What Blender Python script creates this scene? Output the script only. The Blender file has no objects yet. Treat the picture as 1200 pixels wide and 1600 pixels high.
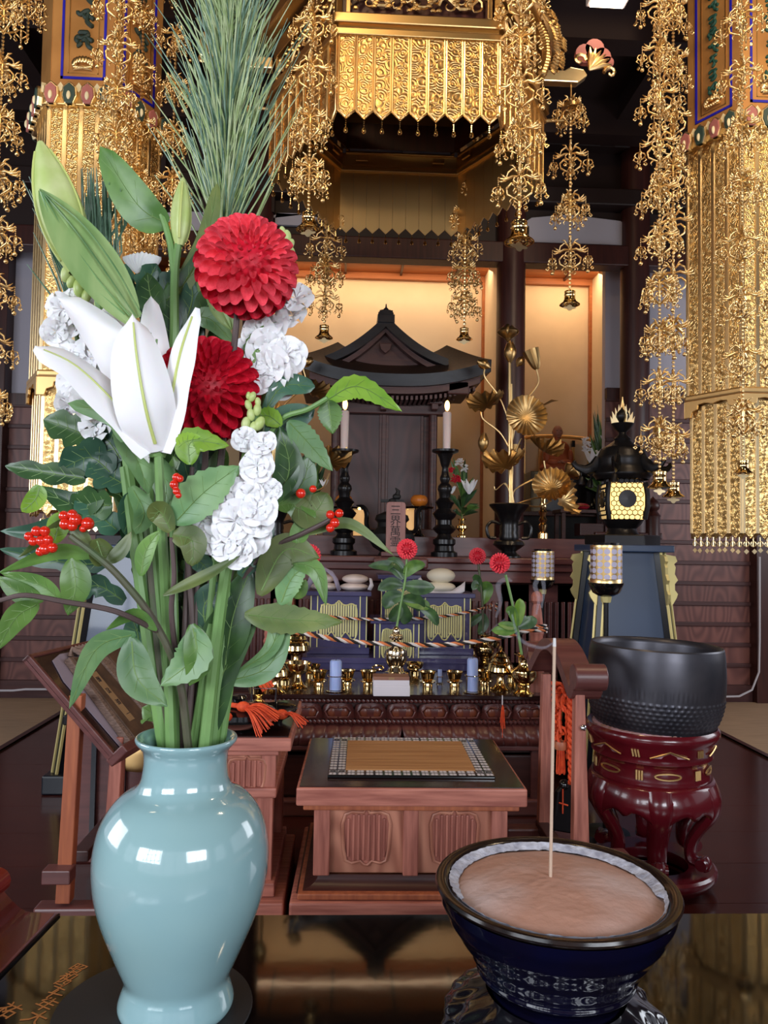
import bpy, math, random
from mathutils import Vector, Matrix, noise
random.seed(7)
S = bpy.context.scene
PI = math.pi
R_ = math.radians
# ---------------------------------------------------------------- camera
CAMZ = 1.33
cam_d = bpy.data.cameras.new('camera'); cam = bpy.data.objects.new('camera', cam_d)
S.collection.objects.link(cam); S.camera = cam
cam_d.sensor_fit = 'VERTICAL'; cam_d.sensor_height = 36.0; cam_d.lens = 27.0
cam_d.clip_start = 0.05; cam_d.clip_end = 60
CR = Matrix.Rotation(R_(-2.8), 4, 'Z') @ Matrix.Rotation(R_(92.39), 4, 'X') @ Matrix.Rotation(R_(0.9), 4, 'Z')
cam.matrix_world = Matrix.Translation((0, 0, CAMZ)) @ CR
# ---------------------------------------------------------------- view, world, lights
S.view_settings.view_transform = 'Standard'; S.view_settings.look = 'None'
S.view_settings.exposure = 0.12; S.view_settings.gamma = 1.0; S.view_settings.use_curve_mapping = False
S.cycles.max_bounces = 7; S.cycles.transparent_max_bounces = 12
S.cycles.sample_clamp_indirect = 4.0
w = bpy.data.worlds.new('daylight'); S.world = w; w.use_nodes = True
w.node_tree.nodes['Background'].inputs[0].default_value = (0.86, 0.89, 1.0, 1)
w.node_tree.nodes['Background'].inputs[1].default_value = 0.72
def area(name, loc, aim, sx, sy, power, col, spread=None):
    l = bpy.data.lights.new(name, 'AREA'); l.shape = 'RECTANGLE'; l.size = sx; l.size_y = sy
    l.energy = power; l.color = col
    if spread: l.spread = R_(spread)
    o = bpy.data.objects.new(name, l); S.collection.objects.link(o); o.location = loc
    o.rotation_euler = (Vector(aim) - Vector(loc)).to_track_quat('-Z', 'Y').to_euler()
    return o
# daylight through the hall's open front and side windows, behind and beside the viewer
area('front_window_light', (-2.6, -2.6, 2.1), (0, 2.6, 1.2), 2.6, 1.5, 165, (0.86, 0.92, 1.0))
area('front_window_light', (2.2, -3.0, 2.1), (0.3, 2.6, 1.2), 2.2, 1.3, 140, (0.86, 0.92, 1.0))
area('side_window_light', (-4.2, 1.6, 2.1), (-0.3, 3.2, 1.2), 2.2, 1.6, 70, (0.88, 0.93, 1.0))
area('side_window_light', (4.6, 3.6, 2.1), (1.0, 5.4, 1.2), 2.0, 1.6, 40, (0.88, 0.93, 1.0))
# warm downlights of the sanctuary
area('niche_lamp', (0.35, 7.25, 3.98), (0.35, 7.75, 2.9), 2.6, 0.25, 15, (1.0, 0.70, 0.42))
area('niche_lamp', (2.35, 7.25, 3.98), (2.35, 7.75, 2.9), 1.0, 0.25, 8, (1.0, 0.70, 0.42))
area('canopy_lamp', (-0.3, 1.5, 4.3), (0.3, 4.0, 3.0), 0.4, 0.4, 22, (1.0, 0.72, 0.40))
area('banner_lamp', (2.2, 2.0, 4.3), (1.7, 4.0, 2.6), 0.3, 0.3, 26, (1.0, 0.76, 0.48))
area('banner_lamp', (-1.9, 2.0, 4.3), (-1.4, 4.0, 2.6), 0.3, 0.3, 4, (1.0, 0.76, 0.48))

# ---------------------------------------------------------------- helpers
CAMP = Vector((0, 0, CAMZ)); CR3 = CR.to_3x3()
def ray(px, py): return CR3 @ Vector(((px - 600) / 1200.0, -(py - 800) / 1200.0, -1.0))
def P(px, py, d):
    r = ray(px, py); return CAMP + r * (d / r.y)
def PZ(px, py, z):
    r = ray(px, py); return CAMP + r * ((z - CAMZ) / r.z)
def lin(c):
    c = c / 255.0
    return c / 12.92 if c <= 0.04045 else ((c + 0.055) / 1.055) ** 2.4
def rgb(*c): return (lin(c[0]), lin(c[1]), lin(c[2]), 1)

class MB:
    def __init__(s): s.v = []; s.f = []; s.m = []
    def add(s, vs, fs, mi=0):
        n = len(s.v); s.v += [tuple(v) for v in vs]
        s.f += [tuple(i + n for i in f) for f in fs]; s.m += [mi] * len(fs); return s
    def box(s, c, d, rz=0, mi=0, taper=1.0):
        x, y, z = d[0] / 2, d[1] / 2, d[2] / 2; ca, sa = math.cos(rz), math.sin(rz)
        vs = []
        for k in (-1, 1):
            t = taper if k > 0 else 1
            for a, b in ((-1, -1), (1, -1), (1, 1), (-1, 1)):
                X, Y = a * x * t, b * y * t
                vs.append((c[0] + X * ca - Y * sa, c[1] + X * sa + Y * ca, c[2] + k * z))
        return s.add(vs, [(3, 2, 1, 0), (4, 5, 6, 7), (0, 1, 5, 4), (1, 2, 6, 5), (2, 3, 7, 6), (3, 0, 4, 7)], mi)
    def lathe(s, prof, n=24, c=(0, 0, 0), mi=0, rot=None, off=0, a0=0, a1=2 * PI):
        full = abs(a1 - a0 - 2 * PI) < 1e-6; cols = n if full else n + 1
        vs = []; fs = []
        for (r, z) in prof:
            for i in range(cols):
                a = a0 + (a1 - a0) * i / n + off; v = Vector((r * math.cos(a), r * math.sin(a), z))
                if rot: v = rot @ v
                vs.append(v + Vector(c))
        for j in range(len(prof) - 1):
            for i in range(n if full else n):
                a = j * cols + i; b = j * cols + (i + 1) % cols
                fs.append((a, b, b + cols, a + cols))
        return s.add(vs, fs, mi)
    def tube(s, pts, rs, n=6, mi=0, flat=1.0, up=None, caps=True):
        pts = [Vector(p) for p in pts]; k = len(pts)
        if not isinstance(rs, (list, tuple)): rs = [rs] * k
        vs = []; fs = []; pn = None
        for i in range(k):
            t = (pts[min(i + 1, k - 1)] - pts[max(i - 1, 0)])
            if t.length < 1e-9: t = Vector((0, 0, 1))
            t.normalize()
            if pn is None:
                u = Vector(up) if up else (Vector((0, 0, 1)) if abs(t.z) < .9 else Vector((0, 1, 0)))
                nn = t.cross(u).normalized()
            else:
                nn = (pn - t * pn.dot(t))
                nn = nn.normalized() if nn.length > 1e-6 else t.orthogonal().normalized()
            pn = nn; b = t.cross(nn)
            for j in range(n):
                a = 2 * PI * j / n
                vs.append(pts[i] + (nn * math.cos(a) + b * math.sin(a) * flat) * rs[i])
        for i in range(k - 1):
            for j in range(n):
                a = i * n + j; b_ = i * n + (j + 1) % n
                fs.append((a, b_, b_ + n, a + n))
        if caps:
            fs.append(tuple(range(n - 1, -1, -1))); fs.append(tuple(range((k - 1) * n, k * n)))
        return s.add(vs, fs, mi)
    def sph(s, c, r, n=8, m=5, mi=0, sc=(1, 1, 1), rot=None):
        vs = []; fs = []
        for i in range(m + 1):
            a = PI * i / m
            for j in range(n):
                b = 2 * PI * j / n
                v = Vector((r * sc[0] * math.sin(a) * math.cos(b), r * sc[1] * math.sin(a) * math.sin(b), r * sc[2] * math.cos(a)))
                if rot: v = rot @ v
                vs.append(v + Vector(c))
        for i in range(m):
            for j in range(n):
                a = i * n + j; b = i * n + (j + 1) % n
                fs.append((a, a + n, b + n, b))
        return s.add(vs, fs, mi)
    def octa(s, c, r, mi=0):
        c = Vector(c); vs = [c + Vector(q) * r for q in ((1,0,0),(0,1,0),(-1,0,0),(0,-1,0),(0,0,1.1),(0,0,-1.1))]
        return s.add(vs, [(0,1,4),(1,2,4),(2,3,4),(3,0,4),(1,0,5),(2,1,5),(3,2,5),(0,3,5)], mi)
    def beads(s, a, b, r, step, mi=0, n=6, m=4):
        a = Vector(a); b = Vector(b); L = (b - a).length; k = max(1, int(L / step))
        for i in range(k + 1): s.sph(a.lerp(b, i / k), r, n, m, mi)
        return s
    def prism(s, poly, t, M=None, mi=0):
        # poly: (x, z) outline; thickness t along y, centred
        n = len(poly); vs = []
        for y in (-t / 2, t / 2):
            for (x, z) in poly:
                v = Vector((x, y, z)); vs.append(M @ v if M else v)
        fs = [tuple(range(n)), tuple(range(2 * n - 1, n - 1, -1))]
        for i in range(n):
            j = (i + 1) % n; fs.append((j, i, i + n, j + n))
        return s.add(vs, fs, mi)
    def grid(s, fn, nu, nv, mi=0, closeu=False):
        vs = []; fs = []; cu = nu if closeu else nu + 1
        for j in range(nv + 1):
            for i in range(cu): vs.append(fn(i / nu, j / nv))
        for j in range(nv):
            for i in range(nu):
                a = j * cu + i; b = j * cu + (i + 1) % cu
                fs.append((a, b, b + cu, a + cu))
        return s.add(vs, fs, mi)
    def mesh(s, name, mat, smooth=False, angle=None):
        me = bpy.data.meshes.new(name); me.from_pydata(s.v, [], s.f)
        for m_ in (mat if isinstance(mat, (list, tuple)) else [mat]): me.materials.append(m_)
        if any(s.m): me.polygons.foreach_set('material_index', s.m)
        if smooth:
            me.polygons.foreach_set('use_smooth', [True] * len(me.polygons))
        me.update()
        if smooth and angle: me.set_sharp_from_angle(angle=R_(angle))
        return me
    def o(s, name, mat, parent=None, smooth=False, bevel=0, angle=40, kind=None, label=None, wld=False):
        if wld and parent is not None:
            rt_ = parent
            while rt_.parent: rt_ = rt_.parent
            L = Vector(rt_.location); q = Matrix.Rotation(-rt_.rotation_euler.z, 3, 'Z')
            s.v = [tuple(q @ (Vector(v) - L)) for v in s.v]
        ob = put(name, s.mesh(name, mat, smooth, angle), parent)
        if bevel:
            b = ob.modifiers.new('bevel', 'BEVEL'); b.width = bevel; b.segments = 2; b.limit_method = 'ANGLE'; b.angle_limit = R_(50)
        if kind: ob['kind'] = kind
        if label: ob['label'] = label
        return ob
def put(name, me, parent=None, M=None):
    ob = bpy.data.objects.new(name, me); S.collection.objects.link(ob)
    if parent: ob.parent = parent
    if M is not None: ob.matrix_basis = M
    return ob
def T(name, label, cat, loc=(0, 0, 0), rz=0, group=None):
    o = bpy.data.objects.new(name, None); S.collection.objects.link(o)
    o.empty_display_size = .05
    o.location = loc; o.rotation_euler = (0, 0, rz); o['label'] = label; o['category'] = cat
    if group: o['group'] = group
    return o
def tag(o, label, cat, group=None):
    o['label'] = label; o['category'] = cat
    if group: o['group'] = group
    return o
def struct(o):
    o['kind'] = 'structure'; return o
def dup(root, loc, rz=0, label=None, group=None, sc=None):
    r = root.copy(); S.collection.objects.link(r); r.location = loc; r.rotation_euler = (0, 0, rz)
    if label: r['label'] = label
    if group: r['group'] = group
    if sc: r.scale = (sc, sc, sc)
    for ch in list(root.children):
        c = ch.copy(); S.collection.objects.link(c); c.parent = r
        for g in list(ch.children):
            d = g.copy(); S.collection.objects.link(d); d.parent = c
    return r
def CRV(pts, n=4):
    """catmull-rom through points"""
    pts = [Vector(p) for p in pts]; q = [pts[0] * 2 - pts[1]] + pts + [pts[-1] * 2 - pts[-2]]; out = []
    for i in range(1, len(q) - 2):
        for k in range(n):
            t = k / n; a, b, c, d = q[i - 1], q[i], q[i + 1], q[i + 2]
            out.append(.5 * ((2 * b) + (c - a) * t + (2 * a - 5 * b + 4 * c - d) * t * t + (3 * b - a - 3 * c + d) * t ** 3))
    out.append(pts[-1]); return out

# ---------------------------------------------------------------- materials
def NT(name):
    m = bpy.data.materials.new(name); m.use_nodes = True; nt = m.node_tree
    return m, nt, nt.nodes['Principled BSDF']
def mk(name, col, rough=.5, metal=0, col2=None, nscale=8, stretch=(1, 1, 1), bump=0, bscale=None, coat=0, sheen=0, spec=None, sss=0, trans=0, detail=3, space='Object', rvar=0, dist=0.0, sheer=0):
    m, nt, b = NT(name); b.inputs['Base Color'].default_value = col
    b.inputs['Roughness'].default_value = rough; b.inputs['Metallic'].default_value = metal
    if coat: b.inputs['Coat Weight'].default_value = coat; b.inputs['Coat Roughness'].default_value = .05
    if spec is not None: b.inputs['Specular IOR Level'].default_value = spec
    if sss: b.inputs['Subsurface Weight'].default_value = sss; b.inputs['Subsurface Scale'].default_value = .01
    if trans: b.inputs['Transmission Weight'].default_value = trans
    if col2 is not None or bump or rvar:
        tc = nt.nodes.new('ShaderNodeTexCoord'); mp = nt.nodes.new('ShaderNodeMapping'); mp.inputs['Scale'].default_value = stretch
        nt.links.new(tc.outputs[space], mp.inputs[0])
        nz = nt.nodes.new('ShaderNodeTexNoise'); nz.inputs['Scale'].default_value = nscale; nz.inputs['Detail'].default_value = detail
        nz.inputs['Distortion'].default_value = dist
        nt.links.new(mp.outputs[0], nz.inputs[0])
        if col2 is not None:
            mx = nt.nodes.new('ShaderNodeMix'); mx.data_type = 'RGBA'; mx.inputs[6].default_value = col; mx.inputs[7].default_value = col2
            rp = nt.nodes.new('ShaderNodeMapRange'); rp.inputs[1].default_value = .35; rp.inputs[2].default_value = .65
            nt.links.new(nz.outputs[0], rp.inputs[0]); nt.links.new(rp.outputs[0], mx.inputs[0]); nt.links.new(mx.outputs[2], b.inputs['Base Color'])
        if rvar:
            rr = nt.nodes.new('ShaderNodeMapRange'); rr.inputs[3].default_value = rough - rvar; rr.inputs[4].default_value = rough + rvar
            nt.links.new(nz.outputs[0], rr.inputs[0]); nt.links.new(rr.outputs[0], b.inputs['Roughness'])
        if bump:
            bp = nt.nodes.new('ShaderNodeBump'); bp.inputs['Strength'].default_value = bump; bp.inputs['Distance'].default_value = .004
            src = nz
            if bscale:
                src = nt.nodes.new('ShaderNodeTexNoise'); src.inputs['Scale'].default_value = bscale; src.inputs['Detail'].default_value = 3; nt.links.new(mp.outputs[0], src.inputs[0])
            nt.links.new(src.outputs[0], bp.inputs['Height']); nt.links.new(bp.outputs[0], b.inputs['Normal'])
    return m
def wood(name, c1, c2, rough=.45, axis=0, scale=14, fig=False, coat=0):
    """grain running along axis; fig adds cathedral figure"""
    m, nt, b = NT(name); b.inputs['Roughness'].default_value = rough
    if coat: b.inputs['Coat Weight'].default_value = coat; b.inputs['Coat Roughness'].default_value = .12
    tc = nt.nodes.new('ShaderNodeTexCoord'); mp = nt.nodes.new('ShaderNodeMapping')
    sc = [1, 1, 1]; sc[axis] = .08 if not fig else .3; mp.inputs['Scale'].default_value = sc
    nt.links.new(tc.outputs['Object'], mp.inputs[0])
    nz = nt.nodes.new('ShaderNodeTexNoise'); nz.inputs['Scale'].default_value = scale * (5 if not fig else .45); nz.inputs['Detail'].default_value = 4 if not fig else 1.2
    nt.links.new(mp.outputs[0], nz.inputs[0]); fac = nz.outputs[0]
    if fig:
        ml = nt.nodes.new('ShaderNodeMath'); ml.operation = 'MULTIPLY'; ml.inputs[1].default_value = 70; nt.links.new(fac, ml.inputs[0])
        sn = nt.nodes.new('ShaderNodeMath'); sn.operation = 'SINE'; nt.links.new(ml.outputs[0], sn.inputs[0])
        mr = nt.nodes.new('ShaderNodeMapRange'); mr.inputs[1].default_value = -1; nt.links.new(sn.outputs[0], mr.inputs[0]); fac = mr.outputs[0]
    else:
        mr = nt.nodes.new('ShaderNodeMapRange'); mr.inputs[1].default_value = .3; mr.inputs[2].default_value = .7; nt.links.new(fac, mr.inputs[0]); fac = mr.outputs[0]
    mx = nt.nodes.new('ShaderNodeMix'); mx.data_type = 'RGBA'; mx.inputs[6].default_value = c1; mx.inputs[7].default_value = c2
    nt.links.new(fac, mx.inputs[0]); nt.links.new(mx.outputs[2], b.inputs['Base Color'])
    bp = nt.nodes.new('ShaderNodeBump'); bp.inputs['Strength'].default_value = .12; bp.inputs['Distance'].default_value = .002
    nt.links.new(fac, bp.inputs['Height']); nt.links.new(bp.outputs[0], b.inputs['Normal'])
    return m
def emis(name, col, st, base=None):
    m, nt, b = NT(name); b.inputs['Base Color'].default_value = base or col
    b.inputs['Emission Color'].default_value = col; b.inputs['Emission Strength'].default_value = st; return m
def emboss(name, col, scale=26, strength=1.0, rough=.3):
    """gilt metal with scrolling repousse relief"""
    m, nt, b = NT(name); b.inputs['Base Color'].default_value = col; b.inputs['Metallic'].default_value = 1; b.inputs['Roughness'].default_value = rough
    tc = nt.nodes.new('ShaderNodeTexCoord')
    nz = nt.nodes.new('ShaderNodeTexNoise'); nz.inputs['Scale'].default_value = scale * .8; nz.inputs['Detail'].default_value = 0
    nt.links.new(tc.outputs['Object'], nz.inputs[0])
    mx = nt.nodes.new('ShaderNodeMix'); mx.data_type = 'VECTOR'; mx.inputs[0].default_value = .02
    nt.links.new(tc.outputs['Object'], mx.inputs[4]); nt.links.new(nz.outputs[1], mx.inputs[5])
    vo = nt.nodes.new('ShaderNodeTexVoronoi'); vo.inputs['Scale'].default_value = scale; nt.links.new(mx.outputs[1], vo.inputs[0])
    ml = nt.nodes.new('ShaderNodeMath'); ml.operation = 'MULTIPLY'; ml.inputs[1].default_value = 26; nt.links.new(vo.outputs['Distance'], ml.inputs[0])
    sn = nt.nodes.new('ShaderNodeMath'); sn.operation = 'SINE'; nt.links.new(ml.outputs[0], sn.inputs[0])
    bp = nt.nodes.new('ShaderNodeBump'); bp.inputs['Strength'].default_value = strength; bp.inputs['Distance'].default_value = .0009
    nt.links.new(sn.outputs[0], bp.inputs['Height']); nt.links.new(bp.outputs[0], b.inputs['Normal'])
    return m
def orand(m, lo, hi):
    nt = m.node_tree; b = nt.nodes['Principled BSDF']; i = b.inputs['Base Color']; oi = nt.nodes.new('ShaderNodeObjectInfo'); mr = nt.nodes.new('ShaderNodeMapRange'); mr.inputs[3].default_value = lo; mr.inputs[4].default_value = hi
    hs = nt.nodes.new('ShaderNodeHueSaturation'); nt.links.new(oi.outputs['Random'], mr.inputs[0]); nt.links.new(mr.outputs[0], hs.inputs['Value'])
    if i.links: nt.links.new(i.links[0].from_socket, hs.inputs['Color'])
    else: hs.inputs['Color'].default_value = i.default_value
    nt.links.new(hs.outputs[0], i)
GOLDC = (0.93, 0.62, 0.25, 1)
M = {}
M['gold'] = mk('gold', (0.96, 0.68, 0.32, 1), .3, 1)
M['gold_pale'] = mk('gold_pale', (0.95, .74, .42, 1), .3, 1)
M['gold_matte'] = mk('gold_matte', (0.80, 0.52, 0.22, 1), .42, 1)
M['gold_leaf'] = mk('gold_leaf', (0.56, 0.36, 0.15, 1), .36, 1)
M['gold_emb'] = emboss('gold_embossed', GOLDC, 32, .9, .34)
M['gold_emb2'] = emboss('gold_embossed_dark', (0.66, 0.40, .15, 1), 24, 1.0, .36)
M['gold_plain'] = mk('gold_plain', (0.78, 0.5, 0.2, 1), .4, 1)
M['gold_panel'] = mk('gold_panel', rgb(196, 140, 78), .5, .35, col2=rgb(176, 122, 66), nscale=5)
M['gold_cut'] = mk('gold_cut', rgb(222, 205, 140), .45, .4)
M['brass'] = mk('brass', (0.92, 0.66, 0.30, 1), .10, 1)
M['silver_brass'] = mk('silver_brass', (0.85, 0.72, 0.52, 1), .08, 1)
M['black'] = mk('black_lacquer', rgb(14, 13, 15), .16, 0, coat=.5)
M['blackmetal'] = mk('black_metal', rgb(24, 22, 24), .28, .3)
M['darkiron'] = mk('dark_iron', rgb(32, 30, 32), .35, .6)
M['soot'] = mk('soot_black', rgb(18, 17, 18), .6)
M['navy_board'] = mk('navy_board', rgb(44, 62, 92), .35, 0, coat=.3)
M['dark_side'] = mk('dark_side', rgb(14, 18, 28), .3)
M['wood_f'] = wood('chair_wood', rgb(200, 128, 110), rgb(148, 84, 72), .42, 0, 12)
M['wood_v'] = wood('upright_wood', rgb(194, 122, 104), rgb(142, 80, 68), .42, 2, 12)
M['wood_fig'] = wood('figured_wood', rgb(204, 138, 112), rgb(172, 108, 86), .45, 2, 10, True)
M['wood_o'] = wood('orange_wood', rgb(184, 106, 70), rgb(150, 80, 56), .42, 2, 12)
M['wood_dk'] = wood('dark_wood', rgb(74, 38, 34), rgb(56, 28, 26), .38, 0, 10)
M['wood_dkv'] = wood('dark_wood_upright', rgb(72, 34, 28), rgb(52, 24, 22), .4, 2, 8)
M['wood_top'] = wood('polished_top', rgb(44, 20, 18), rgb(34, 15, 14), .2, 0, 8, coat=.4)
M['plank'] = wood('figured_plank', rgb(124, 78, 70), rgb(98, 58, 54), .45, 2, 9, True)
M['batten'] = wood('batten_wood', rgb(78, 40, 38), rgb(62, 31, 30), .5, 0, 8)
M['altar_wood'] = wood('altar_wood', rgb(108, 62, 58), rgb(88, 48, 47), .36, 0, 8)
M['carved'] = wood('carved_wood', rgb(100, 50, 44), rgb(76, 36, 34), .34, 0, 8)
M['carved_hi'] = wood('carved_light_wood', rgb(120, 62, 40), rgb(96, 46, 32), .34, 0, 8)
M['shrine'] = wood('shrine_wood', rgb(72, 40, 40), rgb(58, 31, 32), .42, 2, 8, True)
M['shrine2'] = wood('shrine_beam_wood', rgb(84, 46, 40), rgb(62, 32, 30), .42, 0, 10)
M['roofblack'] = mk('roof_black', rgb(36, 36, 42), .32, 0, col2=rgb(22, 21, 25), nscale=5, stretch=(1, 1, 4))
M['roofbrown'] = mk('roof_bark', rgb(60, 42, 30), .5, 0, col2=rgb(40, 28, 22), nscale=60, stretch=(1, 1, .1))
M['plaster'] = mk('warm_plaster', rgb(222, 200, 168), .8, 0, col2=rgb(214, 192, 160), nscale=3)
M['plaster_w'] = mk('white_plaster', rgb(176, 172, 184), .85)
M['ceil'] = mk('ceiling_board', rgb(44, 26, 22), .6, 0, col2=rgb(34, 20, 18), nscale=3)
M['beam'] = mk('ceiling_beam', rgb(36, 19, 16), .5)
M['niche_ceil'] = wood('niche_ceiling', rgb(176, 104, 54), rgb(150, 86, 44), .5, 0, 6)
M['floor'] = wood('lacquered_floor', rgb(66, 26, 20), rgb(54, 21, 17), .22, 0, 5, coat=.25)
M['tatami'] = mk('tatami', rgb(178, 146, 116), .8, 0, col2=rgb(160, 130, 102), nscale=80, stretch=(.05, 1, 1), bump=.2)
M['red_lac'] = mk('red_lacquer', rgb(92, 16, 26), .22, 0, coat=.4)
M['red_lac2'] = mk('red_brown_lacquer', rgb(140, 40, 30), .22, 0, col2=rgb(104, 18, 20), nscale=4, coat=.4)
M['table'] = mk('table_lacquer', rgb(12, 9, 8), .05, 0, spec=.55, nscale=9, bump=.03)
M['celadon'] = mk('celadon', rgb(150, 184, 186), .12, 0, col2=rgb(142, 178, 184), nscale=5, coat=.9, sss=.0)
M['navy_glaze'] = mk('navy_glaze', rgb(9, 9, 34), .08, 0, col2=rgb(12, 9, 26), nscale=12, coat=.8)
M['dkglaze'] = mk('dark_rim_glaze', rgb(22, 15, 16), .16, 0, col2=rgb(40, 28, 24), nscale=30, spec=.35)
M['ash'] = mk('ash', rgb(190, 142, 122), .95, 0, col2=rgb(206, 178, 172), nscale=7, bump=.35, bscale=90, detail=2)
M['ashw'] = mk('white_ash', rgb(196, 196, 208), .9, 0, col2=rgb(150, 150, 165), nscale=60, bump=1, bscale=80)
M['incense'] = mk('incense', rgb(196, 168, 146), .8)
M['white_ash_tip'] = mk('ash_tip', rgb(215, 212, 210), .9)
def leafmat(name, c1, c2, rough=.4, veins=True):
    m = mk(name, c1, rough, 0, col2=c2, nscale=18, spec=.4)
    return m
M['leaf_d'] = leafmat('deep_leaf', rgb(66, 98, 52), rgb(38, 64, 40), .3)
M['leaf_m'] = leafmat('mid_leaf', rgb(104, 140, 66), rgb(72, 108, 50), .32)
M['leaf_l'] = leafmat('bright_leaf', rgb(142, 178, 66), rgb(108, 152, 48), .32)
M['leaf_g'] = leafmat('grey_green_leaf', rgb(124, 158, 104), rgb(92, 132, 84), .35)
M['leaf_b'] = leafmat('blue_green_leaf', rgb(70, 108, 84), rgb(44, 80, 62), .32)
M['leaf_o'] = leafmat('olive_leaf', rgb(112, 124, 66), rgb(80, 98, 50), .38)
M['sheath'] = mk('lily_sheath', rgb(148, 172, 108), .5, 0, col2=rgb(120, 152, 88), nscale=30, stretch=(1, 1, .1))
M['bud'] = mk('lily_bud', rgb(178, 198, 112), .4, 0, col2=rgb(204, 214, 150), nscale=20)
M['stem'] = mk('stem_green', rgb(122, 160, 92), .45, 0, col2=rgb(104, 142, 78), nscale=10)
M['stem_d'] = mk('stem_dark', rgb(76, 96, 58), .5, 0, col2=rgb(92, 84, 70), nscale=12)
M['stem_br'] = mk('stem_brown', rgb(96, 78, 76), .6, 0, col2=rgb(78, 62, 58), nscale=12)
M['needle'] = mk('pine_needle', rgb(148, 172, 108), .4, 0, col2=rgb(192, 204, 158), nscale=40)
M['needle_b'] = mk('pine_needle_blue', rgb(84, 118, 94), .4, 0, col2=rgb(122, 152, 130), nscale=40)
M['petal_w'] = mk('white_petal', rgb(246, 243, 244), .5, 0, sss=.1, spec=.25)
M['petal_v'] = mk('lily_vein', rgb(196, 206, 120), .5)
M['petal_r'] = mk('red_petal', rgb(212, 30, 54), .45, 0, col2=rgb(188, 18, 42), nscale=14, spec=.25)
M['petal_p'] = mk('coral_petal', rgb(240, 92, 104), .45, 0, col2=rgb(232, 66, 84), nscale=14, spec=.25)
M['berry'] = mk('berry', rgb(220, 40, 20), .15, 0, coat=.6)
M['mat_reed'] = mk('woven_reed', rgb(186, 134, 84), .7, 0, col2=rgb(160, 108, 62), nscale=90, stretch=(.03, 1, 1), bump=.5)
M['orange_cord'] = mk('orange_cord', rgb(226, 82, 34), .7, 0, col2=rgb(196, 60, 24), nscale=60)
M['white'] = mk('white_paper', rgb(212, 206, 214), .8)
M['mochi'] = mk('mochi', rgb(226, 210, 204), .7, 0, col2=rgb(212, 196, 190), nscale=20)
M['cream_mochi'] = mk('cream_mochi', rgb(240, 232, 212), .7, 0)
M['blue_wax'] = mk('blue_candle', rgb(150, 168, 220), .35, 0, sss=.3)
M['wax'] = mk('white_wax', rgb(228, 206, 200), .4, 0, sss=.3)
M['flame'] = emis('flame', (1.0, .55, .16, 1), 6)
M['led'] = emis('led_candle', (1.0, .55, .2, 1), .5, rgb(220, 180, 130))
M['ledflame'] = emis('led_flame', (1.0, .7, .2, 1), 9)
M['lampglow'] = emis('lantern_paper', (1.0, .62, .20, 1), 1.6, rgb(240, 200, 130))
M['downlight'] = emis('ceiling_light', (1.0, .78, .55, 1), 7)
M['persimmon'] = mk('persimmon', rgb(212, 120, 40), .35)
M['skin'] = mk('carved_skin', rgb(150, 96, 74), .5)
M['robe'] = mk('orange_robe', rgb(150, 68, 30), .6)
M['navy_lac'] = mk('navy_lacquer', rgb(66, 62, 104), .25, 0, coat=.4)
M['gilt_paint'] = mk('gilt_paint', rgb(222, 214, 150), .4, .2)
M['gilt_slat'] = mk('gilt_slat', rgb(214, 206, 146), .42, .2)
M['green_ink'] = mk('green_ink', rgb(30, 78, 66), .6)
M['dkgreen_ink'] = mk('dark_green_ink', rgb(38, 56, 48), .6)
M['blue_line'] = mk('blue_line', rgb(24, 20, 170), .5)
M['pink_pt'] = mk('pink_paint', rgb(176, 104, 96), .5)
M['green_pt'] = mk('grey_green_paint', rgb(54, 74, 66), .5)
M['cream'] = mk('cream_paint', rgb(240, 222, 176), .5)
M['gold_ink'] = mk('gold_ink', rgb(170, 104, 52), .5)
M['paper_lav'] = mk('grey_cloth', rgb(150, 140, 160), .8)
M['book_br'] = mk('old_book_cover', rgb(92, 66, 48), .7, 0, col2=rgb(70, 50, 38), nscale=20)
M['book_pg'] = mk('old_pages', rgb(140, 116, 104), .8, 0, col2=rgb(94, 74, 66), nscale=60, stretch=(1, 1, 8))
M['ink'] = mk('ink', rgb(40, 30, 34), .7)
M['label_tan'] = mk('title_slip', rgb(150, 118, 84), .7)
M['rope_w'] = mk('rope_white', rgb(220, 210, 205), .7)
M['rope_k'] = mk('rope_black', rgb(26, 24, 26), .7)
M['rope_o'] = mk('rope_orange', rgb(210, 120, 70), .7)
M['cushion'] = mk('brocade', rgb(196, 150, 160), .6, 0, col2=rgb(150, 110, 90), nscale=30)
M['chrome'] = mk('chrome', (0.75, .75, .78, 1), .12, 1)
M['cable'] = mk('white_cable', rgb(190, 186, 192), .5)
M['tablet'] = wood('tablet_wood', rgb(168, 122, 116), rgb(146, 100, 94), .55, 2, 10)
M['boxtop'] = wood('box_lid', rgb(150, 104, 84), rgb(128, 84, 66), .55, 0, 10)
M['red_box'] = mk('red_box', rgb(150, 24, 40), .4)
for k_ in ('leaf_d', 'leaf_m', 'leaf_l', 'leaf_g', 'leaf_b', 'leaf_o', 'petal_r', 'petal_p'): orand(M[k_], .78, 1.18)
for k_ in ('plank', 'floor'): orand(M[k_], .9, 1.1)
# ================================================================ setting
YW = 7.6     # back wall
YP = 6.2     # pillar row
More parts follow.
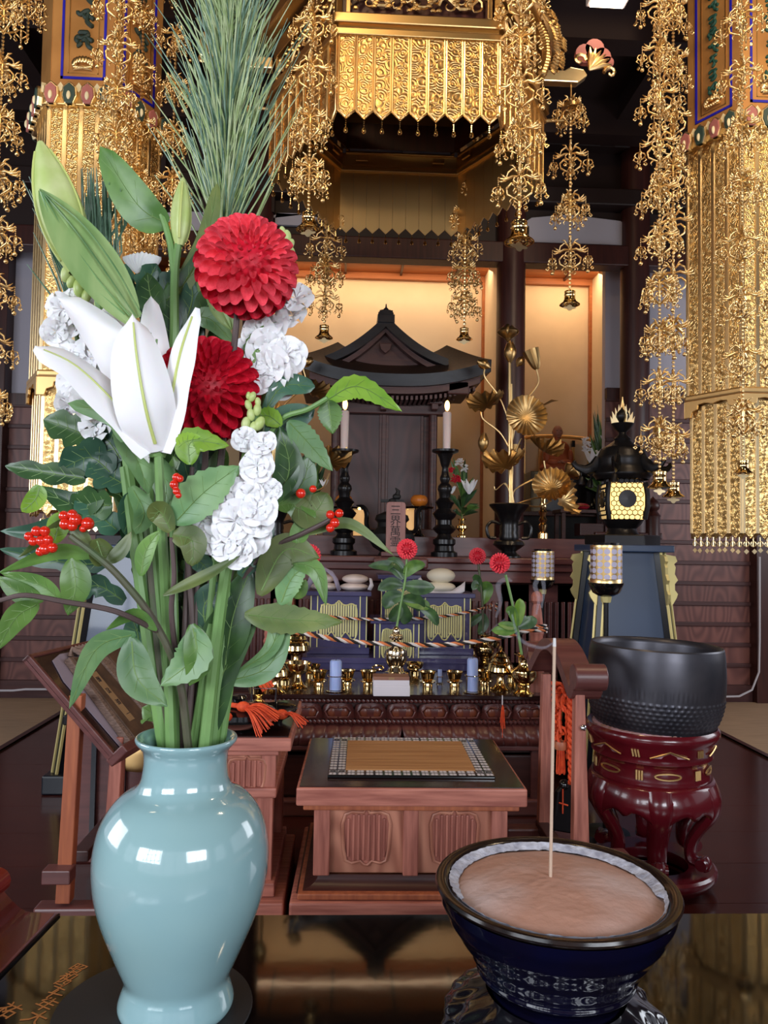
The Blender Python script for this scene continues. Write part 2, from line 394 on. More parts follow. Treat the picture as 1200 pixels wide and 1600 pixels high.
# floor with broad boards
fl = struct(MB().box((0, 2.5, -.06), (11, 12.6, .1)).o('floor', M['batten']))
y = -3.6; k = 0
while y < 8.6:
    wd = .36
    MB().box((0, y + wd / 2, -.005), (11, wd - .003, .01)).o('board', M['floor'], fl); y += wd
tat = [((1100, 1080), (1400, 1250))]
def tatami(x0, x1, y0, y1, label):
    t = T('tatami_mat', label, 'tatami mat', ((x0 + x1) / 2, (y0 + y1) / 2, 0))
    MB().box((0, 0, .006), (x1 - x0, y1 - y0, .012)).o('woven_surface', M['tatami'], t)
    for s_ in (-1, 1): MB().box((s_ * ((x1 - x0) / 2 - .02), 0, .0075), (.04, y1 - y0, .013)).o('cloth_edging', M['wood_dk'], t)
a = PZ(1110, 1135, 0); b = PZ(1200, 1180, 0)
tatami(a.x - .05, 4.4, 4.8, 6.55, 'pale tan tatami mat on the floor by the plank wall at the right')
c = PZ(0, 1155, 0)
tatami(-4.4, PZ(108, 1110, 0).x, 4.9, 6.55, 'brown tatami mat on the floor behind the reading desk at the left')
# ceiling with beams
ce = struct(MB().box((0, 2.5, 4.85), (11, 12.6, .1)).o('ceiling', M['ceil']))
for x in (-3.4, -2.3, -1.2, -.1, 1.0, 2.1, 3.2): MB().box((x, 4.2, 4.72), (.12, 8, .16)).o('beam', M['beam'], ce)
for yy in (1.4, 2.5, 3.6, 4.7, 5.8): MB().box((0, yy, 4.66), (11, .16, .28)).o('beam', M['beam'], ce)
# back wall of the niches and the walls beside them
wb = struct(MB().box((0, YW + .05, 2.4), (11, .1, 4.9)).o('wall_back', M['plaster']))
MB().box((0, YW - .03, P(600, 431, YW).z), (8, .06, .1)).o('cornice', M['niche_ceil'], wb)
nc = struct(MB().box((1.0, 6.95, 4.05), (8, 1.3, .04)).o('trim_1', M['niche_ceil']))
for x in (-.6, -.05, .5, 1.05, 1.6, 2.15, 2.7): MB().box((x, 6.95, 4.02), (.02, 1.3, .03)).o('ceiling_joint', M['wood_dkv'], nc)
# pillars
PX = [P(798, 500, YP).x, P(992, 500, YP).x]
def pillar(x, r, name='trim_2', square=False):
    m = MB()
    if square: m.box((x, YP, 2.4), (2 * r, 2 * r, 4.8))
    else: m.lathe([(r, 0), (r, 4.8)], 28, (x, YP, 0))
    return struct(m.o(name, M['wood_dkv'], smooth=not square))
cx0 = P(600, 600, YP).x
pillar(PX[0], .118, 'trim_2'); pillar(PX[1], .118, 'trim_3')
pillar(2 * cx0 - PX[0], .118, 'trim_4'); pillar(2 * cx0 - PX[1], .118, 'trim_5')
# niche side walls
for i, (px, nm) in enumerate(((755, 'wall_niche_right'), (922, 'wall_niche_outer'))):
    xx = P(px, 600, YW).x
    s_ = struct(MB().box((xx + .03, (YW + YP) / 2 + .1, 2.1), (.06, YW - YP - .2, 3.9)).o(nm, M['plaster']))
    MB().box((xx - .005, YW - .03, 2.1), (.04, .05, 3.9)).o('corner_post', M['niche_ceil'], s_)
xl = 2 * cx0 - P(755, 600, YW).x
struct(MB().box((xl - .03, (YW + YP) / 2 + .1, 2.1), (.06, YW - YP - .2, 3.9)).o('wall_niche_left', M['plaster']))
# head beams over the niches and plaster panel with a cusped outline
zb = P(600, 408, YP).z; zt = P(600, 376, YP).z
struct(MB().box((0, YP, (zb + zt) / 2), (9.5, .16, zt - zb)).o('trim_6', M['wood_dkv'], bevel=.01))
zt2 = P(900, 330, YP).z
wu = struct(MB().box((0, YP + .06, zt + .7), (9.5, .06, 1.4)).o('wall_above_beam', M['beam']))
def cusp(px0, px1, py0, py1, dl):
    a = P(px0, py1, dl); b = P(px1, py0, dl); x0, x1, z0, z1 = a.x, b.x, a.z, b.z; h = z1 - z0
    poly = [(x0, z0), (x1, z0), (x1, z0 + .55 * h), (x1 + .06, z0 + .62 * h), (x1 - .02, z0 + .85 * h), (x1 - .3, z1 - .05 * h), (x0 + .3, z1), (x0 + .02, z0 + .85 * h), (x0 - .06, z0 + .62 * h), (x0, z0 + .55 * h)]
    MB().prism(poly, .03, Matrix.Translation((0, dl, 0))).o('plaster_panel', M['plaster_w'], wu)
cusp(826, 972, 340, 379, YP - .0); cusp(430, 490, 335, 352, YP); cusp(232, 400, 335, 372, YP)
struct(MB().box((0, YP - .02, P(900, 315, YP).z), (9.5, .2, .14)).o('trim_7', M['beam'], bevel=.01))
struct(MB().box((0, YP - .02, P(900, 225, YP).z), (9.5, .14, .12)).o('trim_8', M['beam'], bevel=.01))
for px in (640, 798, 992, 420, 250): MB().box((P(px, 250, YP).x, YP - .0, 4.4), (.12, .12, .8)).o('strut', M['beam'], wu)
# side walls with plaster above and figured planks below
YS = 6.62
def plankwall(x0, x1, nm, ztop):
    wl = struct(MB().box(((x0 + x1) / 2, YS + .06, 2.4), (x1 - x0, .08, 4.8)).o(nm, M['plaster_w']))
    z = .14; n = 0
    MB().box(((x0 + x1) / 2, YS, .075), (x1 - x0, .08, .15)).o('base_rail', M['batten'], wl)
    sp = 32.3 * YS / 1200
    while z < ztop - sp * .5:
        MB().box(((x0 + x1) / 2, YS + .012, z + sp / 2), (x1 - x0, .02, sp - .012)).o('plank', M['plank'], wl)
        z += sp
        MB().box(((x0 + x1) / 2, YS - .004, z), (x1 - x0, .035, .035)).o('batten', M['batten'], wl, bevel=.004)
        n += 1
    MB().box(((x0 + x1) / 2, YS, z + .05), (x1 - x0, .06, .1)).o('cap_rail', M['wood_dkv'], wl)
    return wl
zt3 = P(1060, 612, YS).z
xr = P(1172, 900, YS).x
plankwall(PX[1] - .1, xr, 'wall_right', zt3)
struct(MB().box((xr + .06, YS - .04, 2.4), (.13, .16, 4.8)).o('trim_9', M['wood_dkv'], bevel=.006))
struct(MB().box((xr + 1.7, YS + .02, 2.4), (3.3, .06, 4.8)).o('wall_side_right', M['plaster_w']))
xlp = P(3, 950, YS).x; xlr = P(172, 950, YS).x
plankwall(xlp, 2 * cx0 - PX[1] + .1, 'wall_left', P(100, 640, YS).z)
struct(MB().box((xlp - .06, YS - .04, 2.4), (.13, .16, 4.8)).o('trim_10', M['wood_dkv'], bevel=.006))
struct(MB().box((xlp - 1.7, YS + .02, 2.4), (3.3, .06, 4.8)).o('wall_side_left', M['plaster_w']))
# outer side walls of the hall with window openings letting the daylight in
for sx, nm in ((-1, 'wall_far_left'), (1, 'wall_far_right')):
    m = MB(); X = 5.2 * sx
    m.box((X, 2.5, .5), (.1, 12.4, 1.0)).box((X, 2.5, 4.0), (.1, 12.4, 1.7))
    for yy in (-3.4, -.4, 5.2, 8.2): m.box((X, yy, 2.4), (.14, 1.2, 4.8))
    struct(m.o(nm, M['wood_dkv']))
# front of the hall behind the viewer: glazed doors with muntins
fw = struct(MB().box((0, -3.75, 3.95), (10.4, .1, 1.8)).box((0, -3.75, .25), (10.4, .1, .5)).o('wall_front', M['wood_dkv']))
for i in range(9): MB().box((-5 + i * 1.25, -3.72, 1.8), (.12, .1, 2.7)).o('mullion', M['wood_dkv'], fw)
wf = struct(MB().box((-2.6, -2.45, 2.1), (.03, .03, 1.6)).o('window_1', M['batten']))
for i in range(7):
    MB().box((-3.9 + i * .43, -2.42 , 2.1), (.05, .03, 1.6)).o('muntin', M['batten'], wf)
for j in range(3): MB().box((-2.6, -2.42, 1.5 + j * .6), (2.8, .03, .04)).o('muntin', M['batten'], wf)
wf = struct(MB().box((2.2, -2.85, 2.1), (.03, .03, 1.4)).o('window_2', M['batten']))
for i in range(6): MB().box((1.1 + i * .44, -2.82, 2.1), (.05, .03, 1.4)).o('muntin', M['batten'], wf)
# ceiling light fixture
q = P(955, 0, 3.6)
lf = T('ceiling_light', 'lit square ceiling downlight beside the gold canopy', 'light', (q.x, q.y, 4.5))
lz = 4.5; q = P(956, -8, 3.65); lf.location = (q.x, q.y, q.z)
MB().box((0, 0, .03), (.2, .2, .05)).o('housing', M['white'], lf, bevel=.004)
MB().box((0, 0, 0), (.17, .17, .012)).o('diffuser', M['downlight'], lf)
MB().tube([(0, 0, .05), (0, 0, 4.8 - q.z)], .015, 8).o('mount', M['beam'], lf)
# cable on the right wall
tag(MB().tube([P(1187, 870, 6.45), P(1187, 1000, 6.45), P(1186, 1050, 6.45), P(1175, 1078, 6.45), P(1155, 1088, 6.45), P(1120, 1089, 6.45), P(1100, 1089, 6.45)], .009, 6).o('power_cable', M['cable'], smooth=True), 'thin white cable running down and along the foot of the right plank wall', 'cable')
tag(MB().tube([P(-10, 1079, 6.45), P(20, 1079, 6.45), P(40, 1077, 6.45), P(80, 1077, 6.45), P(140, 1079, 6.45)], .009, 6).o('power_cable', M['cable'], smooth=True), 'thin white cable along the foot of the left plank wall', 'cable')

# ================================================================ shrine
D = 6.0
sh = T('shrine_cabinet', 'dark wooden shrine cabinet with black gabled roof and closed double doors', 'shrine', P(602, 832, D))
SC = D / 1200
def SP(px, py, d=D): return P(px, py, d)
m = MB()
# body core
a = SP(515, 832); b = SP(690, 640)
a_z = P(602, 836, D).z; m.box(((a.x + b.x) / 2, D + .45, (a_z + b.z + .2) / 2), (b.x - a.x - .1, .8, b.z + .2 - a_z)); m.o('body', M['shrine2'], sh, wld=True)
for x0, x1 in ((537, 595), (603, 660)):
    a = SP(x0, 830); b = SP(x1, 646)
    d_ = MB().box(((a.x + b.x) / 2, D + .035, (a.z + b.z) / 2), (b.x - a.x, .03, b.z - a.z)).o('door', M['shrine'], sh, wld=True, bevel=.004)
    f_ = MB()
    for xx in (x0 + 1, x1 - 1):
        c = SP(xx, 740); f_.box((c.x, D + .018, (a.z + b.z) / 2), (.022, .02, b.z - a.z))
    o_ = f_.o('frame_strip', M['shrine2'], sh, wld=True, bevel=.003)
for x in (522, 674):
    c0 = SP(x, 832); c1 = SP(x, 640)
    MB().lathe([(.035, c0.z), (.035, c1.z)], 16, (c0.x, D - .02, 0)).o('pillar', M['shrine2'], sh, smooth=True, wld=True)
MB().box((SP(599, 740).x, D + .02, SP(599, 735).z), (.035, .04, 1.0)).o('centre_stile', M['shrine2'], sh, wld=True, bevel=.006)
# beams above doors
for (x0, y0, x1, y1, dd, t) in ((502, 646, 694, 628, -.02, .1), (492, 626, 706, 617, -.08, .16)):
    a = SP(x0, y0); b = SP(x1, y1)
    MB().box(((a.x + b.x) / 2, D + dd, (a.z + b.z) / 2), (b.x - a.x, t, abs(b.z - a.z))).o('lintel', M['shrine2'], sh, wld=True, bevel=.006)
for x in (520, 598, 676):
    c = SP(x, 632); MB().box((c.x, D - .1, c.z), (.12, .12, .05)).box((c.x, D - .12, c.z - .045), (.05, .1, .05)).o('bracket', M['shrine2'], sh, wld=True, bevel=.006)
# lower base
a = SP(505, 838); b = SP(700, 828)
MB().box(((a.x + b.x) / 2, D + .3, (a.z + b.z) / 2), (b.x - a.x, .9, abs(b.z - a.z))).o('plinth', M['shrine2'], sh, wld=True, bevel=.006)
# eave roof: curved hipped surface
DF = D - .42
ez = SP(603, 593, DF).z; exl = SP(468, 576, DF).x; exr = SP(768, 580, DF).x; ecx = (exl + exr) / 2; hw = (exr - exl) / 2
def eave(u, lift=0):
    t = (u - .5) * 2; return Vector((ecx + hw * t, DF + .06 * (1 - t * t) * 0, ez + .125 * abs(t) ** 2.4 + lift))
def roofs(u, v):
    e = eave(u, .045); t = (u - .5) * 2
    x = e.x * (1 - v) + (ecx + hw * .62 * t) * v; yv = DF + v * .52
    z = e.z + .235 * v ** 1.15
    return Vector((x, yv, z))
m = MB().grid(roofs, 24, 8)
m.grid(lambda u, v: roofs(u, 1) + Vector((0, v * .5, -.1 * v)), 24, 1)
m.o('roof_slope', M['roofbrown'], sh, wld=True, smooth=True)
m = MB()
m.grid(lambda u, v: eave(u, .045 - .085 * v) + Vector((0, .0 + .02 * v, 0)), 24, 1)
m.grid(lambda u, v: eave(u, -.04) + Vector((0, .02 + .6 * v, .03 * v)), 24, 1)
for sx in (0, 1):
    m.grid(lambda u, v, sx=sx: roofs(sx, u) * (1 - v) + (eave(sx, -.04) + Vector((0, .02 + .9 * u, .03 * u))) * v, 6, 1)
m.o('eave_edge', M['roofblack'], sh, wld=True)
m = MB().grid(lambda u, v: eave(.05 + .9 * u, -.04 - .05 * v) + Vector((0, .06, 0)), 24, 1).grid(lambda u, v: eave(.05 + .9 * u, -.09) + Vector((0, .06 + .5 * v, 0)), 24, 1)
m.o('eave_board', M['shrine2'], sh, wld=True)
for i in range(34):
    u = .08 + .84 * i / 33; e = eave(u, -.115)
    MB().box((e.x, DF + .26, e.z), (.018, .34, .03)).o('rafter', M['shrine2'], sh, wld=True)
for i, x in enumerate((492, 712)):
    e = SP(x, 612, D - .2); MB().box((e.x, D - .16, e.z), (.16, .4, .1)).o('corner_bracket', M['shrine2'], sh, wld=True, bevel=.01)
# gable
DG = DF + .22
ap = P(603, 503, DG); lf_ = P(500, 566, DG); rt = P(700, 568, DG)
def rake(t, s):   # concave bargeboard curve
    end = lf_ if s < 0 else rt
    p = ap.lerp(end, t); p = p.copy(); p.z -= .045 * math.sin(PI * t) ** .9; return p
for s in (-1, 1):
    m = MB(); N = 14
    for k, (h0, h1, y0, y1) in enumerate(((0, .085, 0, .9),)):
        vs = []
        for i in range(N + 1):
            p = rake(i / N, s)
            w_ = .085 - .03 * i / N
            for (dz, yy) in ((-w_ * .5, 0), (w_ * .55, 0), (w_ * .55, .8), (-w_ * .5, .8)): vs.append((p.x, DG + yy - .03, p.z + dz))
        fs = [(i * 4 + j, i * 4 + (j + 1) % 4, (i + 1) * 4 + (j + 1) % 4, (i + 1) * 4 + j) for i in range(N) for j in range(4)] + [(0, 1, 2, 3), (N * 4, N * 4 + 1, N * 4 + 2, N * 4 + 3)]
        m.add(vs, fs)
    m.o('bargeboard', M['roofblack'], sh, wld=True, smooth=True, angle=30)
    m = MB(); vs = []
    for i in range(N + 1):
        p = rake(i / N, s); q = .82
        for (dz, yy) in ((-.075, .02), (-.03, .02), (-.03, .1), (-.075, .1)): vs.append((ap.x + (p.x - ap.x) * .93, DG + yy, p.z + dz))
    m.add(vs, [(i * 4 + j, i * 4 + (j + 1) % 4, (i + 1) * 4 + (j + 1) % 4, (i + 1) * 4 + j) for i in range(N) for j in range(4)])
    m.o('inner_rake', M['shrine2'], sh, wld=True)
poly = [(rake(t / 10, -1).x, rake(t / 10, -1).z - .06) for t in range(10, -1, -1)] + [(rake(t / 10, 1).x, rake(t / 10, 1).z - .06) for t in range(1, 11)]
MB().prism(poly, .03, Matrix.Translation((0, DG + .12, 0))).o('gable_panel', M['shrine2'], sh, wld=True)
c = P(603, 540, DG); MB().prism([(-.05, .03), (.05, .03), (.035, -.02), (0, -.05), (-.035, -.02)], .03, Matrix.Translation((c.x, DG + .05, c.z))).o('gable_pendant', M['shrine2'], sh, wld=True, bevel=.005)
c = P(603, 500, DG)
MB().box((c.x, DG + .38, c.z + .0), (.13, .86, .06)).box((c.x, DG - .0, c.z + .04), (.1, .08, .05)).box((c.x, DG + .38, c.z + .05), (.07, .8, .05)).sph((c.x, DG, c.z + .075), .022, 8, 6).tube([(c.x, DG, c.z + .08), (c.x, DG, c.z + .125)], [.01, .004], 6).sph((c.x - .04, DG, c.z + .05), .02, 8, 5).sph((c.x + .04, DG, c.z + .05), .02, 8, 5).o('ridge_finial', M['roofblack'], sh, wld=True, bevel=.004)

# ================================================================ upper altar
DA = 5.15
za = P(600, 869, DA).z
ax0 = 2 * P(610, 900, DA).x - P(906, 900, DA).x - .0; ax1 = P(1036, 900, DA).x
ax0 = P(385, 900, DA).x - .35
al = T('upper_altar', 'long two-tier reddish-brown wooden altar under the shrine with carved front', 'altar', ((ax0 + ax1) / 2, DA + .6, 0))
acx = (ax0 + ax1) / 2; W = ax1 - ax0
MB().box((acx, DA + .35, za - .02), (W, .76, .04)).o('front_shelf', M['altar_wood'], al, wld=True, bevel=.008)
MB().box((acx, DA + .03, za - .065), (W - .04, .06, .05)).o('shelf_moulding', M['altar_wood'], al, wld=True, bevel=.006)
MB().box((acx, DA + .07, za - .13), (W - .1, .06, .08)).o('frieze', M['altar_wood'], al, wld=True, bevel=.006)
MB().box((acx, DA + .6, za * .5 - .08), (W - .2, .9, za - .18)).o('body', M['wood_dk'], al, wld=True)
MB().box((acx, DA + .12, .12), (W - .05, .2, .24)).o('base_moulding', M['altar_wood'], al, wld=True, bevel=.01)
MB().box((acx, DA + .10, .3), (W - .12, .1, .06)).o('lower_rail', M['altar_wood'], al, wld=True, bevel=.01)
# carved relief panels
def cartouche(cx, cz, w, h, lobes=True):
    pts = []
    for i in range(40):
        a = 2 * PI * i / 40; c_, s_ = math.cos(a), math.sin(a)
        r = 1 / (abs(c_) ** 4 + abs(s_) ** 4) ** .25
        k = 1 + .035 * math.cos(8 * a)
        pts.append((cx + w / 2 * c_ * r * k, cz + h / 2 * s_ * r * k))
    return pts
for i in range(7):
    px = ax0 + .4 + i * (W - .8) / 6
    fr = MB().box((px, DA + .13, .74), (.6, .03, .66)).o('front_panel', M['altar_wood'], al, wld=True, bevel=.006)
    s_ = MB()
    for k in range(9): s_.box((px - .18 + k * .045, DA + .11, .74), (.026, .03, .42))
    s_.o('slats', M['altar_wood'], fr, bevel=.006, wld=True)
zs = P(602, 838, 6.0).z - .002
MB().box((acx, DA + .42, (za + zs) / 2), (W - .3, .05, zs - za)).o('riser', M['altar_wood'], al, wld=True, bevel=.004)
MB().box((acx, DA + 1.0, zs - .02), (W - .26, 1.2, .04)).o('rear_shelf', M['altar_wood'], al, wld=True, bevel=.006)
c = P(626, 880, DA - .05)
MB().box((c.x, DA - .05, c.z), (.36, .08, .07)).o('centre_block', M['altar_wood'], al, wld=True, bevel=.012)
# newel post on the right end
def newel(px, label):
    c = P(px, 846, 5.55); t = T('newel_post', label, 'post', (c.x, c.y, zs))
    MB().lathe([(.0, 0), (.05, 0), (.05, .16), (.056, .18), (.04, .2), (.03, .215), (.045, .23), (.052, .255), (.04, .285), (.012, .31), (0, .325)], 18).o('turned_post', M['wood_dkv'], t, smooth=True)
    return t
newel(1020, 'short turned dark red railing post behind the black lantern roof')
# low rail
tag(MB().box((P(985, 835, 5.5).x, 5.55, zs + .03), (.5, .05, .05)).o('altar_rail', M['wood_dkv'], bevel=.008), 'low dark wooden rail at the foot of the short turned post', 'rail')
# ================================================================ gold canopy (hexagonal)
D1 = 3.2
pl, pr = P(527, 150, D1), P(779, 157, D1)
side = (pr - pl).length; ccx = (pl.x + pr.x) / 2; ccy = D1 + side * math.sqrt(3) / 2
cn = T('hexagonal_canopy', 'large gold hexagonal canopy with hanging embossed plates and small bells', 'canopy', (ccx, ccy, P(650, 60, D1).z))
CZ = cn.location.z
zpt = P(650, 62, D1).z; zpb = P(650, 178, D1).z
def hexc(k, R=None, cx=ccx, cy=ccy):
    R = side if R is None else R; a = R_(-120 + 60 * k); return Vector((cx + R * math.cos(a), cy + R * math.sin(a), 0))
def hexring(R0, R1, z0, z1, cx, cy):
    m = MB(); vs = []
    for k in range(6):
        for (R, z) in ((R0, z0), (R1, z0), (R1, z1), (R0, z1)):
            p = hexc(k, R, cx, cy); vs.append((p.x, p.y, z))
    fs = [(k * 4 + j, ((k + 1) % 6) * 4 + j, ((k + 1) % 6) * 4 + (j + 1) % 4, k * 4 + (j + 1) % 4) for k in range(6) for j in range(4)]
    return m.add(vs, fs)
# frame ledges
hexring(side * .97, side * 1.03, zpt, zpt + .03, ccx, ccy).o('lower_ledge', M['gold_leaf'], cn, wld=True, bevel=.004)
hexring(side * .97, side * 1.05, zpt + .045, zpt + .09, ccx, ccy).o('upper_ledge', M['gold_leaf'], cn, wld=True, bevel=.006)
hexring(side * .96, side * 1.0, zpt + .03, zpt + .10, ccx, ccy).o('frame_band', M['gold_leaf'], cn, wld=True)
hexring(side * .955, side * .985, zpt + .27, zpt + .34, ccx, ccy).o('top_band', M['gold_leaf'], cn, wld=True)
hexring(side * .5, side * .97, zpt + .33, zpt + .35, ccx, ccy).o('soffit', M['wood_dkv'], cn, wld=True)
hexring(side * .0, side * .6, zpt + .40, zpt + .42, ccx, ccy).o('inner_ceiling', M['gold_leaf'], cn, wld=True)
# roof overhang above
hexring(side * .95, side * 1.1, zpt + .36, zpt + .44, ccx, ccy).o('roof_eave', M['gold_leaf'], cn, wld=True, bevel=.01)
for k in range(6):
    a = hexc(k, side * 1.0); b = hexc((k + 1) % 6, side * 1.0); n_ = ((a + b) / 2 - Vector((ccx, ccy, 0))).normalized(); t_ = (b - a).normalized(); L = (b - a).length
    # nine hanging plates per side
    NP = 9; wd = L / NP
    ex = Matrix((t_, n_, Vector((0, 0, 1)))).transposed().to_4x4()
    for i in range(NP):
        c = a + t_ * (wd * (i + .5)); c.z = 0
        MM = Matrix.Translation(c) @ ex
        z0 = zpb; z1 = zpt
        poly = [(-wd * .485, z1), (wd * .485, z1), (wd * .485, z0 + .0), (0, z0 - .035), (-wd * .485, z0)]
        pl_ = MB().prism(poly, .006, MM).o('plate', M['gold_emb2' if k in (0, 1, 5) else 'gold_plain'], cn, wld=True)
        r = MB()
        for sx in (-1, 1): r.tube([MM @ Vector((sx * wd * .44, .004, z1)), MM @ Vector((sx * wd * .44, .004, z0 + .004)), MM @ Vector((sx * .002, .004, z0 - .026))], .0045, 5)
        r.o('plate_rim', M['gold'], pl_, wld=True, smooth=True)
        c2 = a + t_ * (wd * (i + .5)) ; zz = z0 - .035
        MB().beads((c2.x, c2.y, zz - .008), (c2.x, c2.y, zz - .034), .0035, .007, n=5, m=3).lathe([(.004, zz - .036), (.009, zz - .042), (.010, zz - .054), (.004, zz - .06), (0, zz - .06)], 10, (c2.x, c2.y, 0)).o('drop_bell', M['brass'], pl_, wld=True, smooth=True)
    # carved openwork panel over each side
    zc = zpt + .185; hh = .075
    fr = MB()
    for (x0, x1, q0, q1) in ((-L / 2 + .03, L / 2 - .03, zc + hh, zc + hh + .015), (-L / 2 + .03, L / 2 - .03, zc - hh - .015, zc - hh), (-L / 2 + .03, -L / 2 + .05, zc - hh, zc + hh), (L / 2 - .05, L / 2 - .03, zc - hh, zc + hh)):
        c = (a + b) / 2; MM = Matrix.Translation(Vector((c.x, c.y, 0)) - n_ * .02) @ ex
        fr.prism([(x0, q0), (x1, q0), (x1, q1), (x0, q1)], .03, MM)
    f_ = fr.o('carved_frame', M['gold_leaf'], cn, wld=True, bevel=.003)
    sc = MB(); rnd = random.Random(k)
    MM = Matrix.Translation(Vector((c.x, c.y, 0)) - n_ * .02) @ ex
    x = -L / 2 + .07; s_ = 1
    while x < L / 2 - .06:
        pts = []
        for q in range(12):
            th = q / 11 * 2 * PI * 1.1; rr = .045 * (1 - q / 14)
            pts.append(MM @ Vector((x + rr * math.cos(th) * s_, rnd.uniform(-.004, .004), zc + s_ * (.015) + rr * math.sin(th))))
        sc.tube(pts, [.008 * (1 - q / 16) for q in range(12)], 5)
        for q in range(4):
            th = rnd.uniform(0, 6.28); sc.sph(MM @ Vector((x + .035 * math.cos(th), .004, zc + .045 * math.sin(th))), .013, 6, 4, sc=(1, .6, .7))
        x += .058; s_ = -s_
    sc.tube([MM @ Vector((-L / 2 + .05 + (L - .1) * q / 20, 0, zc + .03 * math.sin(q * 1.05))) for q in range(21)], .008, 5)
    sc.o('carved_scroll', M['gold_leaf'], f_, wld=True, smooth=True)
    MB().prism([(-L / 2, zc - hh), (L / 2, zc - hh), (L / 2, zc + hh), (-L / 2, zc + hh)], .004, Matrix.Translation(-n_ * .04) @ MM).o('backing', M['wood_dkv'], f_, wld=True)
    # small brackets on band inside
    for xx in (-.32, .32):
        c = (a + b) / 2 + t_ * xx * L; MB().box((c.x - n_.x * .045, c.y - n_.y * .045, zpt + .06), (.07, .012, .03), math.atan2(t_.y, t_.x)).o('clasp', M['gold_leaf'], cn, wld=True, bevel=.003)
# corner hooks with cloud carving on the right
def hook(k, vis):
    a = hexc(k, side * 1.02); dr = (a - Vector((ccx, ccy, 0))).normalized()
    MM = Matrix.Translation(a) @ Matrix((dr, Vector((-dr.y, dr.x, 0)), Vector((0, 0, 1)))).transposed().to_4x4()
    z = P(900, 124, ccy).z
    b_ = MB().prism([(-.02, z - .03), (.16, z - .03), (.21, z + .01), (.19, z + .04), (.12, z + .05), (.09, z + .03), (-.02, z + .03)], .05, MM).o('corner_bracket', M['gold_pale'], cn, wld=True, bevel=.006)
    m = MB()
    for (x, zz, r) in ((.20, .13, .05), (.25, .16, .05), (.29, .12, .045), (.235, .11, .035), (.32, .09, .03)):
        m.tube([MM @ Vector((x, -.015, z + zz)), MM @ Vector((x, .015, z + zz))], r, 14)
    m.o('cloud_lobe', M['pink_pt' if vis else 'gold_leaf'], b_, wld=True, smooth=True, angle=40, kind='stuff')
    m = MB()
    for (x, zz, s) in ((.17, .09, 1), (.33, .03, -1)):
        m.tube([MM @ Vector((x + s * (.035 * (1 - q / 10)) * math.cos(q * .75), -.02, z + zz + .035 * (1 - q / 10) * math.sin(q * .75))) for q in range(9)], [.011 - q * .0006 for q in range(9)], 6)
    for q in range(6):
        an = .3 + q * .25; m.tube([MM @ Vector((.22, -.02, z + .04)), MM @ Vector((.22 + .07 * math.cos(an), -.03, z + .04 + .07 * math.sin(an))), MM @ Vector((.22 + .12 * math.cos(an), -.02, z + .04 + .12 * math.sin(an) + .0))], [.006, .014, .003], 6)
    m.o('scroll_carving', M['gold'], b_, wld=True, smooth=True)
for k in range(6): MB().tube([hexc(k) + Vector((0, 0, zpt + .01)), hexc(k, side * 1.16) + Vector((0, 0, zpt + .02)), hexc(k, side * 1.18) + Vector((0, 0, zpt - .01))], .009, 6).o('corner_hook', M['gold_leaf'], cn, wld=True)
hook(2, True); hook(5, False); hook(3, False)
# carved cloud fretwork at the upper right edge
cl = MB(); rnd = random.Random(4)
for i in range(26):
    t = i / 25; p = P(835 + 38 * math.sin(t * 2.2), -6 + 118 * t, 3.55); r = .02 + .02 * rnd.random()
    cl.tube([p + Vector((r * math.cos(q * .8) * (1 - q / 9), .01 * math.sin(q), r * math.sin(q * .8) * (1 - q / 9))) for q in range(8)], .007, 5)
    p2 = p + Vector((-.05, .03, .01)); cl.sph(p2, .025, 7, 5)
cl.o('cloud_fretwork', M['gold_leaf'], cn, wld=True, smooth=True)

# ================================================================ strand pieces (shared meshes, unit = half width 1)
def mk_ornament():
    m = MB()
    for k in range(4):
        Rm = Matrix.Rotation(k * PI / 2, 3, 'Z')
        def A(pts, rs, fl=.55): m.tube([Rm @ Vector((x, 0, z)) for x, z in pts], [q * 1.25 for q in rs], 5, flat=fl)
        A([(.05, .75), (.3, .95), (.55, .8), (.6, .62), (.45, .58)], [.05, .07, .07, .05, .03])
        A([(.05, .6), (.35, .62), (.62, .5), (.85, .55), (1.0, .66)], [.05, .09, .1, .07, .02])
        A([(.62, .48), (.85, .42), (1.02, .5)], [.05, .06, .015])
        A([(.5, .5), (.75, .66), (.9, .78)], [.05, .06, .015])
        A([(.08, .3), (.38, .34), (.62, .12), (.56, -.12), (.25, -.3), (.05, -.42)], [.05, .07, .08, .07, .06, .04])
        A([(.05, .05), (.22, .12), (.3, .0), (.18, -.05)], [.03, .05, .05, .02])
        A([(.3, -.28), (.45, -.4), (.4, -.52)], [.04, .05, .02])
        A([(.15, .85), (.3, 1.08), (.48, 1.12)], [.05, .06, .02])
    m.tube([(0, 0, 1.0), (0, 0, .6), (0, 0, .2), (0, 0, -.45)], [.05, .1, .07, .05], 6)
    return m.mesh('floral_ornament', M['gold'], True)
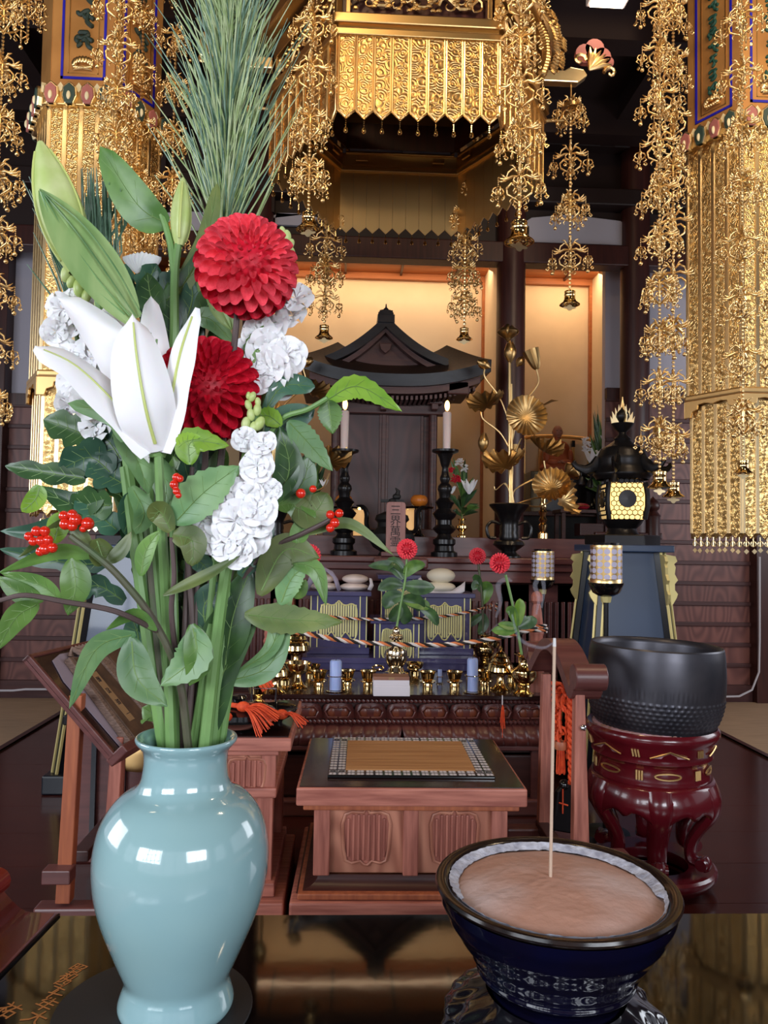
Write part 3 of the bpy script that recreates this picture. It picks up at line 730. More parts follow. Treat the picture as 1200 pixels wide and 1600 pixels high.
def mk_pendant():
    m = MB(); m.beads((0, 0, 0), (0, 0, -.36), .035, .075, n=5, m=3)
    for k in range(4):
        Rm = Matrix.Rotation(k * PI / 2 + .4, 3, 'Z')
        m.tube([Rm @ Vector(p) for p in ((.02, 0, -.4), (.2, 0, -.46), (.26, 0, -.6), (.12, 0, -.72), (.03, 0, -.8))], [.03, .05, .05, .05, .03], 5, flat=.6)
        m.tube([Rm @ Vector(p) for p in ((.2, 0, -.6), (.3, 0, -.78), (.16, 0, -.88))], [.03, .04, .02], 4)
    m.tube([(0, 0, -.38), (0, 0, -.9)], .03, 5)
    # small square plates with a hole
    for k in range(3):
        Rm = Matrix.Rotation(k * 2 * PI / 3 + .9, 3, 'Z'); c = Vector((.26, 0, -.98))
        vs = []; fs = []
        for y in (-.012, .012):
            for rr in (.11, .045):
                for j in range(8):
                    an = j * PI / 4; q = rr if j % 2 == 0 or rr < .05 else rr * .72
                    vs.append(Rm @ (c + Vector((q * math.cos(an), y, q * math.sin(an)))))
        for j in range(8):
            j2 = (j + 1) % 8
            fs += [(j, j2, 8 + j2, 8 + j), (16 + j2, 16 + j, 24 + j, 24 + j2), (j2, j, 16 + j, 16 + j2)]
        m.add(vs, fs)
    m.beads((0, 0, -.9), (0, 0, -1.1), .035, .07, n=5, m=3); m.sph((0, 0, -1.2), .1, 10, 7)
    return m.mesh('pendant', M['gold'], True)
def mk_bell():
    m = MB().lathe([(.0, .0), (.16, 0), (.52, -.06), (.56, -.12), (.52, -.2), (.52, -.3), (.56, -.33), (.52, -.38), (.53, -.62), (.6, -.72), (.66, -.82), (.95, -.98), (1.02, -1.05), (.96, -1.06), (.6, -.9), (.5, -.7), (.48, -.1), (0, -.06)], 24)
    m.v = [(x, y, z * 1.4) for x, y, z in m.v]
    return m.mesh('bell', M['brass'], True, 50)
def mk_clapper():
    m = MB().tube([(0, 0, -.8), (0, 0, -1.5)], .05, 6)
    poly = []
    for i in range(28):
        a = 2 * PI * i / 28; r = .42 * (1 + .28 * math.cos(4 * a)) ; poly.append((r * 1.25 * math.cos(a), -1.75 + .62 * r * math.sin(a)))
    m.prism(poly, .03)
    return m.mesh('clapper_plate', M['gold_pale'])
ORN = mk_ornament(); PEN = mk_pendant(); BEL = mk_bell(); CLP = mk_clapper()
ORN2 = ORN.copy(); ORN2.name = 'floral_ornament'; PEN2 = PEN.copy(); PEN2.name = 'pendant'
def strand(px, y0, y1, d, rpx, n, label, bell=0, dark=False, group='hanging gold strands', cap=False, pens=4, yo=0, seed=0):
    """hanging beaded strand: main bead chain, floral ornaments, side pendants, bell"""
    rnd = random.Random(seed + px); a = P(px, y0, d); b = P(px, y1, d)
    t = T('hanging_strand', label, 'ornament', (a.x, d, a.z), 0, None)
    L = a.z - b.z; r = rpx * d / 1200 * .9
    MB().beads((0, 0, 0), (0, 0, -L), .0072 * d / 3.2, .0165 * d / 3.2, n=5, m=4).o('bead_chain', M['gold'], t, smooth=True)
    sp = L / n
    for i in range(n):
        z = -(i + .5) * sp + .3 * r
        ph = rnd.uniform(0, PI / 2)
        s_ = r * rnd.uniform(.93, 1.05); vs_ = min(1.25, .78 * sp / (1.55 * r) if sp < 1.6 * r else 1.15)
        put('floral_ornament', ORN, t, Matrix.Translation((0, 0, z)) @ Matrix.Rotation(ph, 4, 'Z') @ Matrix.Diagonal((s_, s_, s_ * vs_, 1)))
        for k in range(pens):
            an = ph + k * PI / 2; rr = s_ * 1.0
            put('pendant', PEN, t, Matrix.Translation((rr * math.cos(an), rr * math.sin(an), z + .6 * s_ * vs_)) @ Matrix.Rotation(rnd.uniform(0, 6), 4, 'Z') @ Matrix.Scale(s_ * 1.12, 4))
    if bell:
        br = bell * d / 1200
        put('bell', BEL, t, Matrix.Translation((0, 0, -L)) @ Matrix.Scale(br, 4))
        put('clapper_plate', CLP, t, Matrix.Translation((0, 0, -L)) @ Matrix.Rotation(rnd.uniform(-.5, .5), 4, 'Z') @ Matrix.Scale(br, 4))
    if cap:
        MB().tube([(0, 0, .0), (0, 0, .12)], .004, 5).o('hanging_wire', M['gold'], t)
        MB().lathe([(0, -.02), (.02, -.022), (.045, -.035), (.055, -.06), (.05, -.06), (.0, -.03)], 16).o('bell_cap', M['gold_leaf'], t, smooth=True)
    return t
strand(490, -60, 332, 3.1, 36, 5, 'gold strand with bell hanging before the left end of the canopy plates', 19)
strand(815, -90, 345, 3.1, 38, 6, 'gold strand with large bell hanging before the right end of the canopy plates', 24)
strand(892, 154, 454, ccy, 30, 4, 'gold strand under a small domed cap below the canopy cloud bracket', 16, cap=True)
strand(511, 284, 508, ccy + side * .9, 27, 5, 'small gold strand with bell above the left slope of the shrine roof', 14)
strand(728, 284, 512, ccy + side * .9, 27, 5, 'small gold strand with bell above the right slope of the shrine roof', 13)
strand(1031, -80, 735, 3.3, 34, 11, 'long gold strand ending in two bells, front one, beside the right banner pillar', 19)
strand(1052, -80, 752, 3.55, 34, 10, 'long gold strand just behind the other one beside the right banner pillar', 17, pens=3)
strand(1158, -80, 718, 3.0, 36, 9, 'gold strand with bell hanging in front of the right banner pillar', 15)
strand(10, -80, 692, 3.2, 36, 9, 'gold strand with bell at the left edge of the photo', 15)
strand(48, -80, 60, 3.45, 30, 2, 'short gold strand at the upper left beside the left banner pillar', 0)
strand(190, -80, 420, 3.1, 34, 7, 'gold strand hanging in front of the left banner pillar', 14)
strand(228, -80, 420, 3.9, 24, 6, 'darker gold strand just right of the left banner pillar', 12)
strand(276, 40, 420, 3.9, 28, 5, 'gold strand beside the long pine needles at their left', 12)
strand(250, -70, 60, 4.1, 24, 1, 'short gold strand between the left banner and the pine branch', 0)
# outer little bells of the left canopy edge
# ================================================================ banner pillars
LET = {  # brush strokes in a unit cell, x right, z up
 'a': [[(-.42, .3), (-.2, .12), (.05, .3), (.3, .33)], [(.28, .34), (.18, .1), (.12, -.2), (.3, -.4), (.46, -.5)], [(-.1, .2), (.02, .0), (.14, -.05)], [(.2, .1), (.4, -.06), (.5, -.12)]],
 'b': [[(-.32, .38), (0, .4), (.28, .38)], [(.26, .38), (.12, .18), (-.1, .1), (-.3, .16), (-.38, -.02), (-.2, -.1)], [(-.1, -.06), (.08, .06), (.18, -.1), (.22, -.3), (.46, -.46)], [(-.1, -.08), (-.24, -.28), (-.36, -.3)], [(.1, .16), (.34, .02), (.48, -.06)]],
 'c': [[(-.4, .2), (-.16, .34), (.2, .3), (.34, .36)], [(.2, .3), (.1, .0), (-.16, -.1), (-.36, -.02)], [(.1, .0), (.22, -.24), (.02, -.42), (-.24, -.34)]],
 'd': [[(-.38, .34), (-.3, .0), (-.06, .14), (.2, .36), (.3, .1), (.3, -.3), (.46, -.42)], [(-.3, 0), (-.34, -.28), (-.1, -.36)], [(.0, .1), (.1, -.2)]],
 'e': [[(-.3, .4), (.1, .36), (.36, .4)], [(.1, .36), (-.1, .12), (-.34, .04)], [(-.1, .12), (.12, -.08), (.1, -.34), (-.12, -.46)], [(.1, -.1), (.38, -.2)]],
}
def banner(cx, cy, R, zr, zl, zbm, label, faces, right):
    t = T('banner_pillar', label, 'banner', (cx, cy, zbm))
    def face(k, R_k):
        a = hexc(k, R_k, cx, cy); b = hexc((k + 1) % 6, R_k, cx, cy); c = (a + b) / 2; tt = (b - a).normalized(); nn = (c - Vector((cx, cy, 0))).normalized()
        return c, (b - a).length, Matrix.Translation((c.x, c.y, 0)) @ Matrix((tt, nn, Vector((0, 0, 1)))).transposed().to_4x4()
    hexring(.0, R * .93, zbm + .1, zr + 1.3, cx, cy).o('core', M['gold_leaf'], t, wld=True)
    for k in range(6):
        vis = k in faces
        # ---- upper text panel
        c, L, MM = face(k, R * .98)
        pn = MB().prism([(-L / 2, zr + .02), (L / 2, zr + .02), (L / 2, zr + 1.3), (-L / 2, zr + 1.3)], .012, MM).o('text_panel', M['gold_panel'], t, wld=True)
        if vis:
            bl = MB(); w2 = L / 2 - .045; zz = zr + .10
            for (x0, x1, z0, z1) in ((-w2, -w2 + .012, zz, zr + 1.3), (w2 - .012, w2, zz, zr + 1.3), (-w2, w2, zz, zz + .013)):
                bl.prism([(x0, z0), (x1, z0), (x1, z1), (x0, z1)], .004, MM @ Matrix.Translation((0, .008, 0)))
            bl.o('blue_border', M['blue_line'], pn, wld=True)
            fr = MB(); w3 = w2 - .035
            for (x0, x1, z0, z1) in ((-w3, -w3 + .004, zz + .03, zr + 1.3), (w3 - .004, w3, zz + .03, zr + 1.3), (-w3, w3, zz + .03, zz + .034)):
                fr.prism([(x0, z0), (x1, z0), (x1, z1), (x0, z1)], .006, MM @ Matrix.Translation((0, .006, 0)))
            fr.o('raised_moulding', M['gold_leaf'], pn, wld=True)
            lt = MB(); size = .098; seq = 'baacbda' if not right else 'dceabca'; pitch = .118 if not right else .075
            if right: size = .068
            z = zz + (.20 if not right else .15)
            for q, ch in enumerate(seq * 2):
                zc = z + q * pitch
                if zc > zr + 1.25: break
                for st in LET[ch]:
                    pts = [MM @ Vector((p[0] * size * (-1 if False else 1), .009, zc + p[1] * size)) for p in CRV([(x, 0 + y_, 0) for x, y_ in st], 3)] if False else [MM @ Vector((p.x * size, .009, zc + p.y * size)) for p in CRV([(x, y_, 0) for x, y_ in st], 3)]
                    kk = len(pts); nvec = (MM.to_3x3() @ Vector((0, 1, 0)))
                    lt.tube(pts, [size * (.125 if 0 < i < kk - 1 else .04) for i in range(kk)], 6, flat=.18 if False else 1.0)
            lt.o('sanskrit_letters', M['green_ink' if right else 'dkgreen_ink'], pn, wld=True, smooth=True)
            # lotus emblem
            lo = MB(); z0 = zz + .075
            for q in range(-4, 5):
                an = q * .34
                lo.sph(MM @ Vector((math.sin(an) * .045, .012 + .006 * math.cos(an), z0 + .022 * math.cos(an))), .017, 7, 5, sc=(.7, .5, 1.1))
                if abs(q) < 4: lo.sph(MM @ Vector((math.sin(an) * .04, .016, z0 - .01 - .008 * math.cos(an))), .015, 7, 5, sc=(1.1, .5, .6))
            lo.sph(MM @ Vector((0, .012, z0 + .012)), .03, 10, 5, sc=(1, .4, .35)); lo.tube([MM @ Vector((-.045, .014, z0 - .028)), MM @ Vector((0, .016, z0 - .02)), MM @ Vector((.045, .014, z0 - .028))], [.003, .007, .003], 5)
            lo.o('lotus_emblem', M['gold'], pn, wld=True, smooth=True)
        # ---- lotus petal ring
        c, L, MM = face(k, R * 1.12)
        n_ = 4
        hx = MB().prism([(-L / 2, zr - .05), (L / 2, zr - .05), (L / 2 * .97, zr + .02), (-L / 2 * .97, zr + .02)], .05, MM @ Matrix.Translation((0, -.02, 0))).o('ring_band', M['gold_leaf'], t, wld=True, bevel=.006)
        for i in range(n_):
            x = (i - (n_ - 1) / 2) * L / n_; w = L / n_ * .43
            col = 'green_pt' if i % 2 else 'pink_pt'
            def pet(s, y): return [(x - w * s * .55, zr - .055), (x - w * s, zr - .015), (x - w * s * .85, zr + .03 * s), (x, zr + .058 * s), (x + w * s * .85, zr + .03 * s), (x + w * s, zr - .015), (x + w * s * .55, zr - .055)]
            a_ = MB().prism(pet(1, 0), .03, MM @ Matrix.Translation((0, .012, 0))).o('ring_petal', M['gold_pale'], t, wld=True, bevel=.005)
            MB().prism(pet(.8, 0), .03, MM @ Matrix.Translation((0, .018, 0))).o('painted_face', M[col], a_, wld=True, bevel=.004)
            MB().sph(MM @ Vector((x, .034, zr - .018)), .013, 8, 6, sc=(.8, .5, 1.7)).o('cream_drop', M['cream'], a_, wld=True, smooth=True)
            MB().prism([(x + w * 1.05, zr + .06), (x + w * 1.05 - .018, zr + .035), (x + w * 1.05, zr + .01), (x + w * 1.05 + .018, zr + .035)], .02, MM).o('diamond_tip', M['cream'], a_, wld=True)
        # ---- long embossed section and lower section
        for (Rk, z1, z0, NS, sec) in ((R, zr - .05, zl + .02, 4, 0), (R * .93, zl - .03, zbm, 4, 1)):
            c, L, MM = face(k, Rk); ws = L / NS
            for i in range(NS):
                x = (i - (NS - 1) / 2) * ws
                if sec: poly = [(x - ws * .36, z1), (x + ws * .36, z1), (x + ws * .36, z0 + .012), (x, z0 - .02), (x - ws * .36, z0 + .012)]
                else: poly = [(x - ws * .34, z0), (x + ws * .34, z0), (x + ws * .34, z1), (x - ws * .34, z1)]
                s_ = MB().prism(poly, .01, MM @ Matrix.Translation((0, .003, 0))).o('embossed_strip', M['gold_emb'], t, wld=True, bevel=.002)
                rb = MB()
                for dx, rr in ((-.40, .0045), (-.46, .006), (.40, .0045), (.46, .006)):
                    rb.tube([MM @ Vector((x + dx * ws, .005, z1)), MM @ Vector((x + dx * ws, .005, z0 + (.01 if sec else 0)))], rr, 6)
                rb.o('rib', M['gold_pale'], s_, wld=True, smooth=True)
                if sec and vis:
                    p = MM @ Vector((x, .0, z0 - .02)); ch = MB(); rnd = random.Random(i + k)
                    for q in range(2):
                        xx = x + (q - .5) * ws * .5
                        ch.tube([MM @ Vector((xx, 0, z0 - .01)), MM @ Vector((xx, 0, z0 - .03))], .003, 4)
                        ch.tube([MM @ Vector((xx + .014 * math.cos(u * PI / 4), 0, z0 - .045 + .014 * math.sin(u * PI / 4))) for u in range(9)], .0035, 5)
                        ch.tube([MM @ Vector((xx, 0, z0 - .03)), MM @ Vector((xx, 0, z0 - .06))], .004, 4)
                        cz = z0 - .075 - rnd.random() * .01
                        ch.prism([(xx - .014, cz), (xx, cz - .014), (xx + .014, cz), (xx, cz + .014)], .004, MM @ Matrix.Translation((0, .01 * q, 0)))
                    ch.o('charm', M['gold_pale'], s_, wld=True)
        # ---- ledge
    hexring(R * .8, R * 1.07, zl, zl + .035, cx, cy).o('ledge', M['gold_matte'], t, wld=True, bevel=.01)
    for k in range(6):
        a = hexc(k, R * 1.05, cx, cy); b = hexc((k + 1) % 6, R * 1.05, cx, cy); c = (a + b) / 2; tt = (b - a).normalized(); nn = (c - Vector((cx, cy, 0))).normalized(); L = (b - a).length
        MM = Matrix.Translation((c.x, c.y, 0)) @ Matrix((tt, nn, Vector((0, 0, 1)))).transposed().to_4x4()
        MB().prism([(-L / 2, zl), (-L / 2, zl - .09), (-L / 2 + .035, zl - .09), (-L / 2 + .045, zl - .06), (-L / 2 + .075, zl - .05), (-L / 2 + .08, zl - .025), (-L / 2 + .12, zl - .02), (0, zl - .03), (L / 2 - .12, zl - .02), (L / 2 - .08, zl - .025), (L / 2 - .075, zl - .05), (L / 2 - .045, zl - .06), (L / 2 - .035, zl - .09), (L / 2, zl - .09), (L / 2, zl)], .012, MM).o('apron', M['gold_matte'], t, wld=True, bevel=.002)
    return t
db = 3.8; c1 = P(110, 585, db)
banner(c1.x + .015, db + .27, .315, P(107, 155, db).z, P(95, 590, db).z, P(100, 800, db).z, 'gold hexagonal banner pillar at the upper left behind the bouquet', (0, 1), False)
c2 = P(1206, 630, db)
banner(c2.x, db + .27, .315, P(1180, 190, db).z, P(1160, 615, db).z, P(1160, 836, db).z, 'gold hexagonal banner pillar at the right edge of the photo', (0, 5), True)
# ================================================================ offering altar
DO = 3.8
zo = P(640, 1086, DO).z
ox0 = P(430, 1090, DO).x - .12; ox1 = P(848, 1090, DO).x + .05
ocx = (ox0 + ox1) / 2; OW = ox1 - ox0; ODp = 1.12; OY = DO + ODp / 2
oa = T('offering_altar', 'low dark carved offering altar with lotus-petal mouldings, set with brass vessels', 'altar', (ocx, OY, 0))
MB().box((0, 0, zo - .012), (OW, ODp, .024)).o('altar_top', M['wood_top'], oa, bevel=.005)
MB().box((0, .0, zo - .16), (OW - .16, ODp - .16, .3)).o('upper_body', M['wood_dk'], oa)
MB().box((0, .0, .17), (OW - .1, ODp - .1, .32)).o('lower_body', M['wood_dk'], oa)
MB().box((0, 0, .04), (OW - .0, ODp - .0, .08)).o('base', M['altar_wood'], oa, bevel=.01)
FY = -ODp / 2
def ropemould(z, r):
    m = MB(); n = int(OW / .022)
    for i in range(n):
        x = -OW / 2 + .03 + i * (OW - .06) / (n - 1); m.sph((x, FY + .03, z), r, 6, 4, sc=(1.3, .8, .9), rot=Matrix.Rotation(.6, 3, 'Y'))
    return m
ropemould(zo - .036, .011).o('rope_moulding', M['carved'], oa, smooth=True, kind='stuff')
ropemould(zo - .137, .012).o('rope_moulding', M['carved'], oa, smooth=True, kind='stuff')
npt = 9; pw = (OW - .06) / npt
for i in range(npt):   # upward lotus petals
    x = -OW / 2 + .03 + (i + .5) * pw; z0, z1 = zo - .125, zo - .045; hgt = z1 - z0
    def pf(u, v, x=x):
        a = (u - .5) * 2; b = v
        w_ = pw * .5 * (1 - .45 * max(0, b - .55) ** 1.3)
        return Vector((x + a * w_, FY + .05 - .035 * math.sqrt(max(0, 1 - a * a)) * (.5 + .5 * math.sin(PI * (.15 + .7 * b))), z0 + b * hgt - .012 * a * a * b))
    p_ = MB().grid(pf, 10, 6).o('lotus_petal', M['carved'], oa, smooth=True)
    m = MB()
    for s_ in (-1, 1):
        m.tube([(x + s_ * .004, FY + .015, z0 + .01), (x + s_ * pw * .32, FY + .016, z0 + .012), (x + s_ * pw * .4, FY + .018, z0 + hgt * .5), (x + s_ * pw * .25, FY + .016, z1 - .016), (x + s_ * .004, FY + .012, z1 - .022), (x, FY + .012, z1 - .012)], .0055, 6)
    m.o('petal_outline', M['carved'], p_, smooth=True)
    for s_ in (-1, 1): MB().sph((x + s_ * pw * .19, FY + .022, z0 + hgt * .45), .02, 10, 6, sc=(1.15, .4, 1.3), rot=None).o('petal_heart', M['carved_hi'], p_, smooth=True)
ng = 24; gw = (OW - .02) / ng
for i in range(ng):    # gadrooned lower moulding
    x = -OW / 2 + .01 + (i + .5) * gw; z0, z1 = zo - .25, zo - .15
    def gf(u, v, x=x):
        a = u * PI; b = v
        bulge = .05 * math.sin(PI * min(1, .25 + b * .75)) 
        return Vector((x + gw * .55 * -math.cos(a) + .02 * (1 - b) * (1 if x > 0 else -1), FY + .055 - bulge - .012 * math.sin(a), z0 + b * (z1 - z0)))
    MB().grid(gf, 6, 6).o('gadroon', M['carved'], oa, smooth=True)
MB().box((0, 0, zo - .262), (OW - .02, ODp - .02, .025)).box((0, 0, zo - .3), (OW - .1, ODp - .1, .03)).o('waist_moulding', M['altar_wood'], oa, bevel=.006, kind='stuff')
for sx in (-1, 1):
    for sy in (-1, 1): MB().box((sx * (OW / 2 - .06), sy * (ODp / 2 - .06), .18), (.08, .08, .3)).o('corner_post', M['altar_wood'], oa, bevel=.006)
for i in range(4):
    MB().box((-OW / 2 + .22 + i * (OW - .44) / 3, FY + .045, .19), (.3, .02, .2)).o('front_panel', M['wood_dk'], oa, bevel=.01)
# four corner posts
def cpost(px, py0, py1, d, label):
    a = PZ(px, py1, zo) if d is None else P(px, py1, d); top = P(px, py0, a.y)
    t = T('altar_corner_post', label, 'post', (a.x, a.y, zo)); H = top.z - zo
    MB().lathe([(0, 0), (.038, 0), (.04, H * .3), (.032, H * .34), (.036, H * .38), (.034, H * .55), (.038, H * .58), (.03, H * .62), (.033, H * .66), (.022, H * .84), (.018, H * .87), (.03, H * .9), (.031, H * .95), (.02, H * .985), (0, H)], 12).o('turned_post', M['wood_v'], t, smooth=True, angle=25)
    return t
pf_r = cpost(838, 923, 1080, None, 'turned wooden altar post tied with striped rope, nearest the hanging orange cords')
pf_l = cpost(421, 945, 1080, None, 'turned wooden altar post at the front left, partly behind leaves')
pb_r = cpost(769, 914, 1020, None, 'turned wooden altar post at the back right, behind the leaning dahlia')
pb_l = cpost(452, 916, 1020, None, 'turned wooden altar post at the back left, hidden by leaves')
def rope(pts, r, name, label):
    t = T(name, label, 'rope', pts[0]); o0 = Vector(pts[0]); c = [Vector(p) - o0 for p in CRV(pts, 14)]
    for j, (mt) in enumerate(('rope_w', 'rope_k', 'rope_o')):
        q = []; L = 0
        for i, p in enumerate(c):
            if i: L += (c[i] - c[i - 1]).length
            tt = (c[min(i + 1, len(c) - 1)] - c[max(0, i - 1)]).normalized(); n_ = tt.cross(Vector((0, 0, 1))).normalized(); b = tt.cross(n_)
            a = L / (r * 8) * 2 * PI + j * 2 * PI / 3
            q.append(p + (n_ * math.cos(a) + b * math.sin(a)) * r * .55)
        MB().tube(q, r * .62, 5).o('strand', M[mt], t, smooth=True, label={'rope_w': 'white strand', 'rope_k': 'black strand', 'rope_o': 'orange strand'}[mt])
    # wraps round the posts
    return t
rope([P(421, 982, pf_l.location.y - .045), P(470, 989, 3.86), P(540, 1001, 3.86), P(620, 1007, 3.86), P(700, 1007, 3.86), P(770, 998, 3.86), P(820, 986, pf_r.location.y - .05), P(838, 980, pf_r.location.y - .045)], .0115, 'striped_rope', 'black, white and orange twisted rope sagging along the altar front')
rope([P(452, 955, pb_l.location.y - .045), P(500, 962, 4.5), P(560, 967, 4.49), P(640, 967, 4.47), P(700, 962, 4.5), P(750, 952, 4.6), P(769, 946, pb_r.location.y - .045)], .009, 'striped_rope', 'black, white and orange twisted rope farther back, across the gilt boxes')
def coil(t_, px, py, r, n):
    c = P(px, py, t_.location.y); pts = []
    for i in range(n * 10): 
        a = i / 10 * 2 * PI; pts.append((t_.location.x + r * math.cos(a), t_.location.y + r * math.sin(a), c.z + i / 10 * .018))
    return pts
rope(coil(pf_r, 838, 987, .048, 2), .009, 'striped_rope', 'end of striped rope wound round the front right altar post')
rope(coil(pb_r, 769, 955, .046, 3), .008, 'striped_rope', 'end of striped rope wound round the back right altar post')

# ---------------------------------------------------------------- brass vessels
def G(px, py): return PZ(px, py, zo)
def vessel(name, label, cat, px, py, prof, n=28, mat='brass', group=None, part='body', z=None):
    c = PZ(px, py, z if z is not None else zo)
    t = T(name, label, cat, c, 0, group)
    MB().lathe(prof, n).o(part, M[mat], t, smooth=True, angle=35)
    return t
def cup_parts(t, s=1.0):
    MB().lathe([(0, 0), (.026 * s, 0), (.026 * s, .026 * s), (.024 * s, .03 * s), (0, .03 * s)], 28).o('foot_ring', M['brass'], t, smooth=True, angle=35)
    MB().lathe([(0, .030 * s), (.038 * s, .030 * s), (.042 * s, .034 * s), (.041 * s, .037 * s), (.022 * s, .036 * s)], 28).o('saucer', M['brass'], t, smooth=True, angle=35)
    MB().lathe([(0, .036 * s), (.024 * s, .037 * s), (.033 * s, .052 * s), (.038 * s, .076 * s), (.043 * s, .084 * s), (.043 * s, .087 * s), (.037 * s, .084 * s), (.03 * s, .056 * s), (.02 * s, .045 * s), (0, .044 * s)], 28).o('cup', M['brass'], t, smooth=True, angle=35)
c0 = G(498, 1074)
cup0 = T('brass_cup', 'x', 'cup', c0); cup_parts(cup0)
cups = [(498, 1074, 'small brass offering cup between the tall goblet and the left blue candle'), (542, 1073, 'small brass offering cup just right of the left blue candle'), (575, 1074, 'small brass offering cup just left of the stacked paper boxes'),
        (668, 1075, 'small brass offering cup just right of the stacked paper boxes'), (710, 1075, 'small brass offering cup just left of the tall right blue candle'), (757, 1073, 'small brass offering cup just right of the tall right blue candle'),
        (525, 1029, 'leftmost small brass cup of the far row'), (551, 1030, 'second small brass cup from the left in the far row'), (578, 1031, 'third small brass cup of the far row, beside the silver vase'),
        (648, 1030, 'small brass cup of the far row just right of the silver vase'), (677, 1032, 'middle brass cup of the three in the far row right of the silver vase'), (703, 1032, 'small brass cup of the far row below the right blue box')]
for i, (px, py, lb) in enumerate(cups):
    c = G(px, py); s_ = 1.0
    if i == 0: cup0.location = c; cup0['label'] = lb; cup0['group'] = 'brass cups on the offering altar'
    else: dup(cup0, c, 0, lb, 'brass cups on the offering altar')
def goblet(px, py, s, lb):
    t = T('brass_goblet', lb, 'goblet', G(px, py), 0, 'brass goblets on the offering altar')
    MB().lathe([(0, 0), (.042 * s, 0), (.044 * s, .006 * s), (.03 * s, .014 * s), (.018 * s, .035 * s), (.014 * s, .06 * s), (.02 * s, .068 * s), (0, .07 * s)], 24).o('stem_foot', M['brass'], t, smooth=True, angle=35)
    MB().lathe([(0, .068 * s), (.03 * s, .07 * s), (.055 * s, .082 * s), (.06 * s, .1 * s), (.06 * s, .113 * s), (.056 * s, .112 * s), (.05 * s, .09 * s), (0, .084 * s)], 28).o('bowl', M['brass'], t, smooth=True, angle=35)
goblet(465, 1075, 1.15, 'tall brass goblet in the near row at the left of the altar')
goblet(497, 1033, 1.0, 'brass goblet of the far row left of the small cups')
goblet(738, 1031, 1.0, 'brass goblet of the far row above the right blue candle')
goblet(766, 1031, 1.05, 'brass goblet of the far row at its right end')
def stupa(px, py, s, lb):
    t = T('brass_lidded_censer', lb, 'censer', G(px, py))
    MB().lathe([(0, 0), (.05 * s, 0), (.053 * s, .008 * s), (.034 * s, .02 * s), (.02 * s, .04 * s), (.018 * s, .07 * s), (.03 * s, .08 * s), (.062 * s, .088 * s), (.07 * s, .1 * s), (.066 * s, .12 * s), (.05 * s, .122 * s), (0, .122 * s)], 24).o('base_bowl', M['brass'], t, smooth=True, angle=35)
    pr = [(.066, .12), (.062, .132), (.052, .138), (.054, .146), (.048, .15), (.044, .162), (.046, .168), (.036, .174), (.03, .186), (.018, .194), (.008, .2), (.01, .212), (.004, .224), (0, .226)]
    MB().lathe([(a * s, b * s) for a, b in pr], 24).o('lid', M['brass'], t, smooth=True, angle=25)
stupa(782, 1078, 1.0, 'brass stem censer with tiered lid beside the near right flower vase')
stupa(461, 1048, 1.25, 'large brass lidded censer at the left end of the altar, under the leaf')
stupa(430, 1083, .9, 'brass lidded censer at the front left corner of the altar')
def bvase(px, py, s, lb, mat='brass'):
    t = T('brass_flower_vase', lb, 'vase', G(px, py))
    pr = [(0, 0), (.045, 0), (.047, .01), (.034, .016), (.024, .03), (.03, .038), (.026, .045), (.046, .06), (.058, .085), (.054, .108), (.03, .124), (.022, .135), (.024, .165), (.03, .175), (.044, .18), (.044, .184), (.03, .184), (.018, .17), (.016, .14), (0, .14)]
    MB().lathe([(a * s, b * s) for a, b in pr], 28).o('body', M[mat], t, smooth=True, angle=40)
    return t
v1 = bvase(818, 1086, 1.12, 'brass vase at the front right corner holding the leaning coral dahlia')
v2 = bvase(757, 1040, 1.05, 'brass vase at the back right holding a red dahlia, smoke beside it')
v3 = bvase(430, 1052, 1.0, 'brass vase at the left end of the altar behind the green leaves')
v4 = bvase(470, 1010, .9, 'small brass vase behind the goblets at the left of the altar')
# centre vase, silvery, with ear rings
cv = T('silver_brass_vase', 'silvery lotus-neck brass vase at the centre of the altar, holding the middle dahlia', 'vase', G(618, 1056))
MB().lathe([(0, 0), (.06, 0), (.074, .012), (.07, .02), (.05, .028), (.04, .05), (.062, .09), (.066, .12), (.06, .145), (.03, .16), (.02, .175), (.03, .185), (.022, .195), (.026, .21), (.034, .222), (.022, .225), (0, .22)], 30).o('body', M['silver_brass'], cv, smooth=True, angle=40)
m = MB()
for k in range(8):
    a = k * PI / 4; m.sph((.03 * math.cos(a), .03 * math.sin(a), .215), .016, 7, 5, sc=(.6, .6, 1.2))
m.sph((0, 0, .245), .022, 10, 7, sc=(1, 1, 1.6)); m.o('lotus_neck', M['silver_brass'], cv, smooth=True)
for s_ in (-1, 1):
    MB().tube([(s_ * (.1 + .03 * math.cos(a * PI / 6)), 0, .045 + .012 * math.sin(a * PI / 6)) for a in range(13)], .006, 6).o('side_ring', M['brass'], cv, smooth=True)
# extra bowls hinted behind the censers
for (px, py, lb) in ((648, 1052, 'low brass incense bowl just right of the silver vase foot'), (800, 1062, 'brass bowl between the tiered censer and the right vase'), (486, 1056, 'low brass bowl behind the tall goblet'), (445, 1066, 'brass bowl between the two left censers')):
    t = vessel('brass_bowl', lb, 'bowl', px, py, [(0, 0), (.03, 0), (.03, .012), (.02, .02), (.04, .03), (.05, .05), (.052, .062), (.047, .06), (.03, .04), (0, .035)])
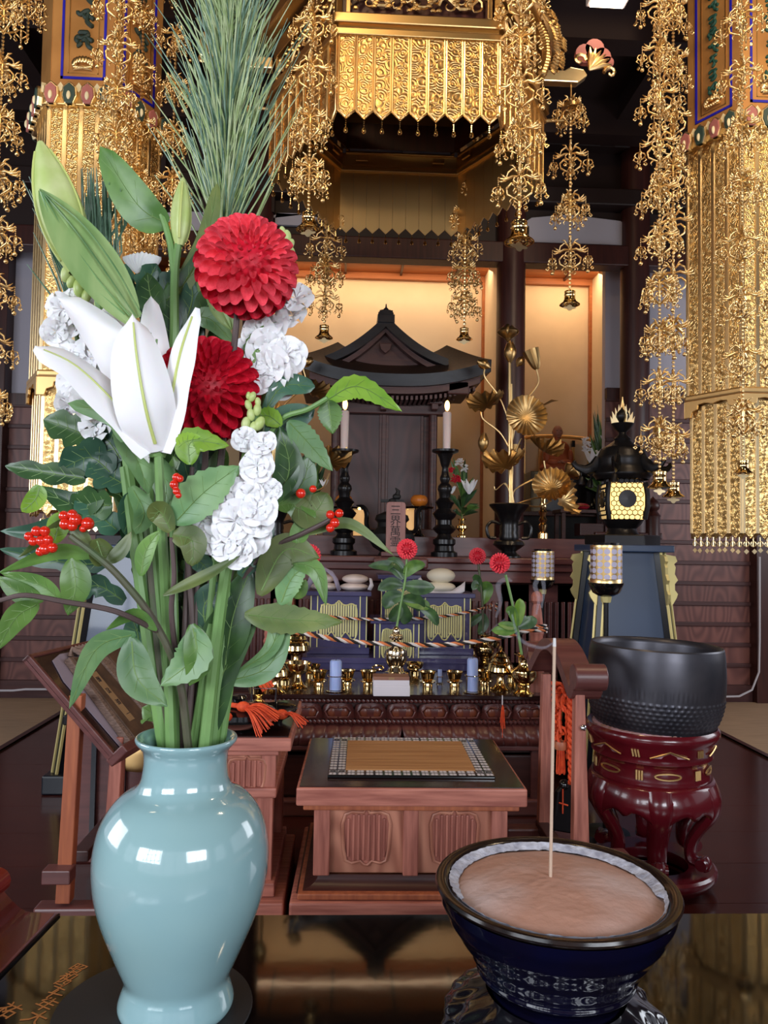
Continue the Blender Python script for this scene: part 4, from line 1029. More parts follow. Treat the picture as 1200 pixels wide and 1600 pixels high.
# blue candles in glass holders
def bcandle(px, py, w, h, lb):
    t = T('blue_candle', lb, 'candle', G(px, py)); 
    MB().lathe([(0, .008), (w, .008), (w, h * .95), (w * .8, h), (0, h * .97)], 12).o('wax_body', M['blue_wax'], t, smooth=True, angle=40)
    MB().tube([(0, 0, h * .96), (.002, 0, h + .012)], .0015, 5).o('wick', M['ink'], t)
    MB().lathe([(0, 0), (w * 1.6, 0), (w * 1.7, .005), (0, .007)], 20).o('saucer', M['silver_brass'], t, smooth=True)
    m = MB(); 
    for k in range(4):
        a = k * PI / 2 + .7; m.tube([(w * 1.5 * math.cos(a), w * 1.5 * math.sin(a), .004), (w * 1.4 * math.cos(a), w * 1.4 * math.sin(a), h * .5)], .0018, 5)
    m.tube([(w * 1.4 * math.cos(i * PI / 8), w * 1.4 * math.sin(i * PI / 8), h * .5) for i in range(17)], .002, 5)
    m.o('wire_holder', M['silver_brass'], t, smooth=True)
bcandle(524, 1080, .030, .155, 'pale blue candle stub in a wire holder at the left of the paper boxes')
bcandle(738, 1082, .028, .172, 'taller pale blue candle in a wire holder near the right front of the altar')
bcandle(687, 1068, .012, .075, 'thin small pale blue candle between two brass cups')
# stacked boxes
c = G(612, 1088)
t = T('paper_box', 'plain white paper box at the front of the altar, under the brown-topped one', 'box', (c.x, c.y + .05, zo)); MB().box((0, 0, .0245), (.178, .1, .049)).o('carton', M['white'], t, bevel=.002)
MB().box((0, 0, .05), (.176, .098, .002)).o('lid_edge', M['white'], t)
t = T('incense_box', 'brown-topped white incense box lying on the white box', 'box', (c.x - .002, c.y + .052, zo + .051)); MB().box((0, 0, .013), (.176, .1, .026)).o('tray', M['white'], t, bevel=.001)
MB().box((0, 0, .034), (.176, .1, .016)).o('lid', M['boxtop'], t, bevel=.001)
bpy.data.objects  # lettering on lid front
MB().box((-.0, -.0505, .034), (.028, .001, .012)).box((-.006, -.0512, .034), (.002, .001, .01)).box((.002, -.0512, .036), (.002, .001, .006)).o('printed_mark', M['label_tan'], t)

# ---------------------------------------------------------------- raised tier and gilt-slatted boxes
zt_ = zo + .075
c = P(608, 1000, 4.62)
tier = T('blue_plinth', 'low dark blue lacquered plinth under the gilt-slatted boxes', 'plinth', (c.x, 4.72, zo))
MB().box((0, 0, .0375), (1.03, .42, .075)).o('plinth_block', M['navy_lac'], tier, bevel=.006)
MB().box((0, -.215, .05), (1.03, .012, .012)).o('plinth_moulding', M['navy_lac'], tier, bevel=.003)
def offbox(x0, x1, ytop, ybot, d, lb, rx0=None, zb_=None):
    a = P(x0, ybot, d); b = P(x1, ytop, d); zb = zb_ if zb_ is not None else zt_
    W = b.x - a.x; H = b.z - zb; t = T('offering_stand', lb, 'stand', ((a.x + b.x) / 2, d + .13, zb))
    MB().box((0, 0, .02), (W + .02, .28, .04)).o('base', M['navy_lac'], t, bevel=.004)
    MB().box((0, 0, H / 2 + .01), (W - .01, .24, H - .04)).o('body', M['navy_lac'], t)
    MB().box((0, 0, H - .012), (W + .035, .29, .028)).o('top_board', M['navy_lac'], t, bevel=.004)
    m = MB()
    for s_ in (-1, 1):
        for q in (.47, .36): m.box((s_ * W * q, -.122, H / 2 + .01), (.006, .006, H - .06))
    m.o('gilt_line', M['gilt_paint'], t, kind='stuff')
    w_ = W * .62; h_ = H * .6; zc = H * .5 + .01
    def out(k):
        pts = [(-.38, -.5), (-.28, -.38), (-.18, -.3), (-.06, -.46), (.06, -.46), (.18, -.3), (.28, -.38), (.38, -.5), (.5, -.36), (.5, .2), (.46, .4), (.34, .46), (.2, .42), (.08, .46), (0, .54), (-.08, .46), (-.2, .42), (-.34, .46), (-.46, .4), (-.5, .2), (-.5, -.36)]
        return [(x * w_ * k, zc + z * h_ * k) for x, z in pts]
    pts = out(1.0); MB().tube(CRV([(x, -.124, z) for x, z in pts + pts[:1]], 3), .0045, 6).o('gilt_outline', M['gilt_paint'], t, smooth=True)
    n = 15
    for i in range(n):
        x = (i - (n - 1) / 2) * w_ / n; u = x / w_; top = .44 + (.06 if abs(u) < .1 else 0); bot = -.32 if abs(abs(u) - .2) < .09 else -.42
        MB().box((x, -.122, zc + (top + bot) / 2 * h_), (w_ / n * .72, .008, (top - bot) * h_)).o('slat', M['gilt_slat'], t, bevel=.0015)
    return t, H, W
b1, H1, W1 = offbox(482, 576, 925, 1005, 4.66, 'dark blue lacquered stand with gilt slatted panel, carrying the left rice cakes')
b2, H2, W2 = offbox(652, 738, 928, 1003, 4.66, 'dark blue lacquered stand with gilt slatted panel, under the right rice cakes')
b3, H3, W3 = offbox(583, 657, 968, 1008, 4.52, 'small low dark blue stand with gilt panel behind the silver vase', zb_=zo)
b4, H4, W4 = offbox(594, 654, 899, 960, 4.82, 'tall narrow dark blue stand with gilt panel behind the middle dahlia leaves')
# rice cakes with paper
def mochi(px, py, d, rx, h, lb, mat, z):
    c = P(px, py, d); m = MB().sph((0, 0, h / 2), rx, 22, 12, sc=(1, .95, h / 2 / rx * 1.06))
    o = m.o('rice_cake', M[mat], smooth=True); o.location = (c.x, d, z); tag(o, lb, 'rice cake', 'rice cakes on the gilt stands')
t1 = b1.location.z + H1; t2 = b2.location.z + H2
mochi(553, 918, 4.78, .088, .048, 'lower pinkish rice cake of the pair on the right end of the left stand', 'mochi', t1); mochi(555, 907, 4.78, .082, .056, 'upper pinkish rice cake of the pair on the right end of the left stand', 'mochi', t1 + .045)
mochi(507, 918, 4.78, .088, .048, 'lower rice cake wrapped in pale paper at the left end of the left stand', 'mochi', t1); mochi(504, 907, 4.78, .078, .056, 'upper rice cake wrapped in pale paper at the left end of the left stand', 'mochi', t1 + .045)
mochi(687, 917, 4.78, .100, .066, 'lower large cream rice cake on the right stand', 'cream_mochi', t2); mochi(689, 896, 4.78, .090, .088, 'upper round cream rice cake on the right stand', 'cream_mochi', t2 + .06)
def sheet(name, pts, lb, mat='paper_lav', th=.0015):
    vs = [Vector(p) for p in pts]; o0 = vs[0].copy(); m = MB(); n = len(vs) // 2
    v2 = [v - o0 for v in vs]; m.add(v2, [(2 * i, 2 * i + 1, 2 * i + 3, 2 * i + 2) for i in range(n - 1)])
    o = m.o(name, M[mat], smooth=True); o.location = o0; md = o.modifiers.new('thick', 'SOLIDIFY'); md.thickness = th; tag(o, lb, 'paper'); return o
sheet('wrapping_paper', [P(475, 920, 4.70), P(480, 925, 4.70), P(486, 895, 4.68), P(496, 900, 4.68), P(505, 885, 4.68), P(510, 893, 4.68), P(520, 893, 4.68), P(520, 902, 4.68), P(528, 905, 4.69), P(524, 915, 4.69), P(533, 921, 4.70), P(528, 925, 4.70)], 'pale paper draped over the far left rice cakes')
sheet('wrapping_paper', [P(655, 920, 4.72), P(665, 926, 4.70), P(680, 923, 4.72), P(680, 928, 4.70), P(705, 923, 4.72), P(705, 928, 4.70), P(720, 914, 4.73), P(722, 926, 4.71), P(727, 908, 4.73), P(726, 924, 4.71)], 'pale folded paper under the large cream rice cakes', 'white')
sheet('wrapping_paper', [P(574, 921, 4.7), P(580, 923, 4.7), P(578, 912, 4.7), P(584, 915, 4.7), P(577, 903, 4.71), P(581, 904, 4.71)], 'pale paper flap at the right end of the left stand', 'white')
sheet('wrapping_paper', [P(653, 905, 4.72), P(657, 902, 4.72), P(660, 916, 4.72), P(665, 913, 4.72)], 'pale paper flap left of the large cream rice cakes', 'white')

# ================================================================ things on the upper altar
def tstand(px, d, z): c = P(px, 850, d); return Vector((c.x, d, z))
def candlestick(px, lb, d=5.28):
    b = tstand(px, d, za); t = T('black_candlestick', lb, 'candlestick', b); H = P(px, 703, d).z - za; k = H / 1.0
    pr = [(0, 0), (.1, 0), (.1, .04), (.075, .055), (.07, .1), (.085, .12), (.085, .16), (.06, .18), (.05, .21), (.07, .23), (.09, .26), (.07, .285), (.055, .3), (.055, .34), (.08, .37), (.092, .4), (.07, .43), (.05, .45), (.062, .48), (.075, .505), (.055, .53), (.04, .55), (.045, .6), (.055, .625), (.05, .66), (.03, .69), (.038, .72), (.038, .74), (.028, .77), (.022, .83), (.03, .85), (.035, .87), (.045, .92), (.06, .96), (.1, .98), (.102, 1.0), (.0, .99)]
    MB().lathe([(r * .92, z * k) for r, z in pr], 24).o('turned_stem', M['blackmetal'], t, smooth=True, angle=40)
    return t, H
def taper(px, lb, top, d=5.28):
    z0 = P(px, 703, d).z; z1 = P(px, top, d).z; c = P(px, 700, d)
    t = T('lit_candle', lb, 'candle', (c.x, d, z0)); L = z1 - z0
    MB().lathe([(0, 0), (.026, 0), (.03, L * .97), (.024, L), (0, L * .985)], 16).o('wax_body', M['wax'], t, smooth=True, angle=50)
    MB().tube([(0, 0, L), (0, 0, L + .02)], .003, 5).o('wick', M['ink'], t)
    MB().sph((0, 0, L + .045), .018, 10, 8, sc=(1, 1, 2.1)).o('flame', M['flame'], t, smooth=True)
candlestick(537, 'tall black turned candlestick at the left of the shrine doors'); taper(538, 'lit white candle on the left black candlestick', 642)
ct, _ = candlestick(694, 'tall black turned candlestick at the right of the shrine doors'); taper(698, 'lit white candle on the right black candlestick', 644)
# little carved sprigs on left stick
MB().tube([(0, 0, .42), (.03, -.03, .44), (.07, -.03, .47)], [.006, .012, .004], 5)
def led(px, top, w, h, lb, d=5.75):
    t = T('led_candle', lb, 'candle', tstand(px, d, zs)); z1 = P(px, top, d).z - zs
    MB().lathe([(0, 0), (w, 0), (w, z1), (w * .85, z1), (w * .7, z1 - .03), (0, z1 - .03)], 20).o('wax_shell', M['led'], t, smooth=True, angle=50)
    MB().sph((0, 0, z1 - .0), .013, 8, 6, sc=(.8, .8, 1.6)).o('flame', M['ledflame'], t, smooth=True)
led(561, 797, .046, .2, 'glowing pillar candle left of the black censer'); led(638, 796, .04, .2, 'glowing pillar candle mostly behind the wooden tablet')
# horned incense burner behind the tablet
t = T('horned_censer', 'black lidded incense burner with upswept horn handles behind the wooden tablet', 'censer', tstand(612, 5.3, za))
MB().lathe([(0, 0), (.1, 0), (.08, .03), (.13, .06), (.16, .11), (.155, .15), (.12, .18), (.1, .2), (.1, .23), (.12, .25), (.11, .28), (.04, .31), (.03, .34), (.04, .36), (.03, .39), (0, .4)], 24).o('bowl_and_lid', M['soot'], t, smooth=True)
for s_ in (-1, 1):
    MB().tube(CRV([(s_ * .1, 0, .17), (s_ * .155, 0, .17), (s_ * .175, 0, .22), (s_ * .175, 0, .29), (s_ * .2, 0, .335), (s_ * .25, 0, .345)], 3), [.02, .022, .024, .026, .028, .03, .03, .03, .03, .03, .028, .026, .024, .02, .012, .005], 8, flat=.6).o('horn_handle', M['darkiron'], t, smooth=True)
MB().box((0, 0, .38), (.16, .04, .02)).sph((.03, 0, .41), .03, 8, 6, sc=(1, .8, .8)).tube([(.03, 0, .41), (.04, 0, .45), (.02, 0, .47)], [.02, .014, .004], 6).o('lid_figure', M['soot'], t, smooth=True, angle=40)
# tablet
c = P(618, 862, 5.12); t = T('wooden_tablet', 'upright wooden memorial tablet with brushed characters at the altar centre', 'tablet', (c.x, 5.14, za))
a = P(603, 784, 5.14); b = P(632, 868, 5.14); W_ = b.x - a.x; Hh = a.z - za; r = .02
MB().prism([(-W_ / 2, 0), (W_ / 2, 0), (W_ / 2, Hh - r), (W_ / 2 - r * .3, Hh - r * .3), (W_ / 2 - r, Hh), (-W_ / 2 + r, Hh), (-W_ / 2 + r * .3, Hh - r * .3), (-W_ / 2, Hh - r)], .025).o('board', M['tablet'], t, bevel=.003)
def text(s, size, mat, parent, loc, rot=(PI / 2, 0, 0), name='lettering', align='CENTER', ext=.0006, scale=(1, 1, 1)):
    cu = bpy.data.curves.new(name, 'FONT'); cu.body = s; cu.size = size; cu.align_x = align; cu.align_y = 'CENTER'; cu.extrude = ext; cu.resolution_u = 2
    ob = bpy.data.objects.new(name, cu); S.collection.objects.link(ob); dg = bpy.context.evaluated_depsgraph_get(); me = bpy.data.meshes.new_from_object(ob.evaluated_get(dg))
    bpy.data.objects.remove(ob); bpy.data.curves.remove(cu)
    me.name = name; me.materials.clear(); me.materials.append(mat)
    o = put(name, me, parent); o.location = loc; o.rotation_euler = rot; o.scale = scale; return o
for i, ch in enumerate('三界萬霊'): text(ch, .075, M['ink'], t, (-.003, -.0145, Hh - .06 - i * .07))
MB().box((0, -.02, .015), (W_ * 1.5, .07, .03)).o('foot', M['altar_wood'], t, bevel=.005)
# fruit on black stands
for px, lb, lb2 in ((654, 'black lacquered pedestal dish right of the tablet', 'orange persimmon on the black dish right of the tablet'), (536, 'black lacquered pedestal dish behind the left candlestick', 'orange fruit behind the left black candlestick')):
    b = tstand(px, 5.62, zs); zt0 = P(px, 793, 5.62).z - zs
    t = T('pedestal_dish', lb, 'dish', b); MB().lathe([(0, 0), (.05, 0), (.02, .03), (.014, zt0 * .4), (.025, zt0 * .6), (.02, zt0 - .02), (.1, zt0 - .01), (.11, zt0 + .004), (.1, zt0), (0, zt0 - .004)], 24).o('stand', M['black'], t, smooth=True, angle=40)
    f = T('persimmon', lb2, 'fruit', (b.x, b.y, zs + zt0))
    def fn(u, v):
        th = PI * v; ph = 2 * PI * u; r_ = .062 * (1 + .03 * math.cos(4 * ph)); return Vector((r_ * math.sin(th) * math.cos(ph), r_ * math.sin(th) * math.sin(ph), .052 + .052 * math.cos(th) * (1 - .35 * max(0, math.cos(th)) ** 8)))
    MB().grid(fn, 20, 10, closeu=True).o('fruit_body', M['persimmon'], f, smooth=True)
    m = MB()
    for k in range(4): m.sph((.018 * math.cos(k * PI / 2), .018 * math.sin(k * PI / 2), .078), .016, 6, 4, sc=(1, 1, .25))
    m.o('calyx', M['leaf_o'], f)

# ---------------------------------------------------------------- gold lotus arrangement in eared black vases
def lotusleaf(parent, px, py, rpx, d, nrm, ruffle=.12, cup=.25, ribs=18, nm='lotus_leaf', fold=0, roll=0):
    c = P(px, py, d) - parent.location; R = rpx * d / 1200; n_ = Vector(nrm).normalized(); q = n_.to_track_quat('Z', 'Y').to_matrix() @ Matrix.Rotation(roll, 3, 'Z')
    def fn(u, v):
        a = 2 * PI * u; r_ = R * v; z = -cup * R * v * v * (-1) + ruffle * R * math.sin(ribs * a) * v ** 2.2 * .5 + fold * R * (math.cos(2 * a)) * v * v
        return c + q @ Vector((r_ * math.cos(a), r_ * math.sin(a), z))
    o = MB().grid(fn, ribs * 5, 7, closeu=True).o(nm, M['gold_leaf'], parent, smooth=True); return o
def gbud(parent, px, py, h, d, tilt=0, open_=0, mat='gold_leaf', nm='lotus_bud'):
    c = P(px, py, d) - parent.location; H = h * d / 1200; m = MB(); q = Matrix.Rotation(tilt, 3, 'Y')
    for ring, (n, r0, hh, ph) in enumerate(((5, .34, 1, 0), (5, .28, 1.1, .6))):
        for k in range(n):
            a = k * 2 * PI / n + ph; op = open_ * (1 - ring * .5)
            def fn(u, v):
                w_ = math.sin(PI * min(.98, .08 + v * .9)) ** .7 * .36 * H * (1 - ring * .2); aa = a + (u - .5) * 1.5 * (1 - v * .6)
                rr = H * (.30 * math.sin(PI * (.05 + .8 * v)) * (1 + op * v * 1.6)) * (1 - ring * .15) + .01 * H
                return c + q @ Vector((rr * math.cos(aa), rr * math.sin(aa), (v * hh - .5) * H * (1 - .4 * op)))
            m.grid(fn, 4, 6)
    return m.o(nm, M[mat], parent, smooth=True)
def gpod(parent, px, py, h, d, tilt):
    c = P(px, py, d) - parent.location; H = h * d / 1200; q = Matrix.Rotation(tilt, 3, 'Y')
    n = 30
    def fn(u, v):
        a = 2 * PI * u; r_ = H * (.12 + .3 * v ** .6) * (1 + .05 * math.cos(10 * a)); return c + q @ Vector((r_ * math.cos(a), r_ * math.sin(a), (v - .5) * H))
    m = MB().grid(fn, n, 8, closeu=True); 
    m.add([c + q @ Vector((H * .40 * math.cos(2 * PI * i / 12), H * .40 * math.sin(2 * PI * i / 12), H * .47)) for i in range(12)], [tuple(range(12))])
    return m.o('lotus_pod', M['gold_leaf'], parent, smooth=True)
def gstem(parent, pts, d, r=.006):
    m = MB().tube([q - parent.location for q in CRV([P(x, y, d) for x, y in pts], 5)], r, 7); return m.o('stalk', M['gold'], parent, smooth=True)
def blackvase(px, lb, d=5.28, s=1.0):
    b = tstand(px, d, za); t = T('black_eared_vase', lb, 'vase', b); H = P(px, 787, d).z - za
    pr = [(0, 0), (.1, 0), (.1, .03), (.07, .08), (.06, .12), (.1, .18), (.135, .24), (.125, .3), (.08, .34), (.085, .4), (.075, .46), (.08, .52), (.075, .6), (.08, .68), (.11, .82), (.165, .95), (.17, .985), (.15, 1.0), (.1, .9), (.05, .6), (0, .58)]
    MB().lathe([(r_ * .82, z * H) for r_, z in pr], 28).o('body', M['blackmetal'], t, smooth=True, angle=40)
    for s_ in (-1, 1):
        MB().tube(CRV([(s_ * .06, 0, H * .62), (s_ * .12, 0, H * .66), (s_ * .155, 0, H * .55), (s_ * .14, 0, H * .38), (s_ * .09, 0, H * .36)], 4), .011, 8).o('ear_handle', M['blackmetal'], t, smooth=True)
    return t
vr = blackvase(795, 'black two-eared vase at the right of the shrine holding gilt lotus')
d = 5.28
gl = T('gilt_lotus_arrangement', 'tall gilt metal lotus leaves, buds and pods right of the shrine', 'ornament', P(795, 787, d))
gstem(gl, [(797, 788), (796, 700), (796, 620), (796, 555)], d, .011); gstem(gl, [(800, 788), (800, 700), (799, 600)], d, .008)
gstem(gl, [(798, 700), (812, 640), (840, 600), (838, 575)], d); gstem(gl, [(796, 660), (780, 620), (758, 590), (757, 575)], d)
gstem(gl, [(796, 700), (780, 675), (755, 655), (752, 640)], d); gstem(gl, [(803, 788), (805, 765), (848, 740), (850, 720)], d); gstem(gl, [(799, 780), (790, 755), (775, 765), (772, 760)], d, .004)
gstem(gl, [(796, 785), (795, 765), (788, 755)], d); gstem(gl, [(806, 788), (830, 780), (855, 775), (858, 770)], d); gstem(gl, [(808, 786), (840, 792), (862, 782)], d)
gstem(gl, [(800, 720), (812, 690), (815, 685)], d); gstem(gl, [(757, 700), (757, 712), (765, 728)], d, .004)
lotusleaf(gl, 821, 651, 33, d - .1, (.05, -1, .15), .16, .25, 22)
lotusleaf(gl, 761, 632, 30, d - .02, (-.35, -.55, .75), .2, .35, 14, fold=.15)
lotusleaf(gl, 790, 728, 34, d - .08, (-.3, -.5, .8), .22, .45, 14, fold=.2)
lotusleaf(gl, 850, 705, 28, d - .02, (.3, -.45, .85), .22, .5, 14, fold=.25)
lotusleaf(gl, 862, 762, 30, d - .06, (-.3, -.9, .5), .22, .4, 20)
lotusleaf(gl, 880, 782, 28, d - .1, (.6, -.7, .2), .22, .5, 14, fold=-.25)
gbud(gl, 797, 552, 32, d, 0, 0); gbud(gl, 794, 522, 30, d, 0, .9, nm='lotus_flower'); gbud(gl, 755, 693, 28, d, .05, 0); gbud(gl, 757, 570, 22, d, -1.1, .2)
gbud(gl, 812, 566, 18, d + .05, .6, .3); gbud(gl, 892, 738, 30, d, .9, .8, nm='lotus_flower')
gpod(gl, 834, 562, 32, d, -.35); gpod(gl, 803, 708, 26, d + .05, 0)
MB().tube([P(845, 635, d) - gl.location, P(862, 626, d) - gl.location, P(872, 626, d) - gl.location], [.014, .018, .003], 7, flat=.5).o('leaf_tip', M['gold_leaf'], gl, smooth=True)
vl = blackvase(428, 'black two-eared vase at the left of the shrine behind the white stock')
gl = T('gilt_lotus_arrangement', 'gilt metal lotus leaves left of the shrine, half hidden by the bouquet', 'ornament', P(428, 787, d))
gstem(gl, [(428, 788), (430, 700), (440, 640), (480, 600), (478, 590)], d); gstem(gl, [(430, 788), (440, 760), (450, 740)], d); gstem(gl, [(428, 788), (427, 700), (428, 560)], d, .01); gstem(gl, [(432, 788), (450, 770), (500, 765), (515, 740)], d); gstem(gl, [(478, 590), (474, 575), (476, 560)], d, .005)
lotusleaf(gl, 485, 612, 30, d - .02, (.3, -.5, .8), .2, .35, 14, fold=.15)
lotusleaf(gl, 515, 722, 32, d - .06, (.2, -.6, .75), .22, .45, 14, fold=.2)
lotusleaf(gl, 420, 660, 33, d - .1, (.0, -1, .15), .16, .25, 22); gbud(gl, 476, 566, 24, d, 1.2, .2)
gbud(gl, 428, 545, 32, d, 0, 0)
# brass candlestick behind
t = T('brass_candlestick', 'slender turned brass candlestick behind the gilt lotus', 'candlestick', tstand(848, 5.62, zs)); H = P(848, 760, 5.62).z - zs
MB().lathe([(r_ * 1.3, z * H) for r_, z in ((0, 0), (.03, 0), (.03, .1), (.015, .14), (.022, .2), (.026, .26), (.015, .3), (.025, .36), (.015, .42), (.026, .5), (.015, .56), (.022, .62), (.014, .7), (.018, .8), (.014, .86), (.03, .97), (.03, 1), (0, 1))], 20).o('turned_stem', M['brass'], t, smooth=True, angle=40)

# ---------------------------------------------------------------- bouquets far back
def miniflower(m, c, r, mi, rnd):
    q = Matrix.Rotation(rnd.uniform(0, 6), 3, 'Z') @ Matrix.Rotation(rnd.uniform(-1, 1), 3, 'X')
    for k in range(6):
        a = k * PI / 3; m.sph(Vector(c) + q @ Vector((r * .6 * math.cos(a), r * .6 * math.sin(a), r * .2)), r * .45, 6, 4, mi, sc=(1, .6, .6), rot=q @ Matrix.Rotation(a, 3, 'Z'))
def bouquet(px, ptop, pbot, d, z, lb, lb2, cols, vh=.14, pine=False):
    b = tstand(px, d, z); t = T('brass_altar_vase', lb2, 'vase', b)
    MB().lathe([(r_, q * vh) for r_, q in ((0, 0), (.04, 0), (.04, .08), (.018, .2), (.016, .3), (.045, .5), (.045, .62), (.02, .75), (.022, .92), (.035, 1), (.02, .98), (0, .9))], 20).o('body', M['brass'], t, smooth=True)
    f = T('altar_bouquet', lb, 'bouquet', (b.x, b.y, z + vh)); rnd = random.Random(int(px)); zt1 = P(px, ptop, d).z - z - vh
    for i in range(26):
        a = rnd.uniform(0, 2 * PI); h = rnd.uniform(.1, 1) * zt1; R = .13 * (1 - .5 * h / zt1) + .02; tip = Vector((R * math.cos(a), R * math.sin(a) * .8, h)); base = Vector((0, 0, h * .35))
        side = (tip - base).cross(Vector((0, 1, 0))).normalized() * .02
        m = MB(); mid = base.lerp(tip, .55) + Vector((0, 0, .02)); m.add([base, mid - side, mid + side, tip, mid + Vector((0, -.006, 0))], [(0, 1, 4), (0, 4, 2), (1, 3, 4), (4, 3, 2)]); m.o('leaf', M['leaf_d' if i % 3 else 'leaf_m'], f)
    m = MB()
    for i in range(5): m.tube([(0, 0, -.02), (rnd.uniform(-.05, .05), rnd.uniform(-.04, .04), zt1 * .8)], .004, 5)
    m.o('stems', M['stem'], f, kind='stuff')
    for (x, y, r, kind) in cols:
        c = P(x, y, d - .08) - f.location; m = MB(); R = r * d / 1200
        if kind == 'lily':
            for k in range(6):
                a = k * PI / 3; m.tube([c + Vector((0, 0, -R * .9)), c + Vector((R * .4 * math.cos(a), R * .4 * math.sin(a), 0)), c + Vector((R * math.cos(a), R * math.sin(a), R * .8))], [R * .12, R * .3, R * .04], 6, flat=.3)
            m.o('lily_bloom', M['petal_w'], f, smooth=True)
        else:
            for k in range(14):
                miniflower(m, c + Vector((rnd.uniform(-1, 1), rnd.uniform(-.5, .5), rnd.uniform(-1, 1))) * R * .6, R * .4, 0, rnd)
            m.o({'white': 'white_bloom', 'red': 'red_bloom'}[kind], M['petal_w' if kind == 'white' else 'petal_r'], f, smooth=True)
    if pine:
        m = MB()
        for i in range(70):
            a = rnd.uniform(0, 6.3); h = rnd.uniform(.55, 1.0) * zt1; m.tube([(0, 0, h * .75), (.06 * math.cos(a), .05 * math.sin(a), h + .05)], [.003, .001], 3)
        m.o('pine_needles', M['needle_b'], f, kind='stuff')
bouquet(721, 712, 836, 5.75, zs, 'small bouquet of white lilies and red blooms right of the shrine doors', 'small brass vase with lilies right of the shrine doors', [(733, 760, 13, 'lily'), (712, 748, 9, 'red'), (718, 722, 8, 'white'), (724, 732, 8, 'white'), (706, 765, 7, 'lily'), (706, 735, 6, 'red')])
bouquet(488, 700, 830, 5.75, zs, 'small dark bouquet left of the shrine doors behind the leaves', 'small brass vase left of the shrine doors', [(506, 755, 7, 'lily'), (480, 740, 6, 'white')])
zr = P(940, 802, 6.9).z
tb = T('side_altar_table', 'dark table in the right niche carrying the monk figure', 'table', (P(872, 830, 6.95).x, 6.97, 0))
MB().box((0, 0, zr - .02), (.9, .5, .04)).o('tabletop', M['wood_dk'], tb, bevel=.005)
MB().box((0, .02, zr / 2 - .02), (.86, .44, zr - .04)).o('body', M['soot'], tb)
bouquet(938, 640, 800, 6.82, zr, 'bouquet of white lilies with a tall pine sprig in the right niche', 'brass vase with lilies in the right niche', [(928, 715, 17, 'lily'), (950, 690, 12, 'lily'), (918, 700, 10, 'white'), (940, 712, 12, 'white'), (915, 690, 8, 'white')], pine=True)
# ---------------------------------------------------------------- monk figure in a gilt chair
c = P(868, 790, 7.0)
ch = T('gilt_throne', 'black and gold round-backed chair behind the seated monk figure', 'chair', (c.x + .05, 7.1, zr)); 
zc = P(868, 682, 7.1).z - zr
m = MB(); arc = [(.42 * math.cos(PI * (1 - i / 12)), .12 * math.sin(PI * i / 12) + .02, zc - .03 + .05 * math.sin(PI * i / 12)) for i in range(13)]
m.tube(arc, .018, 8); m.o('back_rail', M['gold_matte'], ch, smooth=True)
for x in (-.4, -.2, .2, .4): MB().box((x, .06, zc / 2), (.035, .035, zc - .04)).o('back_post', M['gold_matte'], ch, bevel=.004)
for x in (-.42, -.2, .2, .42): MB().box((x, .055, zc - .06), (.04, .045, .06)).o('black_fitting', M['black'], ch, bevel=.003)
MB().box((0, .1, zc * .55), (.82, .02, zc * .75)).o('back_panel', M['plaster'], ch)
ch.scale = (.78, 1, 1); zm = P(868, 738, 6.95).z
MB().box((0, -.08, (zm - zr) / 2), (.8, .28, zm - zr)).o('seat_base', M['black'], ch, bevel=.005)
mk_ = T('monk_figure', 'small seated carved monk figure in orange robe in the right niche', 'statue', (c.x, 6.95, zm)); mk_.scale = (.55, .55, .55)
hz = P(868, 677, 6.95).z - zr - .14
def mf(u, v):
    a = 2 * PI * u; prof = [(0.0, .22, .18), (.12, .24, .2), (.28, .2, .15), (.5, .15, .11), (.72, .165, .1), (.84, .13, .085), (.9, .055, .05), (1.0, .045, .045)]
    for i in range(len(prof) - 1):
        if v <= prof[i + 1][0]: break
    p, q = prof[i], prof[i + 1]; t_ = (v - p[0]) / (q[0] - p[0]); w_ = p[1] + (q[1] - p[1]) * t_; dd = p[2] + (q[2] - p[2]) * t_
    return Vector((w_ * 1.25 * math.cos(a), dd * 1.2 * math.sin(a), v * (hz)))
MB().grid(mf, 24, 20, closeu=True).sph((-.2, -.06, hz * .42), .07, 10, 8, sc=(.8, .9, 1.9)).sph((.2, -.06, hz * .42), .07, 10, 8, sc=(.8, .9, 1.9)).sph((-.1, -.17, hz * .25), .06, 10, 8, sc=(1.8, 1, .9)).sph((.1, -.17, hz * .25), .06, 10, 8, sc=(1.8, 1, .9)).sph((-.18, -.12, .05), .12, 12, 8, sc=(1.3, 1.1, .6)).sph((.18, -.12, .05), .12, 12, 8, sc=(1.3, 1.1, .6)).o('robed_body', M['robe'], mk_, smooth=True)
HZ = hz + .085
h_ = MB().sph((0, 0, HZ), .098, 20, 14, sc=(.85, .95, 1.12)).sph((0, -.088, HZ - .012), .016, 8, 6, sc=(.8, 1, 1.6)).sph((0, -.08, HZ - .052), .02, 8, 5, sc=(1.4, .6, .45)).sph((-.082, 0, HZ - .005), .022, 8, 6, sc=(.5, .8, 1.5)).sph((.082, 0, HZ - .005), .022, 8, 6, sc=(.5, .8, 1.5)).sph((0, -.07, HZ - .085), .03, 8, 6, sc=(1, .7, .6)).o('head', M['skin'], mk_, smooth=True)
MB().sph((-.032, -.086, HZ + .012), .011, 8, 5, sc=(1.5, .5, .5)).sph((.032, -.086, HZ + .012), .011, 8, 5, sc=(1.5, .5, .5)).o('eyes', M['ink'], h_, kind='stuff')
hm = MB()
